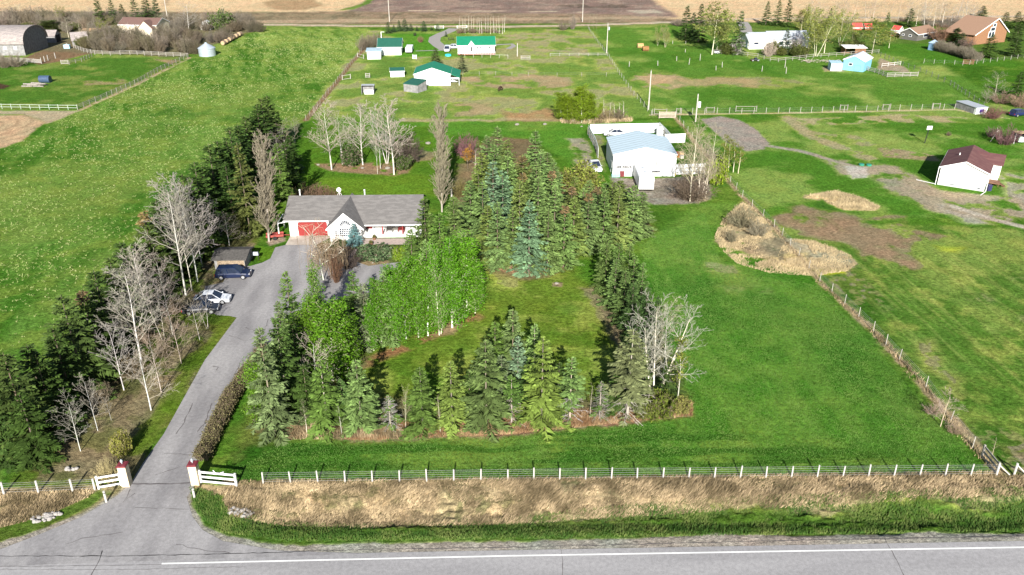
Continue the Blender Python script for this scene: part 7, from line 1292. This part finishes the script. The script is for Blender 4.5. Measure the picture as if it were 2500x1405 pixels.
for i, (x, y, ty, w, c, l) in enumerate([(2440, 252, 225, 60, (.2, .14, .1), 'brown brush right of the old board shed'), (2485, 262, 228, 60, (.21, .15, .11), 'tan-brown brush at the right edge above the blue car'), (2425, 290, 262, 56, (.19, .1, .09), 'purple-brown brush below the old board shed'), (2450, 352, 306, 66, (.17, .095, .09), 'purple-brown bush above the maroon-roofed house'), (2420, 335, 312, 40, (.2, .12, .11), 'small purple bush left of the larger one'), (2316, 332, 322, 12, (.2, .14, .1), 'tiny twiggy shrub on the right lot'), (2110, 158, 140, 26, (.12, .1, .06), 'dark brush behind the blue barn')]):
    plant(SH[i % 3], 'bush', l, 'bush', x, y, ty, 'brush at the right edge', twig=c, w=w)
t = thing('debris_heap', 'heap of grey branches and boards left of the blue barn', 'debris heap', G(2000, 152)); mb = MB()
for k in range(70): a = (rnd(-5, 5), rnd(-2, 2), rnd(.05, .6)); mb.bar(a, (a[0]+rnd(-1.6, 1.6), a[1]+rnd(-1, 1), rnd(.05, .9)), .09, .07)
kind(mb.build('branches', mat('grey_branches', (.36, .31, .26), .9, .3), t), 'stuff')
# ---------------------------------------------------------------- grass as stuff
def inpoly(px, py, poly):
    r = np.zeros(len(px), bool); n = len(poly)
    for i in range(n):
        (x0, y0), (x1, y1) = poly[i], poly[(i+1) % n]; c = (y0 > py) != (y1 > py); r ^= c & (px < (x1-x0)*(py-y0)/((y1-y0) or 1e-9)+x0)
    return r
def gz_np(x, y):
    t = np.clip((y+x*.028-yb)/(ya-yb), 0, 1); d = -np.sin(np.pi*t)**2*.75; k = np.where((x > gx0-6) & (x < gx1+6), sm(np.maximum(gx0-x, x-gx1), 0, 6), 1); return d*k
def scatter(poly, n, seed, thr=None, sc=5):
    """random ground points inside a picture outline, even per square metre"""
    g = np.random.default_rng(seed); W_p = [G(*p) for p in poly]; x0, x1 = min(p.x for p in W_p), max(p.x for p in W_p); y0, y1 = min(p.y for p in W_p), max(p.y for p in W_p); px = []; tot = 0
    while tot < n:
        x = g.uniform(x0, x1, n*2); y = g.uniform(y0, y1, n*2); k = inpoly(x, y, [(p.x, p.y) for p in W_p])
        if thr is not None: k &= fbm(x, y, sc, 77+seed)+g.random(len(x))*.12 > thr
        px.append(np.stack([x[k], y[k]], 1)); tot += k.sum()
        if k.sum() == 0: break
    return np.concatenate(px)[:n]
def grassmat(name, c0, c1, tr=.0):
    m, nt, b = nmat(name); at = nt.nodes.new('ShaderNodeAttribute'); at.attribute_name = 'v'; mx = nt.nodes.new('ShaderNodeMix'); mx.data_type = 'RGBA'
    nt.links.new(at.outputs['Fac'], mx.inputs[0]); mx.inputs[6].default_value = (*c0, 1); mx.inputs[7].default_value = (*c1, 1); nt.links.new(mx.outputs[2], b.inputs['Base Color']); b.inputs['Roughness'].default_value = .9; b.inputs['Specular IOR Level'].default_value = .1; return m
def blades(name, pts, h, w, lean, spread, m, label, cat, seed, hv=.5, clump=None):
    g = np.random.default_rng(seed); n = len(pts); x, y = pts[:, 0], pts[:, 1]; z = gz_np(x, y); hh = h*g.uniform(1-hv, 1+hv, n)
    if clump: hh *= np.clip(.2+1.6*(fbm(x*.35, y, clump, seed+5)-.22), .15, 2)
    a = np.stack([x, y, z-.02], 1); tip = a+np.stack([g.normal(size=n)*spread+lean[0], g.normal(size=n)*spread+lean[1], np.ones(n)], 1)*hh[:, None]
    th = g.uniform(-.9, .9, n); s = np.stack([np.cos(th), np.sin(th), np.zeros(n)], 1)*w; V = np.stack([a-s, a+s, tip], 1).reshape(-1, 3)
    cv = np.clip(fbm(x, y, 1.5, seed+9)*1.6-.5+g.normal(size=n)*.2, 0, 1)
    me = npmesh(name, V, np.arange(n*3).reshape(-1, 3), m, cv); o = bpy.data.objects.new(name, me); scene.collection.objects.link(o); return kind(o, 'stuff', label, cat)
DG = grassmat('dry_grass', (.13, .10, .055), (.60, .46, .28)); GG = grassmat('verge_grass', (.045, .105, .018), (.17, .21, .06)); LG = grassmat('lawn_grass', (.055, .14, .02), (.135, .215, .05)); TG = grassmat('tuft_grass', (.19, .26, .07), (.43, .42, .21)); RG = grassmat('reeds', (.30, .24, .14), (.60, .47, .28)); BG = grassmat('rust_litter_grass', (.18, .10, .05), (.42, .30, .17))  # dry grass low tone darkened to carry the ditch's shadow bands
DV = [(528, 1196), (640, 1186), (1240, 1177), (2400, 1163), (2620, 1160), (2620, 1206), (2300, 1216), (2100, 1224), (1800, 1234), (1500, 1250), (1240, 1268), (900, 1284), (700, 1276), (560, 1262)]
blades('dry_grass', scatter(DV, 46000, 1, .40, 2.2), .42, .035, (.75, .25), .35, DG, 'dry tan grass filling the roadside ditch', 'grass', 1, clump=1.6)
blades('dry_grass', scatter([(-80, 1200), (120, 1200), (235, 1196), (215, 1215), (110, 1262), (0, 1290), (-80, 1300)], 7000, 2), .42, .035, (.6, .2), .35, DG, 'dry tan grass left of the drive mouth', 'grass', 2, clump=1.5)
blades('verge_grass', scatter([(460, 1190), (530, 1205), (560, 1250), (700, 1262), (900, 1270), (1240, 1250), (1500, 1228), (1800, 1212), (2100, 1205), (2620, 1186), (2620, 1290), (2300, 1297), (1240, 1318), (700, 1324), (530, 1300), (478, 1250)], 42000, 3), .22, .035, (.2, .1), .4, GG, 'green grass on the highway verge', 'grass', 3)
blades('dry_grass', scatter([(540, 1176), (1240, 1168), (2440, 1152), (2440, 1163), (1240, 1178), (560, 1188)], 7000, 4), .2, .035, (.5, .1), .3, DG, 'strip of dry grass along the white-post fence', 'grass', 4)
HFp = [(-150, 620), (-150, 400), (60, 345), (200, 262), (470, 150), (560, 110), (640, 72), (895, 82), (740, 290), (600, 320), (520, 440), (330, 640), (0, 1000), (-150, 1050)]
def tufts(name, pts, label, m, h, seed):
    P = np.repeat(pts, 4, 0); g = np.random.default_rng(seed); P = P+g.normal(size=P.shape)*.07; o = blades(name, P, h, .04, (0, 0), .75, m, label, 'grass', seed, .35); return o
tufts('grass_tufts', np.concatenate([scatter(HFp, 2600, 5), scatter(HFp, 3600, 6, .54, 22), scatter(HFp, 1800, 9, .6, 9), scatter([(620, 90), (880, 92), (800, 190), (700, 200), (600, 190)], 900, 8)]), 'pale dry tufts dotted over the left hay field', TG, .21, 6)
def strip_pts(pts, w, n, seed):
    g = np.random.default_rng(seed); P = [G(*p) for p in pts]; L = np.array([(b-a).length for a, b in zip(P[:-1], P[1:])]); k = g.choice(len(L), n, p=L/L.sum()); f = g.random(n); A = np.array([(p.x, p.y) for p in P]); return A[k]+(A[k+1]-A[k])*f[:, None]+g.normal(size=(n, 2))*w*.35
blades('dry_grass', strip_pts([(1650, 286), (1700, 352), (1812, 482), (1890, 556), (2001, 688), (2132, 810), (2260, 945), (2320, 1030), (2374, 1094), (2440, 1162)], 0.7, 4500, 7), .36, .04, (.1, 0), .35, DG, 'dead grass along the right boundary fence', 'grass', 7, clump=1.5)
blades('reeds', scatter(REED, 15000, 8, .47, 3), .45, .04, (.2, 0), .35, RG, 'tan reeds on the dry mound by the boundary fence', 'reeds', 8, clump=2); blades('reeds', scatter([(1975, 478), (2040, 468), (2095, 482), (2148, 506), (2135, 515), (2060, 512), (2020, 495)], 4500, 9, .44, 3), .4, .04, (.1, 0), .35, RG, 'tan reed patch on the right lot', 'reeds', 9)
blades('litter_grass', scatter([(690, 1072), (700, 1030), (900, 1024), (1240, 1018), (1500, 1000), (1690, 985), (1692, 1016), (1500, 1035), (1240, 1062), (900, 1076)], 16000, 10, .42, 3), .38, .035, (.1, 0), .35, BG, 'dry grass along the foot of the roadside island', 'grass', 10); blades('dry_grass', scatter([(690, 1075), (780, 1000), (850, 1040), (960, 1050), (960, 1072)], 4000, 12), .6, .03, (.1, 0), .3, DG, 'tall dry grass at the left front of the island', 'grass', 12)
blades('lawn_grass', scatter([(530, 1172), (690, 1080), (1240, 1066), (1700, 1020), (1560, 600), (1720, 520), (1760, 640), (2000, 700), (2400, 1150), (2380, 1160)], 110000, 11), .10, .035, (.1, .1), .5, LG, 'mown lawn grass of the home field', 'grass', 11)
blades('dry_grass', scatter([(1365, 296), (1440, 290), (1540, 288), (1545, 298), (1430, 305), (1370, 302)], 1500, 13), .7, .04, (0, 0), .3, DG, 'dry grass under the pasture aspen clump', 'grass', 13)
